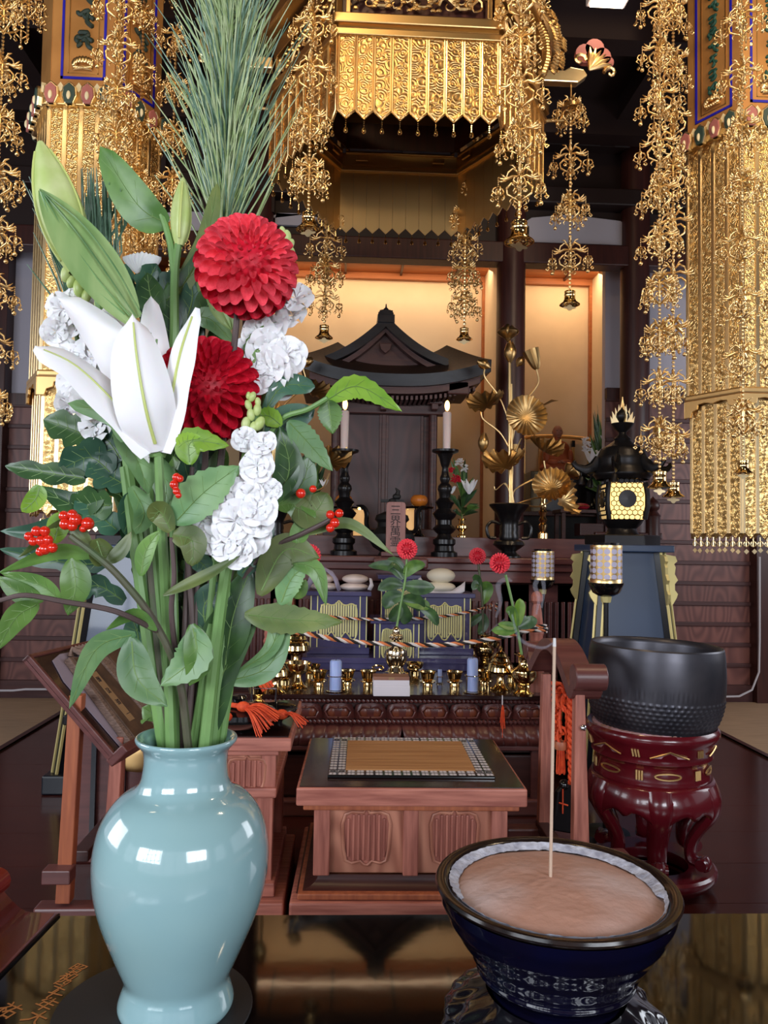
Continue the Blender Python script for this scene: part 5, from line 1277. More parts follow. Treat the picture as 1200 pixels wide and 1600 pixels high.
for s_ in (-1, 1):
    hm.sph((s_ * .03, -.23, hz * .25), .03, 10, 6, sc=(1.2, .8, .6))
    for f in range(4): hm.tube([(s_ * (.03 - .01 * f), -.245, hz * .25 - .004 + .01 * f), (s_ * (.0 - .008 * f), -.26, hz * .25 + .01 * f)], .006, 5)
    hm.tube([(s_ * .03, -.23, hz * .27), (s_ * .012, -.24, hz * .3)], .008, 5)
hm.o('hands', M['skin'], mk_, smooth=True, kind='stuff')
rb = T('red_box', 'small red lacquered box on the shelf in front of the monk figure', 'box', tstand(908, 6.3, 0)); rb.location.z = P(908, 797, 6.3).z
MB().sph((0, 0, .03), .07, 14, 8, sc=(1, .8, .42)).o('box_body', M['red_box'], rb, smooth=True)
MB().lathe([(.068, .03), (.072, .032), (.068, .036)], 16).o('lid_rim', M['gold_matte'], rb)
st = T('small_shelf_table', 'small dark stand under the red box in the right niche', 'table', (rb.location.x + .0, 6.3, zs))
hh = rb.location.z - zs
MB().box((0, 0, hh - .015), (.42, .26, .03)).o('tabletop', M['wood_dk'], st, bevel=.004)
for sx in (-1, 1):
    for sy in (-1, 1): MB().box((sx * .18, sy * .1, hh / 2 - .015), (.03, .03, hh - .03)).o('leg', M['wood_dk'], st)
MB().box((.06, -.02, hh * .35), (.2, .16, .1)).o('drawer_block', M['wood_dk'], st, bevel=.004)

# ================================================================ big lanterns (hexagonal black roof, blue tapering body)
def lantern(px, d, lb, s=1.0):
    b = P(px, 850, d); t = T('standing_lantern', lb, 'lantern', (b.x, d, 0), 0, None)
    z = lambda y: P(px, y, d).z
    k = d / 1200
    # tapered body: board faces
    zb, z1 = 0.0, z(862); w0, w1 = 72 * k, 41 * k
    zz0 = .1
    def sq(w, z): return [(-w, -w, z), (w, -w, z), (w, w, z), (-w, w, z)]
    m = MB().add(sq(w0 * .98, zz0) + sq(w1, z1), [(0, 1, 5, 4), (1, 2, 6, 5), (2, 3, 7, 6), (3, 0, 4, 7)]); m.o('tapered_body', M['navy_board'], t)
    for (sx, sy) in ((-1, -1), (1, -1), (1, 1), (-1, 1)):
        # black corner leg with gilt edges and cusped bracket wing
        p0 = Vector((sx * w0 * 1.0, sy * w0 * 1.0, zz0)); p1 = Vector((sx * w1 * 1.02, sy * w1 * 1.02, z1))
        lg = MB().tube([p0, p1], .03, 4).o('corner_leg', M['dark_side'], t)
        m = MB()
        for off in ((sx * .034, 0), (0, sy * .034)):
            m.tube([p0 + Vector((off[0], off[1], 0)), p1 + Vector((off[0], off[1], 0))], .0085, 4)
        m.o('gilt_edge', M['gold_cut'], lg)
        prof = [(0, 0), (.09, -.02), (.1, -.07), (.07, -.1), (.08, -.13), (.065, -.2), (.085, -.26), (.055, -.3), (.05, -.36), (.07, -.4), (.055, -.44), (.02, -.5), (0, -.52)]
        dz = (p1 - p0); slope = Vector((dz.x, dz.y, 0)) / dz.z
        base = p1 + Vector((0, 0, -.01)); dirv = Vector((sx, 0, 0)) 
        for dirv in (Vector((sx, 0, 0)), Vector((0, sy, 0))):
            vs = []; nn = Vector((dirv.y, dirv.x, 0)).normalized()
            for q in (-.008, .008):
                for (a, h) in prof: vs.append(base + dirv * (a * .7 + .03) + slope * h * .56 + Vector((0, 0, h * .56)) + nn * q)
            n = len(prof); fs = [tuple(range(n)), tuple(range(2 * n - 1, n - 1, -1))] + [((i + 1) % n, i, i + n, (i + 1) % n + n) for i in range(n)]
            MB().add(vs, fs).o('cusped_bracket', M['gold_cut'], lg)
    MB().box((0, 0, .05), (w0 * 2.5, w0 * 2.5, .1)).o('base', M['dark_side'], t, bevel=.01)
    MB().box((0, 0, z1 + .02), (w1 * 2.9, w1 * 2.9, .04)).o('deck', M['navy_board'], t, bevel=.006)
    MB().lathe([(0, z(862)), (58 * k, z(862)), (58 * k, z(836)), (0, z(836))], 6, off=PI / 6 + .25).o('hexagonal_plinth', M['darkiron'], t, bevel=.006)
    MB().lathe([(0, z(838)), (30 * k, z(838)), (24 * k, z(832)), (22 * k, z(826)), (30 * k, z(818)), (33 * k, z(812)), (0, z(812))], 24).o('neck', M['darkiron'], t, smooth=True, angle=40)
    # fire box: six curved panels and posts
    R1 = 42 * k; zA, zB = z(812), z(756)
    fb = MB().lathe([(R1 * .86, zA), (R1 * .95, zA + (zB - zA) * .35), (R1 * .95, zA + (zB - zA) * .65), (R1 * .88, zB)], 4, off=R_(-50)).o('lit_panels', M['lampglow'], t)
    for kx in range(4):
        a = kx * PI / 2 + R_(-50)
        MB().tube([(R1 * q * math.cos(a), R1 * q * math.sin(a), zA + (zB - zA) * h) for q, h in ((.92, 0), (1.03, .35), (1.03, .65), (.95, 1))], .012 * 1.3, 6).o('frame_post', M['darkiron'], t, smooth=True)
        am = a + PI / 4; nrm = Vector((math.cos(am), math.sin(am), 0)); tn = Vector((-nrm.y, nrm.x, 0)); ap = R1 * .95 * math.cos(PI / 4) + .004
        m = MB(); hs = .0175; rows = int((zB - zA) / (hs * 1.5)) + 1
        for r_ in range(rows):
            for cidx in range(-7, 8):
                x = (cidx + (.5 if r_ % 2 else 0)) * hs * 1.732; zz = zA + hs * .7 + r_ * hs * 1.5
                if abs(x) > R1 * .56: continue
                h = (zz - zA) / (zB - zA); q = ap * (.92 if h < .15 or h > .85 else 1.0) + .002
                pts = [nrm * q + tn * (x + hs * math.sin(j * PI / 3)) + Vector((0, 0, zz + hs * math.cos(j * PI / 3))) for j in range(7)]
                m.tube(pts, .003, 3, caps=False)
        m.o('hexagon_lattice', M['darkiron'], fb, kind='stuff')
        cc = nrm * (ap + .006) + Vector((0, 0, (zA + zB) / 2 + .012)); q = nrm.to_track_quat('Z', 'Y').to_matrix()
        MB().lathe([(0, .008), (13.5 * k, .004), (14 * k, 0)], 24, cc, rot=q).o('round_boss', M['darkiron'], fb, smooth=True)
    MB().lathe([(0, z(757)), (30 * k, z(757)), (30 * k, z(748)), (34 * k, z(746)), (0, z(745))], 6).o('top_collar', M['darkiron'], t, bevel=.003)
    # roof: hexagonal bell with upswept eave corners
    def rf(u, v):
        a = 2 * PI * u; hexr = math.cos(PI / 6) / math.cos(((a + PI / 6) % (PI / 3)) - PI / 6); 
        pr = [(0, 74, 692), (.12, 20, 694), (.3, 34, 702), (.5, 40, 716), (.65, 40, 730), (.78, 44, 738), (.9, 46, 742), (1.0, 40, 750)]
        pr[0] = (0, 12, 688)
        for i in range(len(pr) - 1):
            if v <= pr[i + 1][0]: break
        p, q = pr[i], pr[i + 1]; t_ = (v - p[0]) / (q[0] - p[0]); rr = p[1] + (q[1] - p[1]) * t_; yy = p[2] + (q[2] - p[2]) * t_
        return Vector((rr * k * math.cos(a), rr * k * math.sin(a), z(yy)))
    MB().grid(rf, 36, 22, closeu=True).o('roof_bell', M['darkiron'], t, smooth=True)
    for kx in range(6):
        a = kx * PI / 3 ; dv = Vector((math.cos(a), math.sin(a), 0))
        MB().tube([dv * 38 * k + Vector((0, 0, z(716))), dv * 46 * k + Vector((0, 0, z(731))), dv * 60 * k + Vector((0, 0, z(736))), dv * 74 * k + Vector((0, 0, z(731))), dv * 79 * k + Vector((0, 0, z(725))), dv * 76 * k + Vector((0, 0, z(722)))], [4 * k, 6 * k, 5 * k, 3 * k, 2.5 * k, 1.5 * k], 8, flat=1.6).o('eave_scroll', M['darkiron'], t, smooth=True)
        MB().tube([dv * 38 * k + Vector((0, 0, z(712))), dv * 33 * k + Vector((0, 0, z(702)))], 1.5 * k, 5).o('roof_rib', M['darkiron'], t, smooth=True)
        MB().tube([dv * 66 * k + Vector((0, 0, z(737))), dv * 66 * k + Vector((0, 0, z(744)))], .8 * k, 5).lathe([(1 * k, z(744)), (4 * k, z(747)), (5 * k, z(758)), (0, z(760))], 10, dv * 66 * k).o('corner_bell', M['darkiron'], t, smooth=True)
    MB().lathe([(0, z(690)), (12 * k, z(690)), (14 * k, z(686)), (7 * k, z(680)), (6 * k, z(676)), (13 * k, z(670)), (17 * k, z(664)), (18 * k, z(662)), (0, z(662))], 20).o('finial_dish', M['darkiron'], t, smooth=True)
    MB().lathe([(0, z(662)), (6 * k, z(660)), (11 * k, z(652)), (10 * k, z(646)), (4 * k, z(640)), (0, z(634))], 16).o('finial_jewel', M['darkiron'], t, smooth=True)
    for rot in (0, PI / 2):
        fm = MB(); out = [(-18, 662), (-20, 650), (-16, 656), (-17, 643), (-12, 650), (-12, 637), (-8, 646), (-6, 632), (-4, 640), (0, 620), (4, 640), (6, 632), (8, 646), (12, 637), (12, 650), (17, 643), (16, 656), (20, 650), (18, 662)]
        MM = Matrix.Rotation(rot, 4, 'Z'); fm.prism([(x * k, z(y)) for x, y in out] , .006, MM).o('flame_halo', M['gold_pale'], t)
    return t
lantern(972, 4.45, 'black hexagonal lantern with lit honeycomb panels on a blue tapered stand, at the right')
lantern(205, 4.45, 'matching blue-bodied gilt-edged lantern stand mostly hidden behind the bouquet')
# cylindrical lamps on poles
def shade_mat():
    m, nt, b = NT('pierced_gilt_shade'); b.inputs['Roughness'].default_value = .4
    tc = nt.nodes.new('ShaderNodeTexCoord'); sp = nt.nodes.new('ShaderNodeSeparateXYZ'); nt.links.new(tc.outputs['Object'], sp.inputs[0])
    at = nt.nodes.new('ShaderNodeMath'); at.operation = 'ARCTAN2'; nt.links.new(sp.outputs[1], at.inputs[0]); nt.links.new(sp.outputs[0], at.inputs[1])
    sc = nt.nodes.new('ShaderNodeMath'); sc.operation = 'MULTIPLY'; sc.inputs[1].default_value = .064; nt.links.new(at.outputs[0], sc.inputs[0])
    cb = nt.nodes.new('ShaderNodeCombineXYZ'); nt.links.new(sc.outputs[0], cb.inputs[0]); nt.links.new(sp.outputs[2], cb.inputs[1])
    vo = nt.nodes.new('ShaderNodeTexVoronoi'); vo.voronoi_dimensions = '2D'; vo.inputs['Scale'].default_value = 34; vo.inputs['Randomness'].default_value = 0
    nt.links.new(cb.outputs[0], vo.inputs['Vector'])
    gt = nt.nodes.new('ShaderNodeMath'); gt.operation = 'GREATER_THAN'; gt.inputs[1].default_value = .43; nt.links.new(vo.outputs['Distance'], gt.inputs[0])
    mx = nt.nodes.new('ShaderNodeMix'); mx.data_type = 'RGBA'; mx.inputs[6].default_value = rgb(196, 190, 214); mx.inputs[7].default_value = rgb(190, 158, 104)
    nt.links.new(gt.outputs[0], mx.inputs[0]); nt.links.new(mx.outputs[2], b.inputs['Base Color']); nt.links.new(gt.outputs[0], b.inputs['Metallic'])
    return m
M['shade'] = shade_mat()
def polelamp(px, y0, y1, wpx, d, lb):
    c = P(px, y1, d); k = d / 1200; t = T('cylinder_lamp', lb, 'lamp', (c.x, d, 0)); za_ = P(px, y1, d).z; zb_ = P(px, y0, d).z; w = wpx / 2 * k
    s_ = MB().lathe([(w, -.5 * (zb_ - za_)), (w, .5 * (zb_ - za_))], 36).o('shade', M['shade'], t, smooth=True); s_.location = (0, 0, (za_ + zb_) / 2)
    MB().lathe([(w * 1.02, za_), (w * 1.02, za_ + .018), (w, za_ + .02)], 36).lathe([(w * 1.01, zb_ - .01), (w * 1.01, zb_), (w * .94, zb_), (w * .94, zb_ - .02)], 36).o('gilt_rim', M['gold'], t, smooth=True, angle=40, kind='stuff')
    MB().lathe([(0, zb_ - .01), (w * .8, zb_ - .01), (w * .82, zb_ + .012), (0, zb_ + .014)], 24).o('black_cap', M['black'], t)
    MB().lathe([(0, za_ - .06), (w * .5, za_ - .06), (w * .85, za_ - .045), (w * 1.12, za_ - .004), (w * 1.12, za_ + .002), (0, za_)], 30).o('black_dish', M['black'], t, smooth=True, angle=40)
    MB().lathe([(0, za_ - .085), (w * .3, za_ - .09), (w * .36, za_ - .062), (0, za_ - .06)], 12).o('lotus_collar', M['gold_cut'], t)
    MB().tube([(0, 0, .03), (0, 0, za_ - .08)], .012, 10).o('pole', M['darkiron'], t, smooth=True)
    MB().lathe([(0, 0), (.12, 0), (.11, .02), (.03, .035), (0, .035)], 24).o('base', M['darkiron'], t, smooth=True, angle=40)
polelamp(947, 852, 911, 49, 3.55, 'larger cylindrical lamp with pierced floral shade on a pole before the blue lantern stand')
polelamp(848, 861, 906, 35, 4.9, 'smaller cylindrical lamp with pierced floral shade by the altar corner post')
# ================================================================ low seat with woven mat
def fluted_panel(parent, cx, y, cz, w, h, n, mat='wood_v', frame='wood_fig'):
    def out(k): return [(cx + x * w * k, cz + z * h * k) for x, z in ((-.30, -.47), (-.12, -.43), (-.04, -.5), (.04, -.5), (.12, -.43), (.30, -.47), (.42, -.42), (.47, -.2), (.5, .25), (.44, .42), (.3, .46), (.06, .45), (0, .54), (-.06, .45), (-.3, .46), (-.44, .42), (-.5, .25), (-.47, -.2), (-.42, -.42))]
    o_ = out(1.0); q = MB().tube([(x, y - .004, z) for x, z in o_ + o_[:1]], .0055, 6).o('cusped_outline', M[frame], parent, smooth=True)
    MB().prism(out(.97), .004, Matrix.Translation((0, y + .001, 0))).o('sunk_field', M[mat], parent)
    for i in range(n):
        x = cx + (i - (n - 1) / 2) * w * .86 / n
        MB().box((x, y - .004, cz), (w * .86 / n * .52, .012, h * (.84 if 0 < i < n - 1 else .7))).o('slat', M[mat], parent, bevel=.003)
dS = 2.60
a = P(466, 1228, dS); b = P(829, 1240, dS - .02); SW = b.x - a.x; zs_t = (a.z + b.z) / 2
seat = T('low_ritual_seat', 'low reddish wooden box seat with fluted cusped panels and a woven mat on top', 'seat', ((a.x + b.x) / 2, dS + .33, 0), R_(-1.2))
SD = .66; FY2 = -SD / 2
MB().box((0, 0, zs_t - .03), (SW, SD, .06)).o('top_slab', M['wood_f'], seat, bevel=.006)
MB().box((0, 0, zs_t + .001), (SW - .02, SD - .02, .004)).o('polished_top', M['wood_top'], seat)
MB().box((0, 0, zs_t - .071), (SW - .045, SD - .045, .02)).o('under_moulding', M['wood_o'], seat, bevel=.004)
z1 = zs_t - .082; z0 = z1 - .225; BW = SW * .78
MB().box((0, 0, (z0 + z1) / 2), (BW - .03, SD - .15, z1 - z0)).o('box_body', M['wood_fig'], seat)
for x in (-BW / 2, 0, BW / 2): MB().box((x, FY2 + .07, (z0 + z1) / 2), (.055 if x else .052, .05, z1 - z0)).o('post', M['wood_v'], seat, bevel=.004)
for x in (-BW / 2, BW / 2): MB().box((x, -FY2 - .07, (z0 + z1) / 2), (.055, .05, z1 - z0)).o('post', M['wood_v'], seat, bevel=.004)
for s_ in (-1, 1): fluted_panel(seat, s_ * BW / 4, FY2 + .073, (z0 + z1) / 2 + .008, BW * .27, (z1 - z0) * .82, 8)
def cove(u, v):
    a = v * PI / 2; k = 1 - math.cos(a); sx = (BW / 2 + .01) + k * (SW * .5 - BW / 2 - .015); sy = (SD / 2 - .06) + k * .05
    an = [(-1, -1), (1, -1), (1, 1), (-1, 1), (-1, -1)]; i = min(3, int(u * 4)); f = u * 4 - i
    return Vector((sx * (an[i][0] * (1 - f) + an[i + 1][0] * f), sy * (an[i][1] * (1 - f) + an[i + 1][1] * f), z0 - .042 * math.sin(a)))
MB().grid(cove, 16, 6).o('cove_moulding', M['wood_dk'], seat, smooth=True, angle=50)
MB().box((0, 0, z0 - .05), (SW - .02, SD - .0, .02)).o('base_step', M['wood_o'], seat, bevel=.004)
zb_ = (z0 - .062)
MB().box((0, 0, zb_ / 2), (SW + .03, SD + .03, zb_)).o('base', M['wood_f'], seat, bevel=.008)
# mat
mt = T('woven_mat', 'small tan woven reed mat with a white patterned brocade border on the low seat', 'mat', (seat.location.x + .0, seat.location.y + .02, zs_t + .003), R_(-1.2))
a = PZ(514, 1218, zs_t); b = PZ(778, 1221, zs_t); MW = b.x - a.x; c_ = PZ(521, 1157, zs_t); MD = c_.y - a.y
mt.location.x = (a.x + b.x) / 2; mt.location.y = (a.y + c_.y) / 2
MB().box((0, 0, .005), (MW, MD, .01)).o('border_cloth', M['black'], mt, bevel=.003)
bw = .062
MB().box((0, 0, .0085), (MW - 2 * bw, MD - 2 * bw, .008)).o('reed_weave', M['mat_reed'], mt)
rb = MB()
n = int((MD - 2 * bw) / .0075)
for i in range(n): rb.box((0, -(MD / 2 - bw) + .004 + i * .0075, .0125), (MW - 2 * bw, .0055, .003))
rb.o('reed', M['mat_reed'], mt, kind='stuff')
# brocade rosettes (linked ovals) along the border
def rosette(x, y, s, r=0):
    m = MB()
    for k in range(4):
        a = k * PI / 2 + PI / 4 + r; cx, cy = x + s * .5 * math.cos(a), y + s * .5 * math.sin(a)
        m.add([(cx + s * .46 * math.cos(a + t) * (1 if t else 1), cy + s * .46 * math.sin(a + t) * .62 if False else cy + s * .38 * math.sin(a + t), .0106) for t in [j * PI / 4 for j in range(8)]], [tuple(range(8))])
    return m
m = MB(); step = .034
nx = int(MW / step); ny = int((MD - 2 * step) / step)
for i in range(nx + 1):
    for yy in (-MD / 2 + .017, -MD / 2 + .047, MD / 2 - .017, MD / 2 - .047):
        q = rosette(-MW / 2 + .017 + i * (MW - .034) / nx, yy, .0165); m.add(q.v, q.f)
for j in range(1, ny + 2):
    for xx in (-MW / 2 + .017, -MW / 2 + .047, MW / 2 - .017, MW / 2 - .047):
        q = rosette(xx, -MD / 2 + .017 + j * (MD - .034) / (ny + 2), .0165); m.add(q.v, q.f)
m.o('brocade_flowers', M['white'], mt, kind='stuff')

# ================================================================ side table left of the seat
dT = 2.66
a = P(455, 1172, dT); zt1 = a.z + .04; TW = .5
sx_ = a.x - TW / 2
tbl = T('side_table', 'narrow reddish wooden side table behind the vase carrying black lacquer bowls', 'table', (sx_, dT + .3, 0))
MB().box((0, 0, zt1 - .02), (TW, .62, .045)).o('top_slab', M['wood_f'], tbl, bevel=.005)
MB().box((0, 0, zt1 + .004), (TW - .02, .6, .006)).o('polished_top', M['wood_top'], tbl)
MB().box((0, 0, zt1 - .055), (TW - .09, .54, .025)).o('moulding', M['wood_f'], tbl, bevel=.004)
MB().box((0, 0, zt1 - .14), (TW - .14, .48, .15)).o('upper_body', M['wood_fig'], tbl)
fluted_panel(tbl, .095, -.243, zt1 - .135, .13, .11, 6); fluted_panel(tbl, -.095, -.243, zt1 - .135, .13, .11, 6)
for x in (-TW / 2 + .08, 0, TW / 2 - .08): MB().box((x, -.235, zt1 - .14), (.05, .03, .14)).o('post', M['wood_v'], tbl, bevel=.003)
zz = P(433, 1245, dT).z
MB().box((0, 0, zz), (TW - .1, .53, .035)).o('waist_ledge', M['wood_f'], tbl, bevel=.006)
zq = P(433, 1388, dT).z
for x in (-TW / 2 + .09, TW / 2 - .09):
    for y in (-.22, .22): MB().box((x, y, (zz + zq) / 2), (.055, .05, zz - zq)).o('leg', M['wood_v'], tbl, bevel=.004)
MB().box((0, .0, (zz + zq) / 2), (TW - .2, .4, zz - zq)).o('lower_body', M['wood_fig'], tbl)
MB().box((0, 0, zq - .02), (TW - .1, .54, .045)).o('base_step', M['wood_f'], tbl, bevel=.004)
MB().box((0, 0, (zq - .045) / 2), (TW - .03, .62, zq - .045)).o('base', M['wood_f'], tbl, bevel=.006)
# lacquer bowls and tassels
ztt = zt1 + .007
def lac(px, py, s, lb, lid=True, nm='lacquer_bowl'):
    c = PZ(px, py, ztt); t = T(nm, lb, 'bowl', c)
    MB().lathe([(0, 0), (.06 * s, 0), (.065 * s, .008), (.13 * s, .03), (.15 * s, .05), (.148 * s, .054), (.12 * s, .04), (0, .03)], 32).o('dish', M['black'], t, smooth=True, angle=40)
    if lid: MB().lathe([(.13 * s, .05), (.128 * s, .07), (.09 * s, .085), (.03 * s, .093), (.02 * s, .1), (.03 * s, .112), (.024 * s, .12), (0, .122)], 32).o('lid', M['black'], t, smooth=True, angle=40)
    return t
lac(372, 1140, 1.0, 'black lacquered lidded bowl on the side table under the orange tassel')
lac(425, 1128, .62, 'small black lacquered dish at the right end of the side table', False)
m = MB().box((0, 0, .004), (.1, .08, .008)); fr = T('wire_rack', 'small silver square wire frame beside the black bowl', 'rack', PZ(418, 1122, ztt))
MB().tube([(-.06, 0, 0), (-.06, 0, .11), (.03, 0, .11), (.03, 0, 0)], .004, 6).o('frame_wire', M['chrome'], fr)
t = T('brass_cone_cup', 'small brass cup on the side table at the foot of the altar', 'cup', PZ(404, 1106, ztt)); MB().lathe([(0, 0), (.045, 0), (.03, .02), (.012, .035), (.02, .05), (.04, .06), (.045, .09), (.03, .08), (0, .06)], 24).o('body', M['brass'], t, smooth=True)
def tassel(knot, dirs, lb, n=36, rad=.0022, cordpts=None):
    t = T('orange_tassel', lb, 'tassel', knot); rnd = random.Random(5); k0 = Vector(knot)
    m = MB()
    for i in range(n):
        e = Vector(dirs[0]).lerp(Vector(dirs[1]), i / (n - 1)) + Vector((rnd.uniform(-.01, .01), rnd.uniform(-.02, .02), rnd.uniform(-.008, .008)))
        e = e - k0; mid = e * .5 + Vector((0, -.01, .018 + rnd.uniform(0, .008)))
        m.tube(CRV([(0, 0, 0), mid, e], 4), rad, 4)
    m.o('threads', M['orange_cord'], t, smooth=True, kind='stuff')
    MB().sph((0, 0, .004), .02, 10, 7, sc=(1.2, .9, .9)).o('knot', M['orange_cord'], t, smooth=True)
    if cordpts:
        m = MB()
        for q in range(4): m.tube([Vector(p) - k0 + Vector((0, .006 * q, .004 * (q % 2))) for p in CRV(cordpts, 4)], .0045, 6)
        m.o('cord', M['orange_cord'], t, smooth=True, kind='stuff')
    return t
tassel(P(380, 1106, 2.66), [P(402, 1152, 2.6), P(440, 1116, 2.62)], 'orange silk tassel lying over the black lidded bowl', cordpts=[P(380, 1106, 2.66), P(355, 1103, 2.68), P(320, 1106, 2.7)])
tassel(P(352, 1122, 2.62), [P(330, 1128, 2.6), P(336, 1122, 2.6)], 'short end of orange cord at the left of the black bowl', 12)
tassel(P(440, 1118, 2.75), [P(470, 1135, 2.72), P(478, 1128, 2.74)], 'second orange tassel hanging at the right of the black dish', 20, cordpts=[P(440, 1118, 2.75), P(420, 1120, 2.76), P(405, 1122, 2.76)])
cr = [P(395, 1062, 3.0), P(405, 1072, 3.0), P(410, 1085, 3.0)]
t = T('orange_cord_bundle', 'loop of red-orange cord beside the left brass censer', 'cord', cr[0]); m = MB()
for q in range(4): m.tube([p - cr[0] + Vector((.012 * q, 0, .006 * q)) for p in CRV([P(392, 1055, 3.0), P(402, 1065, 3.0), P(412, 1080, 3.0)], 4)], .006, 6)
m.o('cord_strands', M['orange_cord'], t, smooth=True, kind='stuff')

# ================================================================ reading desk on the left
dA = 2.6
A_ = P(42, 1024, dA); B_ = P(178, 1182, dA - .05); D_ = P(150, 994, 3.1); C_ = B_ + D_ - A_
rd = T('reading_desk', 'dark sloping book rest on reddish wooden trestle legs at the left', 'reading desk', ((A_.x + B_.x) / 2, (A_.y + D_.y) / 2, 0))
ux = (B_ - A_); uy = (D_ - A_); LX, LY = ux.length, uy.length; ex = ux.normalized(); ey = (uy - ex * uy.dot(ex)).normalized(); ez = ex.cross(ey).normalized()
if ez.z < 0: ez = -ez
BM = Matrix.Translation(A_ - Vector(rd.location)) @ Matrix((ex, ey, ez)).transposed().to_4x4()
def bbox(m, x0, x1, y0, y1, z0, z1):
    vs = [BM @ Vector((x, y, z)) for z in (z0, z1) for x, y in ((x0, y0), (x1, y0), (x1, y1), (x0, y1))]
    return m.add(vs, [(3, 2, 1, 0), (4, 5, 6, 7), (0, 1, 5, 4), (1, 2, 6, 5), (2, 3, 7, 6), (3, 0, 4, 7)])
bbox(MB(), 0, LX, 0, LY, -.022, 0).o('sloping_board', M['wood_top'], rd, bevel=.01)
for (x0, x1, y0, y1) in ((0, LX, 0, .016), (0, LX, LY - .016, LY), (0, .016, 0, LY)): bbox(MB(), x0, x1, y0, y1, -.026, .006).o('raised_edge', M['altar_wood'], rd, bevel=.004)
bbox(MB(), LX - .01, LX + .02, 0, LY, -.03, .045).o('book_stop', M['altar_wood'], rd, bevel=.004)
def legp(x0, x1, ya, yb, wpx, dd, nm='leg', mat='wood_v'):
    a = P(x0, ya, dd); b = P(x1, yb, dd); o = Vector(rd.location); w_ = wpx * dd / 2400
    vs = []
    for p, k in ((a, 1), (b, 1.08)):
        for sx, sy in ((-1, -1), (1, -1), (1, 1), (-1, 1)): vs.append(p - o + Vector((sx * w_ * k, sy * .022, 0)))
    return MB().add(vs, [(0, 1, 2, 3), (7, 6, 5, 4), (4, 5, 1, 0), (5, 6, 2, 1), (6, 7, 3, 2), (7, 4, 0, 3)]).o(nm, M[mat], rd, bevel=.003)
legp(121, 101, 1085, 1408, 20, 2.62, mat='wood_o'); legp(186, 168, 1150, 1408, 18, 2.66)
legp(190, 178, 1085, 1330, 17, 3.08); legp(250, 238, 1120, 1330, 17, 3.08)
o = Vector(rd.location)
for (px, py) in ((102, 1366), (170, 1366)):
    c = P(px, py, 2.62); MB().box((c.x - o.x, .22 , c.z), (.055, .62, .04)).o('stretcher', M['wood_dk'], rd, bevel=.004)
c = P(92, 1366, 2.58); MB().box((c.x - o.x, c.y - o.y, c.z), (.09, .06, .045)).o('stretcher_end', M['altar_wood'], rd, bevel=.004)
c = P(104, 1412, 2.62)
for (px, dd) in ((135, 2.62), (215, 3.08)):
    c = P(px, 1412, dd); MB().box((c.x - o.x, dd - o.y, c.z / 2), (.32, .07, max(.04, c.z))).o('foot', M['altar_wood'], rd, bevel=.008)
# book and cloth
bk = T('old_sutra_book', 'open old book with worn brown covers and title slip on the book rest', 'book', rd.location)
cl = T('grey_cloth', 'pale grey-lilac cloth under the old book on the book rest', 'cloth', rd.location)
def bprism(poly, z0, z1, parent, nm, mat, bev=0):
    vs = [BM @ Vector((x, y, z)) for z in (z0, z1) for x, y in poly]; n = len(poly)
    return MB().add(vs, [tuple(range(n - 1, -1, -1)), tuple(range(n, 2 * n))] + [(i, (i + 1) % n, (i + 1) % n + n, i + n) for i in range(n)]).o(nm, M[mat], parent, bevel=bev)
def XY(fx, fy): return (LX * fx, LY * fy)
bprism([XY(.06, .34), XY(.1, .2), XY(.3, .13), XY(.98, .13), XY(.98, .95), XY(.08, .95)], .001, .004, cl, 'cloth_sheet', 'paper_lav', .001)
bprism([XY(.14, .30), XY(.98, .18), XY(.98, .28), XY(.16, .42)], .005, .03, bk, 'page_block', 'book_pg', .002)
bprism([XY(.16, .32), XY(.98, .24), XY(.98, .60), XY(.2, .64)], .006, .036, bk, 'left_cover', 'book_br', .003)
bprism([XY(.12, .6), XY(.98, .58), XY(.98, .70), XY(.12, .74)], .008, .044, bk, 'page_block', 'book_pg', .003)
bprism([XY(.12, .72), XY(.98, .68), XY(.98, .96), XY(.12, .98)], .008, .05, bk, 'right_cover', 'book_br', .003)
bprism([XY(.34, .36), XY(.84, .33), XY(.84, .41), XY(.34, .44)], .0365, .038, bk, 'title_slip', 'label_tan')
for i, chh in enumerate('般若経一'):
    q = text(chh, .026, M['ink'], bk, (0, 0, 0)); q.matrix_basis = BM @ Matrix.Translation((LX * (.41 + i * .12), LY * .385, .0385)) @ Matrix.Rotation(-PI / 2, 4, 'Z')
m = MB()
for i in range(5):
    x, y = XY(.12, .40 + i * .05); m.tube([BM @ Vector((x, y, .012)), BM @ Vector((x - .018, y + .01, .03)), BM @ Vector((x + .02, y + .015, .045))], .012, 6)
m.o('crumpled_page_edge', M['book_pg'], bk, smooth=True, kind='stuff')
# dark stand with gilt ornament behind desk
c = P(195, 1200, 3.3); t = T('black_metal_stand', 'dark cabinet base with gilt ornament seen between the desk legs and the vase', 'stand', (c.x, 3.4, 0))
MB().box((0, 0, .3), (.42, .2, .5)).o('panel_body', M['altar_wood'], t, bevel=.01); MB().box((0, 0, .58), (.5, .26, .04)).o('top', M['darkiron'], t, bevel=.004); MB().box((0, 0, .03), (.5, .26, .06)).o('base', M['altar_wood'], t, bevel=.006)
MB().sph((.06, -.12, .42), .09, 14, 8, sc=(1.3, .12, .6)).o('gilt_plaque', M['gold_matte'], t, smooth=True)
for x in (-.12, .0): MB().box((x, -.12, .3), (.02, .02, .5)).o('upright', M['dark_side'], t)

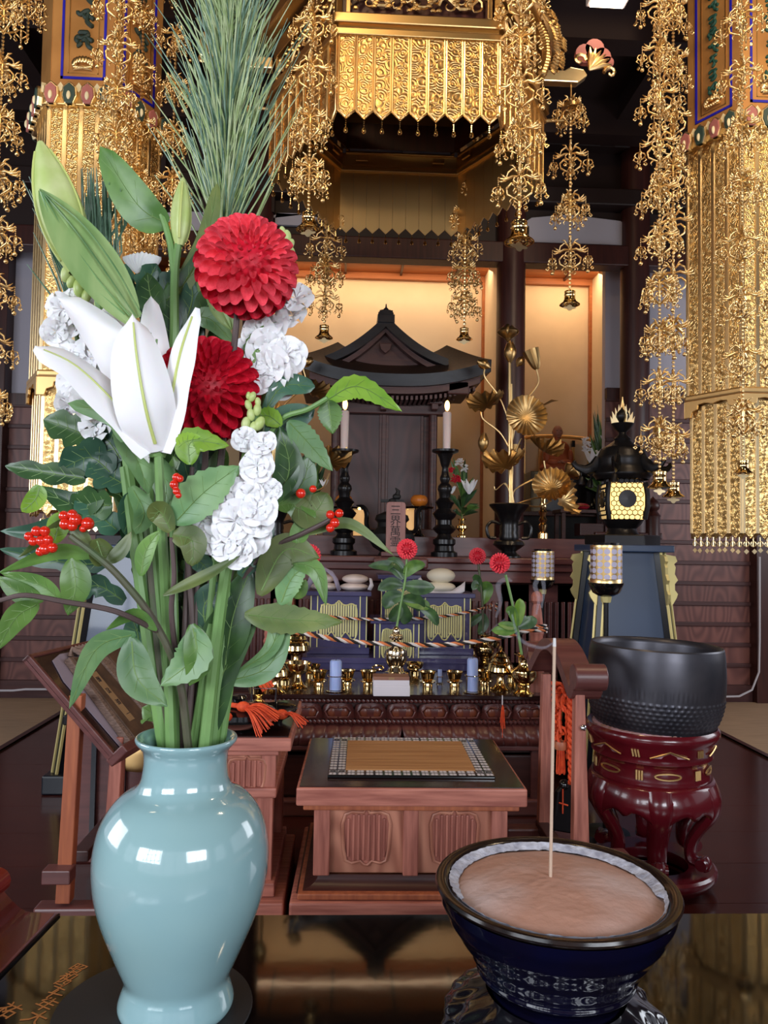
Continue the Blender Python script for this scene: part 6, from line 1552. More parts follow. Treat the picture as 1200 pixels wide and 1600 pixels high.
# ================================================================ chime stand
xN = P(917, 1065, 2.66).x; xF = P(843, 1030, 3.28).x
cs = T('chime_stand', 'reddish wooden stand with a wave-shaped top bar beside the black bowl', 'stand', (0, 0, 0)); cs.location = ((xN + xF) / 2, 2.97, 0)
yN, yF = 2.66 - 2.97, 3.28 - 2.97; zc_ = P(917, 1062, 2.66).z
prof = CRV([(yF, 0, .0), (yF + .03, 0, .035), (yF - .0, 0, .055)], 3)
cen = CRV([Vector((0, yF + .02, .015)), Vector((0, yF - .03, -.045)), Vector((0, yF - .09, -.01)), Vector((0, yF - .2, .06)), Vector((0, (yN + yF) / 2, .08)), Vector((0, yN + .2, .05)), Vector((0, yN + .09, -.02)), Vector((0, yN + .03, -.05)), Vector((0, yN - .02, .01))], 5)
m = MB(); n = len(cen); hw_ = .052; th = .022; vs = []
for i, p in enumerate(cen):
    tt = (cen[min(i + 1, n - 1)] - cen[max(i - 1, 0)]).normalized(); nn = Vector((0, -tt.z, tt.y)); f = (p.y - yN) / (yF - yN)
    xo = xN * (1 - f) + xF * f - cs.location.x; k = 1.0 - .15 * abs(f - .5)
    for sx, sn in ((-1, -1), (1, -1), (1, 1), (-1, 1)): vs.append(Vector((xo + sx * hw_, p.y, zc_ + p.z)) + nn * sn * th)
m.add(vs, [(i * 4 + j, i * 4 + (j + 1) % 4, (i + 1) * 4 + (j + 1) % 4, (i + 1) * 4 + j) for i in range(n - 1) for j in range(4)] + [(3, 2, 1, 0), tuple(range(4 * n - 4, 4 * n))])
m.o('wave_top_bar', M['altar_wood'], cs, bevel=.003)
for (xx, yy, r) in ((xN - cs.location.x, yN - .02, .046), (xF - cs.location.x, yF + .03, .04)):
    MB().lathe([(0, -.056), (r, -.056), (r, .056), (0, .056)], 20, (xx, yy, zc_ + .012), rot=Matrix.Rotation(PI / 2, 3, 'Y')).o('scroll_end', M['altar_wood'], cs, smooth=True, angle=40, bevel=.004)
for (x0, x1, y0, y1, dd, w0) in ((904, 906, 1082, 1330, 2.68, 15), (853, 851, 1052, 1290, 3.24, 13)):
    a = P(x0, y0, dd); b = P(x1, y1, dd); o = Vector(cs.location); vs = []
    for p, k in ((a, 1), (b, 1.7)):
        w_ = w0 * dd / 2400 * k
        for sx, sy in ((-1, -1), (1, -1), (1, 1), (-1, 1)): vs.append(p - o + Vector((sx * w_, sy * .022, 0)))
    MB().add(vs, [(0, 1, 2, 3), (7, 6, 5, 4), (4, 5, 1, 0), (5, 6, 2, 1), (6, 7, 3, 2), (7, 4, 0, 3)]).o('leg', M['wood_v'], cs, bevel=.004)
    c = b - o; MB().box((c.x, c.y, (c.z) / 2), (.34, .07, c.z)).o('foot', M['altar_wood'], cs, bevel=.01)
c = P(880, 1145, 2.68)
MB().sph(P(911, 1137, 2.65) - Vector(cs.location), .012, 8, 6).o('peg', M['chrome'], cs, smooth=True)
MB().box((0, 0, .16), (.05, .56, .04)).o('lower_rail', M['wood_dk'], cs, bevel=.004)
# braided orange cords
cb = T('braided_orange_cords', 'bright orange braided cords and tassel hanging inside the chime stand', 'cord', P(880, 1062, 2.95)); o = Vector(cb.location)
def braid(px, y0, y1, dd, r, nm='braid'):
    a = P(px, y0, dd) - o; b = P(px + 2, y1, dd) - o; L = (a - b).length; m = MB(); N = int(L / .006)
    for s in range(3):
        pts = []
        for i in range(N + 1):
            t_ = i / N; ph = t_ * L / (r * 5.2) * 2 * PI + s * 2 * PI / 3
            pts.append(a.lerp(b, t_) + Vector((r * math.sin(ph), r * .6 * math.sin(2 * ph), 0)))
        m.tube(pts, r * .52, 6)
    return m.o(nm, M['orange_cord'], cb, smooth=True)
braid(869, 1066, 1165, 2.95, .013); braid(894, 1080, 1225, 2.88, .014); braid(889, 1095, 1185, 2.95, .012)
for (x, y, rx, ry) in ((876, 1090, 6, 16), (884, 1098, 7, 14), (880, 1125, 6, 22), (888, 1080, 8, 8), (878, 1150, 7, 14), (873, 1075, 7, 8)):
    MB().tube([P(x + rx * math.sin(i * PI / 6), y + ry * math.cos(i * PI / 6), 2.9 + .01 * math.sin(i)) - o for i in range(13)], .006, 6).o('cord_loop', M['orange_cord'], cb, smooth=True)
MB().lathe([(.02, -.0), (.024, -.01), (.022, -.03)], 12, P(876, 1158, 2.9) - o).o('tassel_band', M['wood_o'], cb, smooth=True)
m = MB(); rnd = random.Random(2)
for i in range(34):
    x0 = rnd.uniform(-6, 6); m.tube([P(876 + x0 * .8, 1163, 2.9) - o, P(876 + x0, 1185, 2.9 + rnd.uniform(-.01, .01)) - o, P(876 + x0 * 1.15, 1208 + rnd.uniform(-3, 3), 2.9) - o], .0028, 4)
m.o('tassel_threads', M['orange_cord'], cb, smooth=True, kind='stuff')
MB().tube(CRV([P(864, 1052, 2.98) - o, P(866, 1060, 2.96) - o, P(870, 1068, 2.95) - o], 3), .004, 6).o('hook', M['gold_matte'], cb, smooth=True)
kc = T('black_chime_plate', 'dark bronze chime plate with an orange knot hanging low in the stand', 'chime', P(884, 1250, 2.92))
MB().prism([(-.07, -.10), (.03, -.13), (.06, -.02), (.04, .05), (-.01, .07), (-.05, .04)], .02, Matrix.Rotation(.5, 4, 'Z')).o('plate', M['darkiron'], kc, bevel=.006)
MB().sph((-.01, -.01, .06), .02, 10, 8).o('boss', M['black'], kc, smooth=True)
MB().tube([(-.02, -.03, .05), (-.02, -.03, -.04)], .003, 5).tube([(-.035, -.03, .0), (0, -.03, -.01)], .003, 5).o('orange_thread', M['orange_cord'], kc)
# striker string on altar front
q = P(785, 1086.5, DO - .006); ts = T('small_red_tassel', 'thin red tassel on a white string hanging at the altar front edge', 'tassel', q)
MB().tube([(0, 0, .0), (-.002, -.01, -.045)], .003, 5).o('white_string', M['white'], ts)
m = MB()
for i in range(9): m.tube([(0, -.01, -.045), (-.006 + .0015 * i, -.012, -.07), (-.012 + .003 * i, -.01, -.13 - .015 * (i % 3) - (.06 if i == 4 else 0))], .002, 4)
m.o('red_threads', M['orange_cord'], ts, kind='stuff')

# ================================================================ large black bowl bell on red stand
dB = 3.1; c = P(1021, 1080, dB); kb = dB / 1200
def zB(y): return P(1021, y, dB).z
cz0 = P(1021, 1365, dB); 
st = T('red_bell_stand', 'round dark red lacquered stand with curled cabriole legs and gilt lines', 'stand', (c.x, dB, 0))
st.location.x = P(1017, 1250, dB).x
MB().lathe([(0.6 * 97 * kb, .012), (.6 * 97 * kb, 0), (78 * kb, 0), (82 * kb, .01), (88 * kb, .02), (90 * kb, .03), (95 * kb, .04), (97 * kb, .055), (96 * kb, .068), (92 * kb, .076), (55 * kb, .07), (54 * kb, .06), (54 * kb, .03)], 48).o('base_ring', M['red_lac'], st, smooth=True, angle=35)
for i in range(6):
    a = i * PI / 3 + .28; dv = Vector((math.cos(a), math.sin(a), 0)); Z = Vector((0, 0, 1))
    pts = [dv * 84 * kb + Z * zB(1215), dv * 93 * kb + Z * zB(1232), dv * 90 * kb + Z * zB(1252), dv * 74 * kb + Z * zB(1276), dv * 62 * kb + Z * zB(1300), dv * 62 * kb + Z * zB(1322), dv * 72 * kb + Z * (.115), dv * 83 * kb + Z * .1, dv * 87 * kb + Z * .12, dv * 83 * kb + Z * .14]
    pts = CRV(pts, 3); n = len(pts)
    MB().tube(pts, [.06 - .04 * (j / (n - 1)) ** .8 for j in range(n)], 10, flat=.6).o('cabriole_leg', M['red_lac'], st, smooth=True)
    MB().lathe([(0, -.032), (.022, -.032), (.028, 0), (.022, .032), (0, .032)], 14, dv * 80 * kb + Z * .115, rot=Matrix.Rotation(a, 3, 'Z') @ Matrix.Rotation(PI / 2, 3, 'X')).o('scroll_foot', M['red_lac'], st, smooth=True)
    MB().tube([dv * 91 * kb + Z * zB(1212) + Vector((0, 0, 0)), dv * 98 * kb + Z * zB(1232), dv * 95 * kb + Z * zB(1255)], .006, 5).o('gilt_line', M['gold_matte'], st, smooth=True)
# apron with cusped lower edge
def apron(u, v):
    a = 2 * PI * u; ph = ((a - .28) / (PI / 3)) % 1.0; low = 1240 + 28 * abs(2 * ph - 1) ** 2.4 + 10 * math.exp(-((ph - .5) / .08) ** 2)
    yy = 1207 + (low - 1207) * v; rr = (82 + 15 * math.sin(PI * min(1, (yy - 1200) / 75))) * kb
    return Vector((rr * math.cos(a), rr * math.sin(a), zB(yy)))
o_ = MB().grid(apron, 96, 6, closeu=True).o('cusped_apron', M['red_lac'], st, smooth=True); md = o_.modifiers.new('thick', 'SOLIDIFY'); md.thickness = .012
def edge(u): p = apron(u, 1.0); return p * 1.0
MB().tube([apron(i / 96, 1.0) + Vector((apron(i / 96, 1).x, apron(i / 96, 1).y, 0)) * .01 for i in range(97)], .003, 4).o('gilt_edge', M['gold_matte'], st, smooth=True)
MB().lathe([(60 * kb, zB(1212)), (86 * kb, zB(1210)), (88 * kb, zB(1205)), (86 * kb, zB(1198)), (84 * kb, zB(1180)), (86 * kb, zB(1176)), (91 * kb, zB(1172)), (90 * kb, zB(1166)), (92 * kb, zB(1162)), (95 * kb, zB(1150)), (97 * kb, zB(1146)), (101 * kb, zB(1140)), (101 * kb, zB(1133)), (97 * kb, zB(1128)), (90 * kb, zB(1130)), (86 * kb, zB(1140)), (20 * kb, zB(1148))], 64).o('drum_rim', M['red_lac'], st, smooth=True, angle=45)
for i in range(6):
    a = i * PI / 3 - .1; 
    for q in (-1, 0, 1):
        aa = a + q * .045; MB().tube([(95 * kb * math.cos(aa), 95 * kb * math.sin(aa), zB(1150)), (93.5 * kb * math.cos(aa + .02), 93.5 * kb * math.sin(aa + .02), zB(1161))], .0045, 5).o('gilt_bar', M['gold_matte'], st)
        aa = a + .05 + q * .045; MB().tube([(87 * kb * math.cos(aa), 87 * kb * math.sin(aa), zB(1182)), (87 * kb * math.cos(aa), 87 * kb * math.sin(aa), zB(1196))], .005, 5).o('gilt_bar', M['gold_matte'], st)
    aa0 = a + PI / 6
    pts = [((86.5) * kb * math.cos(aa0 + .22 * math.cos(t_ * PI / 8)), 86.5 * kb * math.sin(aa0 + .22 * math.cos(t_ * PI / 8)), zB(1189 + 4.5 * math.sin(t_ * PI / 8))) for t_ in range(17)]
    MB().tube(pts, .004, 5).o('gilt_oval', M['gold_matte'], st, smooth=True)
    pts = []
    for t_ in range(13):
        f = t_ / 12 * 2 - 1; pts.append((95 * kb * math.cos(aa0 + .3 * f), 95 * kb * math.sin(aa0 + .3 * f), zB(1161 - 10 * (1 - abs(f)))))
    MB().tube(pts, .0035, 5).o('gilt_diamond', M['gold_matte'], st)
    vs = [(94.6 * kb * math.cos(aa0 + .26 * f), 94.6 * kb * math.sin(aa0 + .26 * f), zB(1161 - g)) for f, g in ((-1, 0), (0, 9), (1, 0))]
    MB().add(vs, [(0, 1, 2)]).o('brocade_inset', M['cushion'], st)
cu = T('brocade_cushion', 'pink and gold brocade ring cushion under the black bowl bell', 'cushion', (st.location.x, dB, zB(1146)))
MB().lathe([(20 * kb, 0), (80 * kb, .0), (90 * kb, .02), (89 * kb, .045), (78 * kb, .055), (50 * kb, .035), (20 * kb, .02)], 40).o('padded_ring', M['cushion'], cu, smooth=True)
bw_ = T('bowl_bell', 'large black hammered temple bowl bell on the red stand at the right', 'bell', (c.x, dB, zB(1150))); bz = bw_.location.z
def bowlp(v):
    pts = [(0, 1152), (55, 1151), (80, 1140), (94, 1118), (101, 1095), (103.5, 1070), (103.5, 1045), (102, 1022), (100, 1008)]
    x = v * (len(pts) - 1); i = min(len(pts) - 2, int(x)); f = x - i
    g = lambda j: pts[max(0, min(len(pts) - 1, j))]
    p0, p1, p2, p3 = g(i - 1), g(i), g(i + 1), g(i + 2)
    cc = [.5 * (2 * p1[k] + (p2[k] - p0[k]) * f + (2 * p0[k] - 5 * p1[k] + 4 * p2[k] - p3[k]) * f * f + (3 * p1[k] - p0[k] - 3 * p2[k] + p3[k]) * f ** 3) for k in (0, 1)]
    return cc
def bw(u, v):
    r, y = bowlp(v); a = 2 * PI * u; z = zB(y) - bz
    dm = 0
    if 1082 < y < 1146:
        row = (y - 1082) / 6.5; dm = (.5 - .5 * math.cos(2 * PI * row)) * (.5 - .5 * math.cos(64 * a + PI * int(row))) * .0045
    if 1062 < y < 1080: dm = .0007 * math.sin(90 * a) * math.sin((y - 1062) / 18 * PI)
    rr = r * kb + dm
    return Vector((rr * math.cos(a), rr * math.sin(a), z))
m = MB().grid(bw, 320, 110, closeu=True); rim = zB(1008) - bz
m.lathe([(100 * kb, rim), (98.5 * kb, rim + .006), (95 * kb, rim + .002), (93 * kb, rim - .02), (95 * kb, rim - .15), (80 * kb, rim - .3), (0, rim - .36)], 96)
bo = m.o('bowl_body', mk('bell_black', rgb(62, 62, 70), .36, .7, col2=rgb(84, 82, 88), nscale=6), bw_, smooth=True, angle=60)
bw_.rotation_euler = (0, R_(1.6), 0)

# ================================================================ foreground lacquer table
ZT = .633
FS = 1.21  # table, vase and burner scaled about the camera to fit the table's reflection
t1_, t2_ = PZ(92, 1431, ZT), PZ(1260, 1431, ZT); t3_, t4_ = PZ(1700, 1760, ZT), PZ(-310, 1760, ZT)
n_l = PZ(6, 1520, ZT)
ft = T('lacquer_table', 'glossy black lacquered offering table in the foreground with a red upturned end', 'table', (.3, 1.2, 0))
o = Vector(ft.location)
dl = (n_l - t1_); pA = t1_; pB = t1_ + dl * ((.7 - t1_.y) / dl.y)
poly = [pB, Vector((1.9, pB.y, ZT)), Vector((1.9, t2_.y, ZT)), t1_]
vs = [p - o for p in poly] + [p - o - Vector((0, 0, .045)) for p in poly]
MB().add(vs, [(0, 1, 2, 3), (7, 6, 5, 4), (1, 0, 4, 5), (2, 1, 5, 6), (3, 2, 6, 7), (0, 3, 7, 4)]).o('lacquer_top', M['table'], ft)
# red upturned end board
dirv = (pB - pA).normalized(); outv = Vector((dirv.y, -dirv.x, 0)); 
if outv.x > 0: outv = -outv
def endb(u, v):
    p = pA.lerp(pB, v) - o
    s_ = u; off = .0 + .125 * s_; h = .004 + .002 * s_ + (.06 * max(0, (s_ - .45) / .55) ** 1.6)
    return p + outv * off + Vector((0, 0, h))
e_ = MB().grid(endb, 14, 2).o('upturned_end', M['red_lac2'], ft, smooth=True); md = e_.modifiers.new('thick', 'SOLIDIFY'); md.thickness = .03; md.offset = -1
MB().tube([endb(1.0, -.02) + Vector((0, 0, -.012)), endb(1.0, 1.0) + Vector((0, 0, -.010))], .024, 14).o('scroll_lip', M['red_lac2'], ft, smooth=True)
MB().tube([pA - o + Vector((0, 0, .002)), pB - o + Vector((0, 0, .002))], .003, 5).o('end_joint', M['black'], ft)
for y in (.25, -.35): MB().box((.25, y, ZT - .09), (2.4, .06, .08)).o('apron', M['wood_top'], ft)
for x in (-.9, 1.4):
    for y in (-.35, .25): MB().box((x, y, ZT / 2 - .03), (.09, .09, ZT - .06)).o('leg', M['wood_top'], ft, bevel=.006)
# gold inscription along the left end, read from the far end to the near end
for i, (chh, px, py, s_) in enumerate((('昭', 120, 1514, .022), ('和', 106, 1527, .022), ('四', 97, 1536, .020), ('十', 90, 1546, .022), ('七', 82, 1556, .024), ('年', 70, 1571, .028), ('大', 54, 1592, .030), ('祐', 12, 1580, .030))):
    p = PZ(px, py, ZT) - o; q = text(chh, s_ * FS, M['gold_ink'], ft, (p.x, p.y, p.z + .0006), rot=(0, 0, R_(-30)), name='inscription', ext=.0002)
# ---------------------------------------------------------------- vase
dV = .98 * FS; cV = P(281, 1350, dV); kv = dV / 1200
VX, VY = cV.x, dV
dk = T('round_mat', 'round matte black mat under the celadon vase', 'mat', (P(241, 1580, dV).x, VY, ZT))
MB().lathe([(0, 0), (.142, 0), (.144, .002), (.143, .005), (0, .005)], 64).o('disc', mk('mat_black', rgb(30, 28, 30), .55), dk, smooth=True, angle=30)
va = T('celadon_vase', 'large pale blue-green celadon vase holding the flowers on the black mat', 'vase', (VX, VY, ZT + .0055))
z0v = ZT + .0055; zv = lambda y: (CAMZ - (y - 848) * kv) - z0v
pr = [(0, 1553), (66, 1553), (76, 1551), (83, 1545), (85, 1536), (81, 1522), (77, 1509), (78, 1498), (85, 1482), (98, 1452), (115, 1410), (126, 1370), (130, 1332), (128, 1302), (121, 1274), (108, 1251), (92, 1234), (74, 1224), (66, 1212), (63, 1196), (62, 1180), (64, 1166), (71, 1157), (75, 1152), (76, 1148), (74, 1145), (69, 1147), (60, 1156), (56, 1172), (56, 1205), (66, 1226)]
pts = CRV([(r * kv, 0, zv(y)) for r, y in pr], 3)
MB().lathe([(max(0, p.x), p.z) for p in pts], 96).o('vase_body', M['celadon'], va, smooth=True)
va.rotation_euler = (0, R_(.8), 0)
# ---------------------------------------------------------------- incense burner
dI = .93 * FS; cI = P(868, 1400, dI); ki = dI / 1200; 
zi = lambda y: CAMZ - (y - 853) * ki
ib_z = ZT
bs = T('carved_burner_stand', 'dark carved round stand with swirling relief under the incense burner', 'stand', (cI.x, dI, ZT))
def swirl(u, v):
    a = 2 * PI * u; prf = [(0, .155), (.15, .163), (.5, .148), (.8, .124), (1, .1)]
    for i in range(4):
        if v <= prf[i + 1][0]: break
    p, q = prf[i], prf[i + 1]; r = p[1] + (q[1] - p[1]) * (v - p[0]) / (q[0] - p[0]); r += .005 * math.sin(14 * a + v * 7) * math.sin(PI * v) + .002 * math.sin(29 * a - v * 12) * math.sin(PI * v)
    return Vector((r * math.cos(a), r * math.sin(a), .06 * v))
MB().grid(swirl, 240, 16, closeu=True).lathe([(.1, .058), (.098, .0)], 40).o('carved_ring', mk('carved_black', rgb(26, 24, 30), .12, .2, coat=.6), bs, smooth=True)
ib = T('incense_burner', 'dark navy glazed pedestal incense bowl filled with ash', 'incense burner', (cI.x, dI, ZT + .02)); zb0 = ZT + .02
zr_ = zi(1374) 
H = zr_ - zb0
pr = [(r_ * FS, z_ * H) for r_, z_ in ((0, 0), (.079, 0), (.081, .03), (.077, .08), (.0755, .16), (.077, .22), (.081, .27), (.09, .33), (.0945, .36), (.0945, .4), (.098, .44), (.106, .53), (.117, .63), (.128, .74), (.135, .83), (.140, .92), (.141, .95))]
ppts = CRV([(r, 0, z) for r, z in pr], 7)
ring = [(max(0, p.x) + .0006 * math.sin(p.z * 240), p.z) for p in ppts]
MB().lathe(ring, 96).o('bowl_body', M['navy_glaze'], ib, smooth=True)
MB().lathe([(r_ * FS, z_ * H) for r_, z_ in ((.138, .95), (.143, .97), (.1445, .99), (.143, 1.01), (.137, 1.015), (.129, .995), (.126, .96), (.126, .9))], 96).o('rim', M['dkglaze'], ib, smooth=True)
def ashf(u, v):
    a = 2 * PI * u; r = .1265 * FS * v; p = Vector((r * math.cos(a) * 8, r * math.sin(a) * 8, 3))
    h = .013 * (1 - v * v) * math.exp(-((u * 0)) ) + (.0014 * noise.noise(p * 3) + .0008 * noise.noise(p * 11))
    return Vector((r * math.cos(a), r * math.sin(a), H * .95 + h - .004 * v ** 6))
MB().grid(ashf, 96, 40, closeu=True).o('ash_bed', M['ash'], ib, smooth=True, label='pinkish brown ash')
def ashw(u, v):
    a = 2 * PI * u; p = Vector((math.cos(a) * 6, math.sin(a) * 6, v * 2)); wd = .014 * (1 if math.sin(a) > -.2 else .35)
    r = .1275 * FS - wd * (1 - v) + .0022 * noise.noise(p * 3); return Vector((r * math.cos(a), r * math.sin(a), H * (.955 + .04 * v) + .0007 + .001 * noise.noise(p * 9)))
MB().grid(ashw, 160, 5, closeu=True).o('white_ash_ring', M['ashw'], ib, smooth=True, label='white ash crust')
# incense stick
q0 = PZ(860, 1374, zb0 + H * .955 + .008); q1 = P(866.5, 997, q0.y)
ins = T('incense_stick', 'thin beige incense stick standing upright in the ash', 'incense stick', q0)
e = q1 - q0; MB().tube([Vector((0, 0, -.004)), e * .965], .0025, 8).o('stick', M['incense'], ins, smooth=True)
MB().tube([e * .965, e], [.0028, .0022], 8).o('burnt_tip', M['white_ash_tip'], ins, smooth=True)

# ---------------------------------------------------------------- thin smoke wisps
sm, nt, b_ = NT('smoke'); b_.inputs['Base Color'].default_value = rgb(200, 205, 225); b_.inputs['Alpha'].default_value = .1; b_.inputs['Roughness'].default_value = 1
lw = nt.nodes.new('ShaderNodeLayerWeight'); lw.inputs[0].default_value = .35; iv = nt.nodes.new('ShaderNodeMapRange'); iv.inputs[3].default_value = .11; iv.inputs[4].default_value = 0.0
nt.links.new(lw.outputs['Facing'], iv.inputs[0]); nt.links.new(iv.outputs[0], b_.inputs['Alpha'])
M['smoke'] = sm
def wisp(pts, d, rs, lb):
    P3 = CRV([P(x, y, d) for x, y in pts], 6); o0 = P3[0]; n = len(P3)
    o = MB().tube([p - o0 for p in P3], [rs * d / 1200 * (.4 + .6 * math.sin(PI * (i + .5) / n)) for i in range(n)], 8, flat=.5).o('smoke_wisp', sm, smooth=True); o.location = o0; o['kind'] = 'stuff'; tag(o, lb, 'smoke')
wisp([(866, 1003), (850, 1012), (828, 1008), (812, 998), (806, 985), (800, 960)], 1.14, 7, 'blue-grey smoke wisp drifting left from the incense stick tip')
wisp([(764, 988), (775, 978), (786, 970), (790, 966)], 4.2, 3.5, 'short smoke wisp above the back right brass vase')
wisp([(775, 965), (782, 940), (778, 915), (790, 905), (800, 908)], 4.2, 4, 'pale smoke curl between the two right dahlias')
wisp([(838, 960), (842, 935), (836, 915), (845, 900), (850, 920), (846, 950)], 3.6, 4, 'pale smoke curl around the front right altar post')
FS = 1.21   # the bouquet's depths and sizes below are scaled about the camera by this
def PF(px, py, d): return P(px, py, d * FS)
# ================================================================ flowers in the celadon vase
frnd = random.Random(11)
M['vein'] = mk('leaf_vein', rgb(122, 152, 88), .45)
def leafmesh(parent, pts, wpx, mat, kind='lance', tw=0.0, fold=.25, curl=0.0, name='leaf', label=None, tw1=None, mid=True, wave=0.0, n=12):
    """pts: (px, py, depth) control points; width in pixels at that depth"""
    W3 = [PF(*p) for p in pts]; o = Vector(parent.location)
    c = CRV(W3, max(2, n // (len(pts) - 1))); N = len(c) - 1; d0 = sum(p[2] for p in pts) / len(pts); hw = wpx * d0 * FS / 2400
    tw1 = tw if tw1 is None else tw1; nu = 6
    def prof(t):
        if kind == 'oval': return math.sin(PI * min(1, .04 + .96 * t)) ** .55
        if kind == 'spoon': return .25 + .75 * math.sin(PI * min(1, t) ** 1.7) ** .7 if t < .98 else .1
        if kind == 'blade': return math.sin(PI * min(1, .06 + .94 * t) ** .8) ** .45
        if kind == 'sheath': return math.sin(PI * min(.999, (.06 + .93 * t)) ** .9) ** .75
        return math.sin(PI * min(1, .02 + .98 * t) ** .85) ** .8
    vs = []; fs = []
    for i, p in enumerate(c):
        t = i / N; T_ = (c[min(i + 1, N)] - c[max(0, i - 1)]).normalized(); V = (CAMP - p).normalized(); side = T_.cross(V).normalized(); nr = side.cross(T_).normalized()
        a = tw + (tw1 - tw) * t; s2 = side * math.cos(a) + nr * math.sin(a); n2 = nr * math.cos(a) - side * math.sin(a)
        if n2.dot(V) < 0: n2 = -n2
        w_ = hw * prof(t)
        if kind == 'lobed': w_ = hw * (.25 + .85 * math.sin(PI * max(0, min(1, t * .9 + .08))) ** .8) * (.62 + .38 * abs(math.sin(PI * (3.1 * t + .1)))) * (1.0 if t < .97 else .2)
        if kind == 'serr' and t > .3: w_ *= (1 + .07 * (1 if i % 2 else -1))
        for j in range(nu + 1):
            u = j / nu * 2 - 1
            h = fold * abs(u) * w_ - curl * hw * u * u + wave * hw * math.sin(t * 14 + u * 2) * abs(u)
            if kind == 'sheath': h += .04 * hw * math.cos(j * PI)
            vs.append(p + s2 * (w_ * u) + n2 * h - o)
    for i in range(N):
        for j in range(nu): a = i * (nu + 1) + j; fs.append((a, a + 1, a + nu + 2, a + nu + 1))
    ob = MB().add(vs, fs).o(name, M[mat], parent, smooth=True, label=label)
    if name == 'leaf' and wpx >= 28 and kind != 'sheath':
        rib = [Vector(vs[i * (nu + 1) + 3]) + (CAMP - c[i]).normalized() * .0004 * FS for i in range(1, N)]; r0 = .0011 * d0 * FS
        mm = MB().tube(rib, [r0 * (1 - .75 * i / N) for i in range(1, N)], 4, flat=.7)
        for i in range(3, N - 2, 3):
            for sg in (0, nu): a_ = Vector(vs[i * (nu + 1) + 3]); b_ = Vector(vs[min(N, i + 2) * (nu + 1) + (1 if sg == 0 else nu - 1)]); e_ = (CAMP - c[i]).normalized() * .0003; mm.tube([a_ + e_, b_ + e_], [r0 * .38, r0 * .2], 3)
        mm.o('veins', M['vein'], ob, smooth=True, kind='stuff')
    return ob
def L(parent, x0, y0, xm, ym, x1, y1, w, mat, kind='lance', tw=None, d=1.0, dd=0.0, fold=.22, curl=0.05, **k):
    tw = frnd.uniform(-.35, .35) if tw is None else tw
    return leafmesh(parent, [(x0, y0, d), (xm, ym, d + dd * .4), (x1, y1, d + dd)], w, mat, kind, tw, fold, curl, **k)
def stem(parent, pts, r, mat='stem', name='stem', n=8):
    o = Vector(parent.location); c = CRV([PF(*p) for p in pts], 5); k = len(c)
    rr = [r * (1 - .25 * i / k) * pts[0][2] * FS / 1200 for i in range(k)]
    return MB().tube([p - o for p in c], rr, n).o(name, M[mat], parent, smooth=True)
VM = (VX, VY)
def plant(name, label, cat, group=None): return T(name, label, cat, (VX, VY, ZT + .02), 0, group)

# --- pine branch, tall
pn = plant('pine_branch', 'tall pine branch with long fine needles rising behind the red dahlias', 'branch')
stem(pn, [(292, 1190, 1.0), (300, 900, 1.05), (325, 600, 1.08), (345, 430, 1.09), (352, 300, 1.1), (362, 120, 1.1), (368, -60, 1.1)], 6, 'stem_br')
rnd = random.Random(3); m = MB(); mb2 = MB(); o = Vector(pn.location)
for i in range(620):
    t = rnd.random(); by = 440 - 520 * t; bx = 346 + 22 * t + rnd.uniform(-4, 4)
    ang = rnd.gauss(0, .30) ; ang = max(-.62, min(.60, ang)); ln = rnd.uniform(150, 235) * (1 - .0 * t)
    d0 = 1.1 + rnd.uniform(-.01, .01); d1 = 1.1 + rnd.uniform(-.09, .09)
    ex_, ey_ = bx + math.sin(ang) * ln, by - math.cos(ang) * ln
    mx_, my_ = (bx + ex_) / 2 + math.cos(ang) * rnd.uniform(-6, 10), (by + ey_) / 2 + math.sin(ang) * 4
    (m if rnd.random() < .7 else mb2).tube([PF(bx, by, d0) - o, PF(mx_, my_, (d0 + d1) / 2) - o, PF(ex_, ey_, d1) - o], [.0012, .0016, .0006], 4, caps=False)
m.o('needles', M['needle'], pn, kind='stuff'); mb2.o('needles', M['needle_b'], pn, kind='stuff', label='darker blue-green needles')
# --- small pine sprig
ps = plant('pine_sprig', 'small blue-green pine sprig between the big lily bud and its sheath leaf', 'branch')
stem(ps, [(270, 1190, 1.0), (240, 900, 1.03), (190, 650, 1.05), (165, 480, 1.06), (155, 380, 1.06)], 5, 'stem_br')
m = MB(); o = Vector(ps.location)
for i in range(120):
    bx = 150 + rnd.uniform(-14, 20); by = rnd.uniform(370, 480); ex_ = bx + rnd.uniform(-30, 34) * 1.0; ey_ = by - rnd.uniform(80, 150)
    m.tube([PF(bx, by, 1.06) - o, PF(ex_ + 2, (by + ey_) / 2, 1.05) - o, PF(ex_, max(262, ey_), 1.04 + rnd.uniform(-.03, .03)) - o], [.0014, .0019, .0006], 4, caps=False)
for i in range(34):
    bx = 118 + rnd.uniform(-12, 12); by = rnd.uniform(420, 520); 
    ex_ = bx - rnd.uniform(25, 75); ey_ = by - rnd.uniform(90, 190)
    m.tube([PF(bx, by, 1.06) - o, PF((bx + ex_) / 2 + 5, (by + ey_) / 2, 1.05) - o, PF(ex_, ey_, 1.04) - o], [.0014, .0018, .0006], 4, caps=False)
m.o('needles', M['needle_b'], ps, kind='stuff')

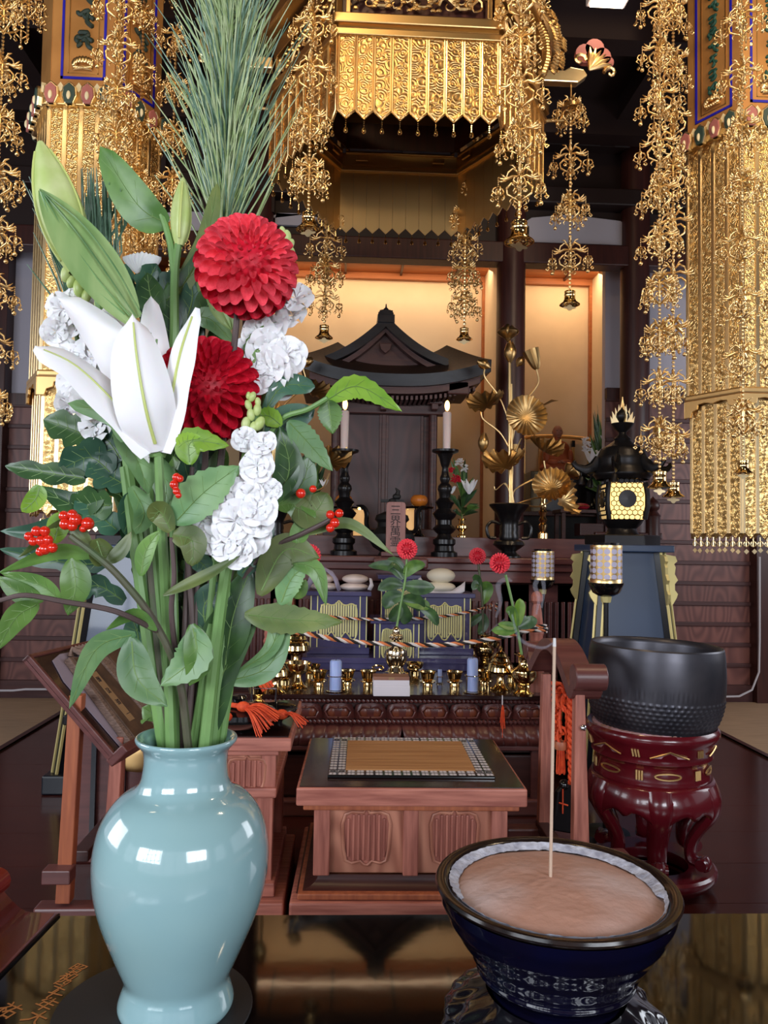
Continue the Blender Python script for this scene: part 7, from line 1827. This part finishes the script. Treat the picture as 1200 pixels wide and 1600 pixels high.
# --- white lily
ly = plant('white_lily', 'white lily in full bloom with pale green midribs and a big closed bud above', 'lily')
stem(ly, [(268, 1185, .97), (262, 1000, .97), (255, 860, .95), (247, 700, .93)], 9)
stem(ly, [(258, 1185, .99), (240, 1000, 1.0), (215, 820, 1.0), (190, 650, 1.0), (165, 520, 1.0), (150, 430, 1.0), (140, 400, 1.0)], 11)
stem(ly, [(262, 1185, 1.0), (232, 900, 1.02), (205, 740, 1.02), (200, 700, 1.02)], 12, name='stem')
def petal(par, pts, w, tw, curl=.35, fold=.1, mid=True, mat='petal_w', wave=.06):
    q = leafmesh(par, pts, w, mat, 'blade', tw, fold, curl, name='petal', wave=wave, n=16)
    if mid:
        o = Vector(par.location); c = CRV([PF(*p) for p in pts], 5); n = len(c)
        MB().tube([p + (CAMP - p).normalized() * .0016 - o for p in c[1:-1]], [.003 * (1 - .6 * i / n) for i in range(n - 2)], 5, flat=.6).o('midrib', M['petal_v'], q, smooth=True)
# outer and inner petals from the tube base near (245,700)
petal(ly, [(243, 705, .93), (215, 630, .955), (165, 540, .97), (90, 465, .965)], 88, .5, mid=False, curl=.4)
petal(ly, [(246, 705, .93), (215, 600, .975), (180, 520, .985), (165, 475, .98)], 60, .1, mid=False)
petal(ly, [(248, 705, .93), (245, 600, .99), (240, 530, .995), (236, 462, .985)], 52, 0, mid=False)
petal(ly, [(240, 706, .925), (190, 640, .92), (120, 572, .905), (55, 540, .885)], 72, -.8, curl=.3, mid=True)
petal(ly, [(250, 706, .925), (268, 620, .92), (282, 550, .91), (305, 480, .895)], 62, .85, curl=.3, mid=True)
petal(ly, [(246, 706, .92), (228, 640, .895), (214, 560, .89), (207, 490, .9)], 92, 0, curl=.45, mid=True)
# tube of the flower
o = Vector(ly.location)
def tubef(u, v):
    a = 2 * PI * u; c = PF(246 - 14 * v, 708 - 95 * v, .945); r = (8 + 42 * v ** 1.15) * .945 * FS / 1200
    q = (PF(232, 600, .95) - PF(246, 700, .94)).normalized().to_track_quat('Z', 'Y').to_matrix()
    return c + q @ Vector((r * math.cos(a), r * math.sin(a), 0)) - o
MB().grid(tubef, 30, 8, closeu=True).o('flower_tube', M['petal_w'], ly, smooth=True)
MB().lathe([(0, 0), (.011, .001), (.015, .012), (.012, .022)], 14, PF(246, 716, .935) - o).o('receptacle', M['stem'], ly, smooth=True)
for (x, y) in ((235, 520), (228, 535), (245, 530)):
    MB().tube([PF(240, 680, .93) - o, PF(238, 600, .945) - o, PF(x, y, .945) - o], .0017, 5).o('stamen', M['stem'], ly, smooth=True)
# big closed bud: three overlapping segments
def bud(par, x0, y0, x1, y1, w, d, mat='bud', seg=3, nm='closed_bud', rib=.06, mat2='petal_v'):
    a = PF(x0, y0, d); b = PF(x1, y1, d); ax = (b - a); LL = ax.length; q = ax.normalized().to_track_quat('Z', 'Y').to_matrix(); R = w * d * FS / 2400; oo = Vector(par.location)
    def f(u, v):
        an = 2 * PI * u; prof = math.sin(PI * (.08 + .9 * v) ** 1.0) ** .75 * (1.08 - .25 * v) if v < .97 else .12
        r = R * prof * (1 + rib * math.cos(seg * 2 * an)); return a + q @ Vector((r * math.cos(an), r * math.sin(an), LL * v)) - oo
    ob = MB().grid(f, 36, 18, closeu=True).o(nm, M[mat], par, smooth=True)
    for k in range(seg):
        an = 2 * PI * k / seg - .9; MB().tube([f((an / (2 * PI)) % 1, v / 12) * 1.0 + (f((an / (2 * PI)) % 1, v / 12) + oo - (a + ax * v / 12)) * .02 for v in range(1, 12)], .0022, 5).o('bud_rib', M[mat2], ob, smooth=True)
    return ob
bud(ly, 122, 425, 63, 222, 72, 1.0, rib=.05)
leafmesh(ly, [(208, 500, .945), (160, 430, .94), (110, 360, .94), (62, 295, .955)], 78, 'sheath', 'sheath', -.25, .12, .1, name='sheath_leaf', n=18, label='broad pale ribbed sheath leaf')
o = Vector(ly.location)
for s_ in (-.5, -.2, .15, .5):
    c = CRV([PF(208 + 26 * s_, 495 - 8 * abs(s_), .941), PF(160 + 42 * s_, 430 - 22 * s_, .936), PF(110 + 36 * s_, 360 - 22 * s_, .938), PF(66 + 4 * s_, 300, .952)], 5)
    MB().tube([p - o for p in c], .0013, 4).o('leaf_vein', M['leaf_g'], ly)
L(ly, 262, 350, 215, 320, 156, 228, 62, 'leaf_m', 'oval', .15, 1.02, fold=.15)
stem(ly, [(272, 425, 1.02), (266, 380, 1.02), (252, 335, 1.02), (238, 322, 1.02)], 6)
stem(ly, [(268, 650, 1.02), (272, 520, 1.02), (273, 430, 1.02), (279, 378, 1.02)], 8)
bud(ly, 280, 384, 286, 278, 32, 1.02, mat='bud')
L(ly, 195, 690, 180, 650, 105, 630, 36, 'leaf_g', 'oval', .2, .93); L(ly, 180, 670, 215, 720, 232, 772, 56, 'leaf_g', 'lance', .6, .95, fold=.4)
L(ly, 205, 760, 225, 800, 212, 835, 34, 'leaf_g', 'oval', .3, .96); L(ly, 240, 770, 205, 790, 200, 840, 40, 'leaf_b', 'oval', .3, 1.0)
L(ly, 205, 690, 255, 745, 258, 790, 46, 'leaf_g', 'oval', -.5, .96)

# --- dahlias
def dpetal_mesh(nm, mat, cup):
    m = MB()
    def f(u, v):
        a = (u - .5) * 2; w_ = .5 * math.sin(PI * min(.97, v * .68 + .12)) ** .6 * (.5 + .5 * min(1, v * 1.6))
        return Vector((a * w_ * (1 - cup * .2 * abs(a)), v * (1 - .16 * a * a), cup * .5 * w_ * a * a - .10 * math.sin(PI * v) + .06 * v * v))
    m.grid(f, 6, 7); return m.mesh(nm, M[mat], True)
DP = {k: [dpetal_mesh('petal', mt, c) for c in (.7, 1.3, 1.9)] for k, mt in (('r', 'petal_r'), ('p', 'petal_p'))}
def dahlia(par, px, py, rpx, d, nrm, n=170, key='r', name='bloom'):
    """dome of spoon-shaped petals on a phyllotaxis spiral"""
    c = PF(px, py, d); R = rpx * d * FS / 1200; N_ = Vector(nrm).normalized(); q = N_.to_track_quat('Z', 'Y').to_matrix().to_4x4(); o = Vector(par.location)
    cc = c - N_ * R * .25
    for i in range(n):
        t = ((i + .5) / n) ** 1.35; th = math.acos(1 - t * 1.32); ph = i * 2.39996
        ln = R * (.16 + .34 * min(1, t * 1.6) ** .7); wd = R * (.13 + .36 * min(1, t * 1.5) ** .7)
        dirv = Vector((math.sin(th) * math.cos(ph), math.sin(th) * math.sin(ph), math.cos(th)))
        base = dirv * (R - ln * .9)
        # petal points outward leaning outwards/up from the dome, y axis = length
        tang = Vector((math.cos(th) * math.cos(ph), math.cos(th) * math.sin(ph), -math.sin(th)))
        yax = (dirv * (.85 - .1 * t) + tang * (.25 + .4 * t)).normalized(); zax = (dirv * -.42 + tang * -.0 + Vector((0, 0, 0))) 
        up = (dirv - tang * .9).normalized(); xax = yax.cross(up).normalized(); zax = xax.cross(yax).normalized()
        cup = 2 if t < .3 else (1 if t < .8 else 0)
        B = Matrix((xax, yax, zax)).transposed().to_4x4()
        MM = Matrix.Translation(cc - o) @ q @ Matrix.Translation(base) @ B @ Matrix.Diagonal((wd, ln * 1.12, wd, 1))
        put('petal', DP['p' if (key == 'p' and t < .6) else 'r'][cup], par, MM)
    MB().sph(cc - o, R * .74, 16, 10).o('flower_core', M['petal_r'], par, smooth=True)
d1_ = plant('red_dahlia', 'upper red dahlia, coral toward its centre, beside the pine needles', 'dahlia')
stem(d1_, [(318, 1185, 1.0), (330, 900, 1.0), (352, 650, .98), (366, 540, .97), (372, 470, .96)], 6, 'stem_br')
dahlia(d1_, 388, 408, 78, .94, (.28, -1, .22), 150, 'p')
d2_ = plant('red_dahlia', 'lower deep red dahlia right of the white lily', 'dahlia')
stem(d2_, [(300, 1185, 1.02), (305, 900, 1.02), (318, 760, 1.0), (322, 690, .98)], 6, 'stem_br')
dahlia(d2_, 322, 604, 80, .97, (.08, -1, .12), 165, 'r')
# --- white stock: ruffled florets
def floret_mesh(seed, nm='floret', nring=((6, 1.0, .25), (5, .72, .6), (4, .42, .95))):
    r_ = random.Random(seed); m = MB()
    for (n, R, lift) in nring:
        for k in range(n):
            a0 = k * 2 * PI / n + r_.uniform(-.2, .2); ph = r_.uniform(0, 6)
            def f(u, v):
                a = a0 + (u - .5) * 1.35 * (.35 + .65 * v); rr = R * v * (1 - .12 * (2 * u - 1) ** 2) * (1 + .04 * math.cos(4 * a0))
                return Vector((rr * math.cos(a), rr * math.sin(a), lift * v * (1.2 - .55 * v) * R + .10 * R * v * math.sin(7 * u + ph) + .05 * v * math.sin(13 * u + ph)))
            m.grid(f, 7, 5)
    return m.mesh(nm, M['petal_w'], True)
FL = [floret_mesh(i) for i in range(5)]
def florets(par, lst, d, nm='floret'):
    for (x, y, r) in lst:
        dd = d + frnd.uniform(-.012, .012); c = PF(x, y, dd) - Vector(par.location); R = r * dd * FS / 1200 * 1.12
        dirv = Vector((frnd.uniform(-.5, .5), -1, frnd.uniform(-.35, .5))).normalized(); q = dirv.to_track_quat('Z', 'Y').to_matrix().to_4x4() @ Matrix.Rotation(frnd.uniform(0, 6), 4, 'Z')
        put(nm, frnd.choice(FL), par, Matrix.Translation(c) @ q @ Matrix.Scale(R, 4))
def sbud(par, x, y, r, d, mat='bud'):
    c = PF(x, y, d) - Vector(par.location); MB().sph(c, r * d * FS / 1200, 10, 8, sc=(.8, .8, 1.25), rot=Matrix.Rotation(frnd.uniform(-.5, .5), 3, 'Y')).o('flower_bud', M[mat], par, smooth=True)
s1 = plant('white_stock', 'white ruffled stock spike beside and below the upper dahlia', 'stock flower')
stem(s1, [(322, 1185, 1.02), (352, 960, 1.03), (395, 760, 1.03), (415, 600, 1.02), (440, 470, 1.02)], 8)
florets(s1, [(462, 466, 26), (458, 493, 22), (425, 505, 30), (404, 520, 26), (418, 545, 32), (447, 556, 30), (400, 562, 24), (408, 590, 28), (438, 592, 30), (425, 575, 34), (384, 548, 20)], .99)
for (x, y, r) in ((448, 370, 9), (453, 382, 8), (441, 362, 7), (455, 392, 7)): sbud(s1, x, y, r, 1.02)
stem(s1, [(438, 470, 1.02), (446, 400, 1.02), (446, 365, 1.02)], 4)
s2 = plant('white_stock', 'white stock spike with green buds on top, in front below the lower dahlia', 'stock flower')
stem(s2, [(318, 1185, .97), (335, 1030, .97), (352, 900, .96), (372, 780, .955), (388, 700, .96), (398, 640, .97)], 10)
florets(s2, [(381, 686, 19), (412, 694, 20), (402, 728, 26), (398, 752, 26), (425, 765, 16), (372, 772, 26), (345, 788, 24), (402, 795, 30), (368, 815, 34), (335, 815, 24), (325, 838, 26), (352, 850, 28), (392, 840, 32), (378, 865, 26), (402, 812, 26), (330, 792, 18), (345, 820, 30), (388, 775, 24)], .94)
for (x, y, r) in ((392, 648, 8), (402, 640, 8), (388, 633, 7), (403, 628, 6), (394, 620, 7), (405, 662, 10), (384, 662, 9), (396, 668, 8), (388, 618, 5)): sbud(s2, x, y, r, .95)
s3 = plant('white_stock', 'white stock spike behind the lily at the left edge of the bouquet', 'stock flower')
stem(s3, [(262, 1185, 1.03), (220, 900, 1.05), (160, 700, 1.05), (128, 560, 1.05), (115, 450, 1.05)], 8)
florets(s3, [(98, 484, 26), (118, 505, 26), (88, 518, 22), (130, 475, 20), (110, 560, 28), (120, 600, 32), (140, 560, 30), (112, 632, 24), (150, 665, 24), (140, 625, 28), (115, 470, 20), (150, 520, 24)], 1.03)
for (x, y, r) in ((104, 428, 11), (124, 450, 12), (112, 440, 9), (155, 478, 10), (135, 462, 9)): sbud(s3, x, y, r, 1.02)
# --- white chrysanthemum
ch_ = plant('white_chrysanthemum', 'half-open white chrysanthemum peeping over dark leaves above the lily', 'chrysanthemum')
stem(ch_, [(275, 1185, 1.04), (250, 800, 1.07), (226, 550, 1.07), (222, 430, 1.07)], 6, 'stem_d')
for k in range(11):
    a = (k - 5) * .26; x1 = 222 + 26 * math.sin(a) * 1.0; L(ch_, 222 + 6 * math.sin(a), 425, 222 + 24 * math.sin(a), 405, x1, 392 + 6 * abs(a), 13, 'petal_w', 'blade', 0, 1.06, fold=.2, curl=.4, name='petal')
for (p) in ((225, 470, 232, 440, 245, 412, 44), (215, 470, 200, 450, 196, 412, 30), (250, 470, 270, 440, 290, 425, 40), (235, 500, 262, 480, 300, 470, 50), (245, 520, 240, 480, 250, 440, 46)): L(ch_, *p, 'leaf_b', 'lobed' if p[6] < 45 else 'lance', None, 1.06)
for (x0, y0, xm, ym, x1, y1, w, k_, m_) in ((150, 690, 115, 672, 68, 655, 56, 'lobed', 'leaf_d'), (175, 740, 140, 715, 92, 735, 60, 'lobed', 'leaf_b'), (135, 748, 80, 740, 8, 728, 34, 'lobed', 'leaf_d'), (165, 765, 120, 790, 60, 760, 44, 'lance', 'leaf_d'), (175, 790, 140, 790, 108, 800, 56, 'lobed', 'leaf_d'),
        (190, 720, 170, 690, 140, 665, 50, 'lobed', 'leaf_b'), (165, 880, 110, 880, 0, 858, 34, 'lobed', 'leaf_b'), (195, 940, 150, 915, 108, 938, 34, 'lobed', 'leaf_b'), (200, 700, 185, 660, 170, 640, 50, 'lobed', 'leaf_b'), (185, 830, 150, 800, 120, 770, 50, 'lobed', 'leaf_b'), (200, 760, 165, 740, 140, 720, 54, 'lobed', 'leaf_b'), (90, 810, 55, 830, 0, 830, 26, 'lance', 'leaf_b')):
    L(ch_, x0, y0, xm, ym, x1, y1, w, m_, k_, None, 1.03, fold=.3, n=20)
# --- berry branch, left
bl_ = plant('berry_branch', 'branch with red berries and long leaves reaching out to the left', 'branch')
stem(bl_, [(296, 1185, .97), (280, 1060, .95), (240, 970, .93), (190, 905, .91), (150, 868, .9), (110, 838, .9)], 6.5, 'stem_d')
stem(bl_, [(245, 985, .93), (180, 955, .9), (100, 940, .89), (40, 930, .88), (0, 938, .88)], 4.5, 'stem_br')
stem(bl_, [(280, 1060, .96), (268, 960, .94), (272, 900, .93), (268, 840, .92)], 4.5, 'stem_br')
stem(bl_, [(285, 1100, .98), (300, 1000, .98), (296, 900, .98), (290, 860, .98), (275, 770, .98), (272, 740, .98)], 5, 'stem_br')
for (x, y, r) in ((100, 806, 8), (113, 804, 8), (102, 819, 9), (118, 812, 10), (137, 818, 10), (113, 822, 8), (45, 838, 7), (57, 830, 8), (70, 830, 8), (64, 845, 8), (75, 844, 8), (70, 858, 9), (82, 856, 8), (52, 846, 7), (63, 862, 7), (276, 746, 7), (281, 748, 6), (272, 757, 7), (276, 768, 6), (274, 762, 5), (279, 774, 5), (130, 826, 6)):
    b_ = MB().sph(PF(x, y, .9) - Vector(bl_.location), r * .9 * FS / 1200, 14, 10).o('berry', M['berry'], bl_, smooth=True)
for a in ((145, 870, 90, 862, -4, 896, 26, 'leaf_m', 'lance', .4), (150, 868, 105, 820, 28, 872, 24, 'leaf_o', 'lance', .3), (112, 872, 118, 915, 106, 962, 46, 'leaf_m', 'lance', .1), (150, 842, 160, 870, 168, 880, 44, 'leaf_o', 'oval', .5), (68, 938, 30, 925, -6, 900, 32, 'leaf_m', 'lance', .3), (60, 943, 25, 965, -6, 1018, 38, 'leaf_m', 'lance', .2),
          (84, 848, 92, 820, 98, 800, 34, 'leaf_l', 'oval', .2), (62, 758, 55, 780, 34, 800, 30, 'leaf_l', 'oval', .1), (165, 880, 190, 860, 205, 830, 24, 'leaf_o', 'lance', .4), (245, 985, 210, 960, 165, 985, 22, 'leaf_m', 'lance', .4),
          (212, 990, 150, 1015, 108, 1108, 36, 'leaf_g', 'lance', .2), (205, 995, 215, 1060, 262, 1104, 54, 'leaf_g', 'lance', .15), (306, 982, 300, 1030, 250, 1072, 58, 'leaf_g', 'serr', -.2), (300, 975, 310, 1030, 296, 1072, 46, 'leaf_m', 'lance', .2),
          (272, 818, 318, 770, 374, 728, 66, 'leaf_g', 'serr', .15), (268, 830, 250, 800, 236, 815, 40, 'leaf_o', 'oval', .4), (270, 836, 300, 845, 300, 885, 44, 'leaf_o', 'oval', .2), (296, 726, 300, 690, 358, 696, 46, 'leaf_l', 'serr', .3), (278, 700, 292, 690, 318, 684, 30, 'leaf_l', 'serr', .0),
          (255, 930, 320, 900, 375, 868, 20, 'leaf_o', 'lance', .4), (220, 900, 228, 860, 250, 828, 28, 'leaf_m', 'lance', .2), (98, 940, 60, 912, 0, 895, 28, 'leaf_m', 'lance', .3)):
    L(bl_, *a[:9], a[9], .92, fold=.25, curl=.1, n=18)
# --- berry branch, right
br_ = plant('berry_branch', 'branch with red berries and serrated leaves arching out to the right', 'branch')
stem(br_, [(305, 1185, 1.0), (330, 1020, 1.0), (370, 920, .99), (420, 860, .98), (470, 835, .97), (510, 815, .96), (530, 800, .96)], 4.5, 'stem_br')
stem(br_, [(330, 1020, 1.0), (370, 860, 1.0), (395, 795, 1.0), (430, 760, .99), (455, 735, .98), (480, 712, .98)], 5, 'stem_d')
stem(br_, [(385, 760, 1.0), (410, 700, .99), (440, 655, .98), (480, 640, .97), (512, 622, .96)], 5, 'stem')
for (x, y, r) in ((516, 804, 7), (530, 802, 7), (523, 817, 8), (516, 825, 7), (519, 822, 5), (470, 771, 8), (489, 764, 6)):
    MB().sph(PF(x, y, .955) - Vector(br_.location), r * .95 * FS / 1200, 14, 10).o('berry', M['berry'], br_, smooth=True)
for a in ((508, 626, 560, 604, 628, 643, 38, 'leaf_l', 'serr', -.25), (512, 624, 516, 650, 520, 678, 38, 'leaf_m', 'serr', .1), (450, 658, 480, 690, 520, 736, 40, 'leaf_g', 'serr', .1), (440, 665, 420, 650, 398, 650, 30, 'leaf_l', 'serr', .2),
          (432, 785, 452, 730, 436, 665, 48, 'leaf_d', 'lance', .2), (430, 790, 470, 760, 486, 705, 46, 'leaf_d', 'lance', -.2), (455, 790, 490, 800, 512, 770, 56, 'leaf_o', 'oval', .2), (478, 835, 545, 818, 616, 868, 18, 'leaf_o', 'lance', .2), (466, 850, 468, 832, 480, 802, 30, 'leaf_m', 'oval', .0),
          (405, 930, 445, 860, 500, 872, 54, 'leaf_o', 'lance', .1), (382, 960, 450, 968, 536, 972, 46, 'leaf_o', 'serr', .1), (448, 878, 492, 890, 510, 946, 28, 'leaf_m', 'lance', .1), (438, 945, 455, 905, 482, 880, 38, 'leaf_g', 'serr', .1), (430, 790, 460, 790, 470, 830, 34, 'leaf_m', 'lance', .2), (470, 790, 495, 800, 505, 820, 22, 'leaf_m', 'lance', .3)):
    L(br_, *a[:9], a[9], .975, fold=.22, curl=.1, n=20)
# --- stock foliage: soft grey-green and dark strap leaves
sf = plant('stock_foliage_stem', 'leafy stock stems with long soft grey-green leaves at the right of the vase mouth', 'foliage')
stem(sf, [(330, 1185, .99), (345, 1050, .99), (355, 950, .99), (350, 880, .98)], 9); stem(sf, [(340, 1190, 1.0), (365, 1020, 1.0), (372, 940, 1.0)], 8)
for a in ((352, 1066, 420, 1040, 455, 962, 40, 'leaf_g', 'lance', .15), (372, 1050, 425, 1010, 440, 935, 30, 'leaf_g', 'spoon', .5), (335, 1020, 318, 950, 352, 915, 42, 'leaf_b', 'spoon', .2), (350, 1050, 365, 960, 395, 880, 62, 'leaf_d', 'lance', .2), (345, 1080, 335, 1000, 372, 920, 50, 'leaf_d', 'lance', -.2),
          (405, 660, 440, 605, 492, 604, 34, 'leaf_b', 'spoon', .3), (425, 690, 445, 660, 492, 640, 50, 'leaf_b', 'oval', .1), (375, 900, 400, 870, 412, 890, 36, 'leaf_b', 'oval', .1), (290, 870, 315, 880, 330, 900, 30, 'leaf_b', 'oval', .1),
          (330, 1150, 345, 1060, 405, 960, 46, 'leaf_d', 'lance', .1), (385, 580, 395, 540, 412, 508, 26, 'leaf_m', 'serr', .2), (395, 790, 415, 810, 425, 850, 26, 'leaf_b', 'lance', .2)):
    L(sf, *a[:9], a[9], .985, fold=.25, curl=.12, n=16)
for a in ((330, 415, 322, 445, 330, 480, 30, 'sheath', 'sheath', 0), (325, 430, 345, 480, 362, 515, 34, 'sheath', 'sheath', 0), (272, 470, 320, 380, 340, 285, 32, 'leaf_o', 'blade', .3), (255, 475, 290, 440, 325, 380, 30, 'leaf_d', 'blade', .2), (300, 495, 330, 500, 368, 540, 34, 'leaf_g', 'lance', .2), (310, 500, 330, 470, 345, 462, 44, 'leaf_d', 'oval', .1),
          (265, 540, 270, 490, 262, 440, 46, 'leaf_d', 'lance', .2), (280, 530, 300, 470, 296, 430, 40, 'leaf_b', 'lance', .1), (250, 500, 235, 460, 230, 425, 44, 'leaf_d', 'lance', .2)):
    L(sf, *a[:9], a[9], 1.03, fold=.2, curl=.1, n=16)
# --- dense inner foliage behind the front stems
fi = plant('leafy_filler_stem', 'dense dark leafy stems in the middle of the bouquet above the vase mouth', 'foliage')
for (x0, x1) in ((255, 190), (285, 240), (300, 290), (330, 350), (310, 320)):
    stem(fi, [(x0 * .4 + 170, 1188, 1.03), ((x0 + x1) / 2, 950, 1.05), (x1, 720, 1.06)], 6, 'stem' if x0 % 2 else 'stem_d')
fr2 = random.Random(21)
for i in range(120):
    y0 = fr2.uniform(700, 1130); sp = 1.15 - abs(y0 - 850) / 480; x0 = 275 + fr2.uniform(-1, 1) * 75 * max(.3, sp); a = fr2.uniform(-1.25, 1.25) ; ln = fr2.uniform(60, 110) * (1 if y0 < 950 else .7)
    x1 = x0 + math.sin(a) * ln * (.9 if y0 < 950 else .5); y1 = y0 - math.cos(a) * ln
    L(fi, x0, y0, (x0 + x1) / 2 + fr2.uniform(-12, 12), (y0 + y1) / 2, x1, y1, fr2.uniform(26, 46), fr2.choice(('leaf_d', 'leaf_b', 'leaf_d', 'leaf_m', 'leaf_b')), fr2.choice(('lance', 'oval', 'lance', 'lobed')), fr2.uniform(-.7, .7), fr2.uniform(1.03, 1.09), fold=.3, n=10)
for i in range(24):
    y0 = fr2.uniform(480, 720); x0 = 300 + fr2.uniform(-1, 1) * 90; a = fr2.uniform(-1, 1); ln = fr2.uniform(50, 90)
    L(fi, x0, y0, x0 + math.sin(a) * ln / 2, y0 - ln / 2, x0 + math.sin(a) * ln, y0 - math.cos(a) * ln, fr2.uniform(28, 44), fr2.choice(('leaf_d', 'leaf_b', 'leaf_m')), 'lance', fr2.uniform(-.6, .6), fr2.uniform(1.04, 1.09), fold=.3, n=10)
for (x0, x1, r, mt_) in ((240, 195, 11, 'stem'), (262, 232, 9, 'stem'), (252, 222, 8, 'stem_d'), (285, 300, 5, 'stem_br'), (300, 318, 5, 'stem_br'), (275, 268, 7, 'stem'), (318, 350, 8, 'stem')):
    stem(fi, [(x0 * .5 + 140, 1190, .985), (x0, 1060, .98), ((x0 + x1) / 2, 900, .99), (x1, 730, 1.0)], r, mt_)

# ---------------------------------------------------------------- dahlias in the altar's brass vases
FS = 1.0

def small_dahlia(vase, px, py, rpx, d, pts, lb, nrm=(0, -1, .1), leaves=(), smat='stem'):
    t = T('altar_dahlia', lb, 'dahlia', vase.location); o = Vector(t.location)
    c = PF(px, py, d) - o; R = rpx * d / 1200; N_ = Vector(nrm).normalized(); q = N_.to_track_quat('Z', 'Y').to_matrix().to_4x4(); m = MB(); src = DP['p'][1]
    sv = [v.co.copy() for v in src.vertices]; sf_ = [tuple(p.vertices) for p in src.polygons]
    for i in range(90):
        tt = (i + .5) / 90; th = math.acos(1 - tt * 1.4); ph = i * 2.39996; ln = R * (.22 + .35 * tt); wd = R * (.16 + .24 * tt)
        dv = Vector((math.sin(th) * math.cos(ph), math.sin(th) * math.sin(ph), math.cos(th))); tg = Vector((math.cos(th) * math.cos(ph), math.cos(th) * math.sin(ph), -math.sin(th)))
        yax = (dv * .86 + tg * .4).normalized(); up = (dv - tg * 1.6).normalized(); xax = yax.cross(up).normalized(); zax = xax.cross(yax)
        MM = Matrix.Translation(c) @ q @ Matrix.Translation(dv * (R - ln)) @ Matrix((xax, yax, zax)).transposed().to_4x4() @ Matrix.Diagonal((wd, ln, wd, 1))
        m.add([MM @ v for v in sv], sf_)
    m.o('bloom_petals', M['petal_p'], t, smooth=True, kind='stuff'); MB().sph(c, R * .65, 12, 8).o('flower_core', M['petal_r'], t, smooth=True)
    MB().tube([p - o for p in CRV([PF(*p) for p in pts], 5)], .007, 7).o('stalk', M[smat], t, smooth=True)
    for (x0, y0, xm, ym, x1, y1, w, mt_) in leaves: L(t, x0, y0, xm, ym, x1, y1, w, mt_, 'oval', None, d, fold=.2, n=10)
    return t
dd = cv.location.y
small_dahlia(cv, 636, 858, 17, dd, [(619, 985, dd), (627, 940, dd), (634, 900, dd), (636, 868, dd)], 'round red dahlia in the silvery centre vase', leaves=[
    (630, 905, 612, 885, 575, 884, 18, 'leaf_d'), (632, 900, 645, 885, 665, 882, 20, 'leaf_m'), (630, 915, 610, 912, 590, 922, 20, 'leaf_d'), (632, 915, 655, 918, 680, 918, 24, 'leaf_d'), (630, 930, 610, 935, 602, 952, 24, 'leaf_d'), (628, 935, 650, 940, 660, 955, 24, 'leaf_d'), (626, 945, 618, 960, 608, 970, 20, 'leaf_d'), (632, 940, 660, 945, 672, 950, 18, 'leaf_m'), (655, 948, 675, 960, 684, 978, 16, 'leaf_d'), (626, 940, 635, 965, 640, 972, 22, 'leaf_d'), (634, 895, 615, 878, 600, 892, 18, 'leaf_d')])
dd = v2.location.y
small_dahlia(v2, 746, 869, 14, dd, [(755, 1000, dd), (754, 950, dd), (751, 910, dd), (747, 880, dd)], 'small red dahlia in the back right brass vase', smat='stem_d', leaves=[(752, 925, 745, 905, 738, 902, 14, 'leaf_d'), (752, 912, 762, 920, 755, 945, 20, 'leaf_m'), (754, 960, 740, 970, 730, 980, 14, 'leaf_d'), (754, 958, 756, 975, 748, 992, 16, 'leaf_d'), (753, 915, 745, 912, 738, 922, 14, 'leaf_d')])
dd = v1.location.y
small_dahlia(v1, 781, 880, 17, dd - .02, [(815, 1022, dd), (808, 980, dd), (800, 940, dd), (790, 898, dd)], 'coral dahlia leaning left on a pale stalk from the front right brass vase', nrm=(-.45, -.8, .25), leaves=[(808, 978, 800, 955, 790, 955, 16, 'leaf_m'), (809, 978, 812, 950, 812, 935, 18, 'leaf_l'), (809, 982, 790, 985, 768, 985, 18, 'leaf_m'), (810, 980, 828, 970, 832, 962, 22, 'leaf_d'), (808, 980, 795, 978, 778, 975, 14, 'leaf_m')])
dd = v3.location.y
small_dahlia(v3, 483, 868, 19, dd, [(452, 1000, dd), (448, 950, dd), (455, 910, dd), (470, 880, dd)], 'red dahlia at the left of the altar behind the bouquet leaves', leaves=[(450, 960, 445, 940, 460, 905, 24, 'leaf_g'), (452, 940, 440, 920, 440, 905, 14, 'leaf_m'), (455, 930, 470, 925, 478, 905, 18, 'leaf_m')])
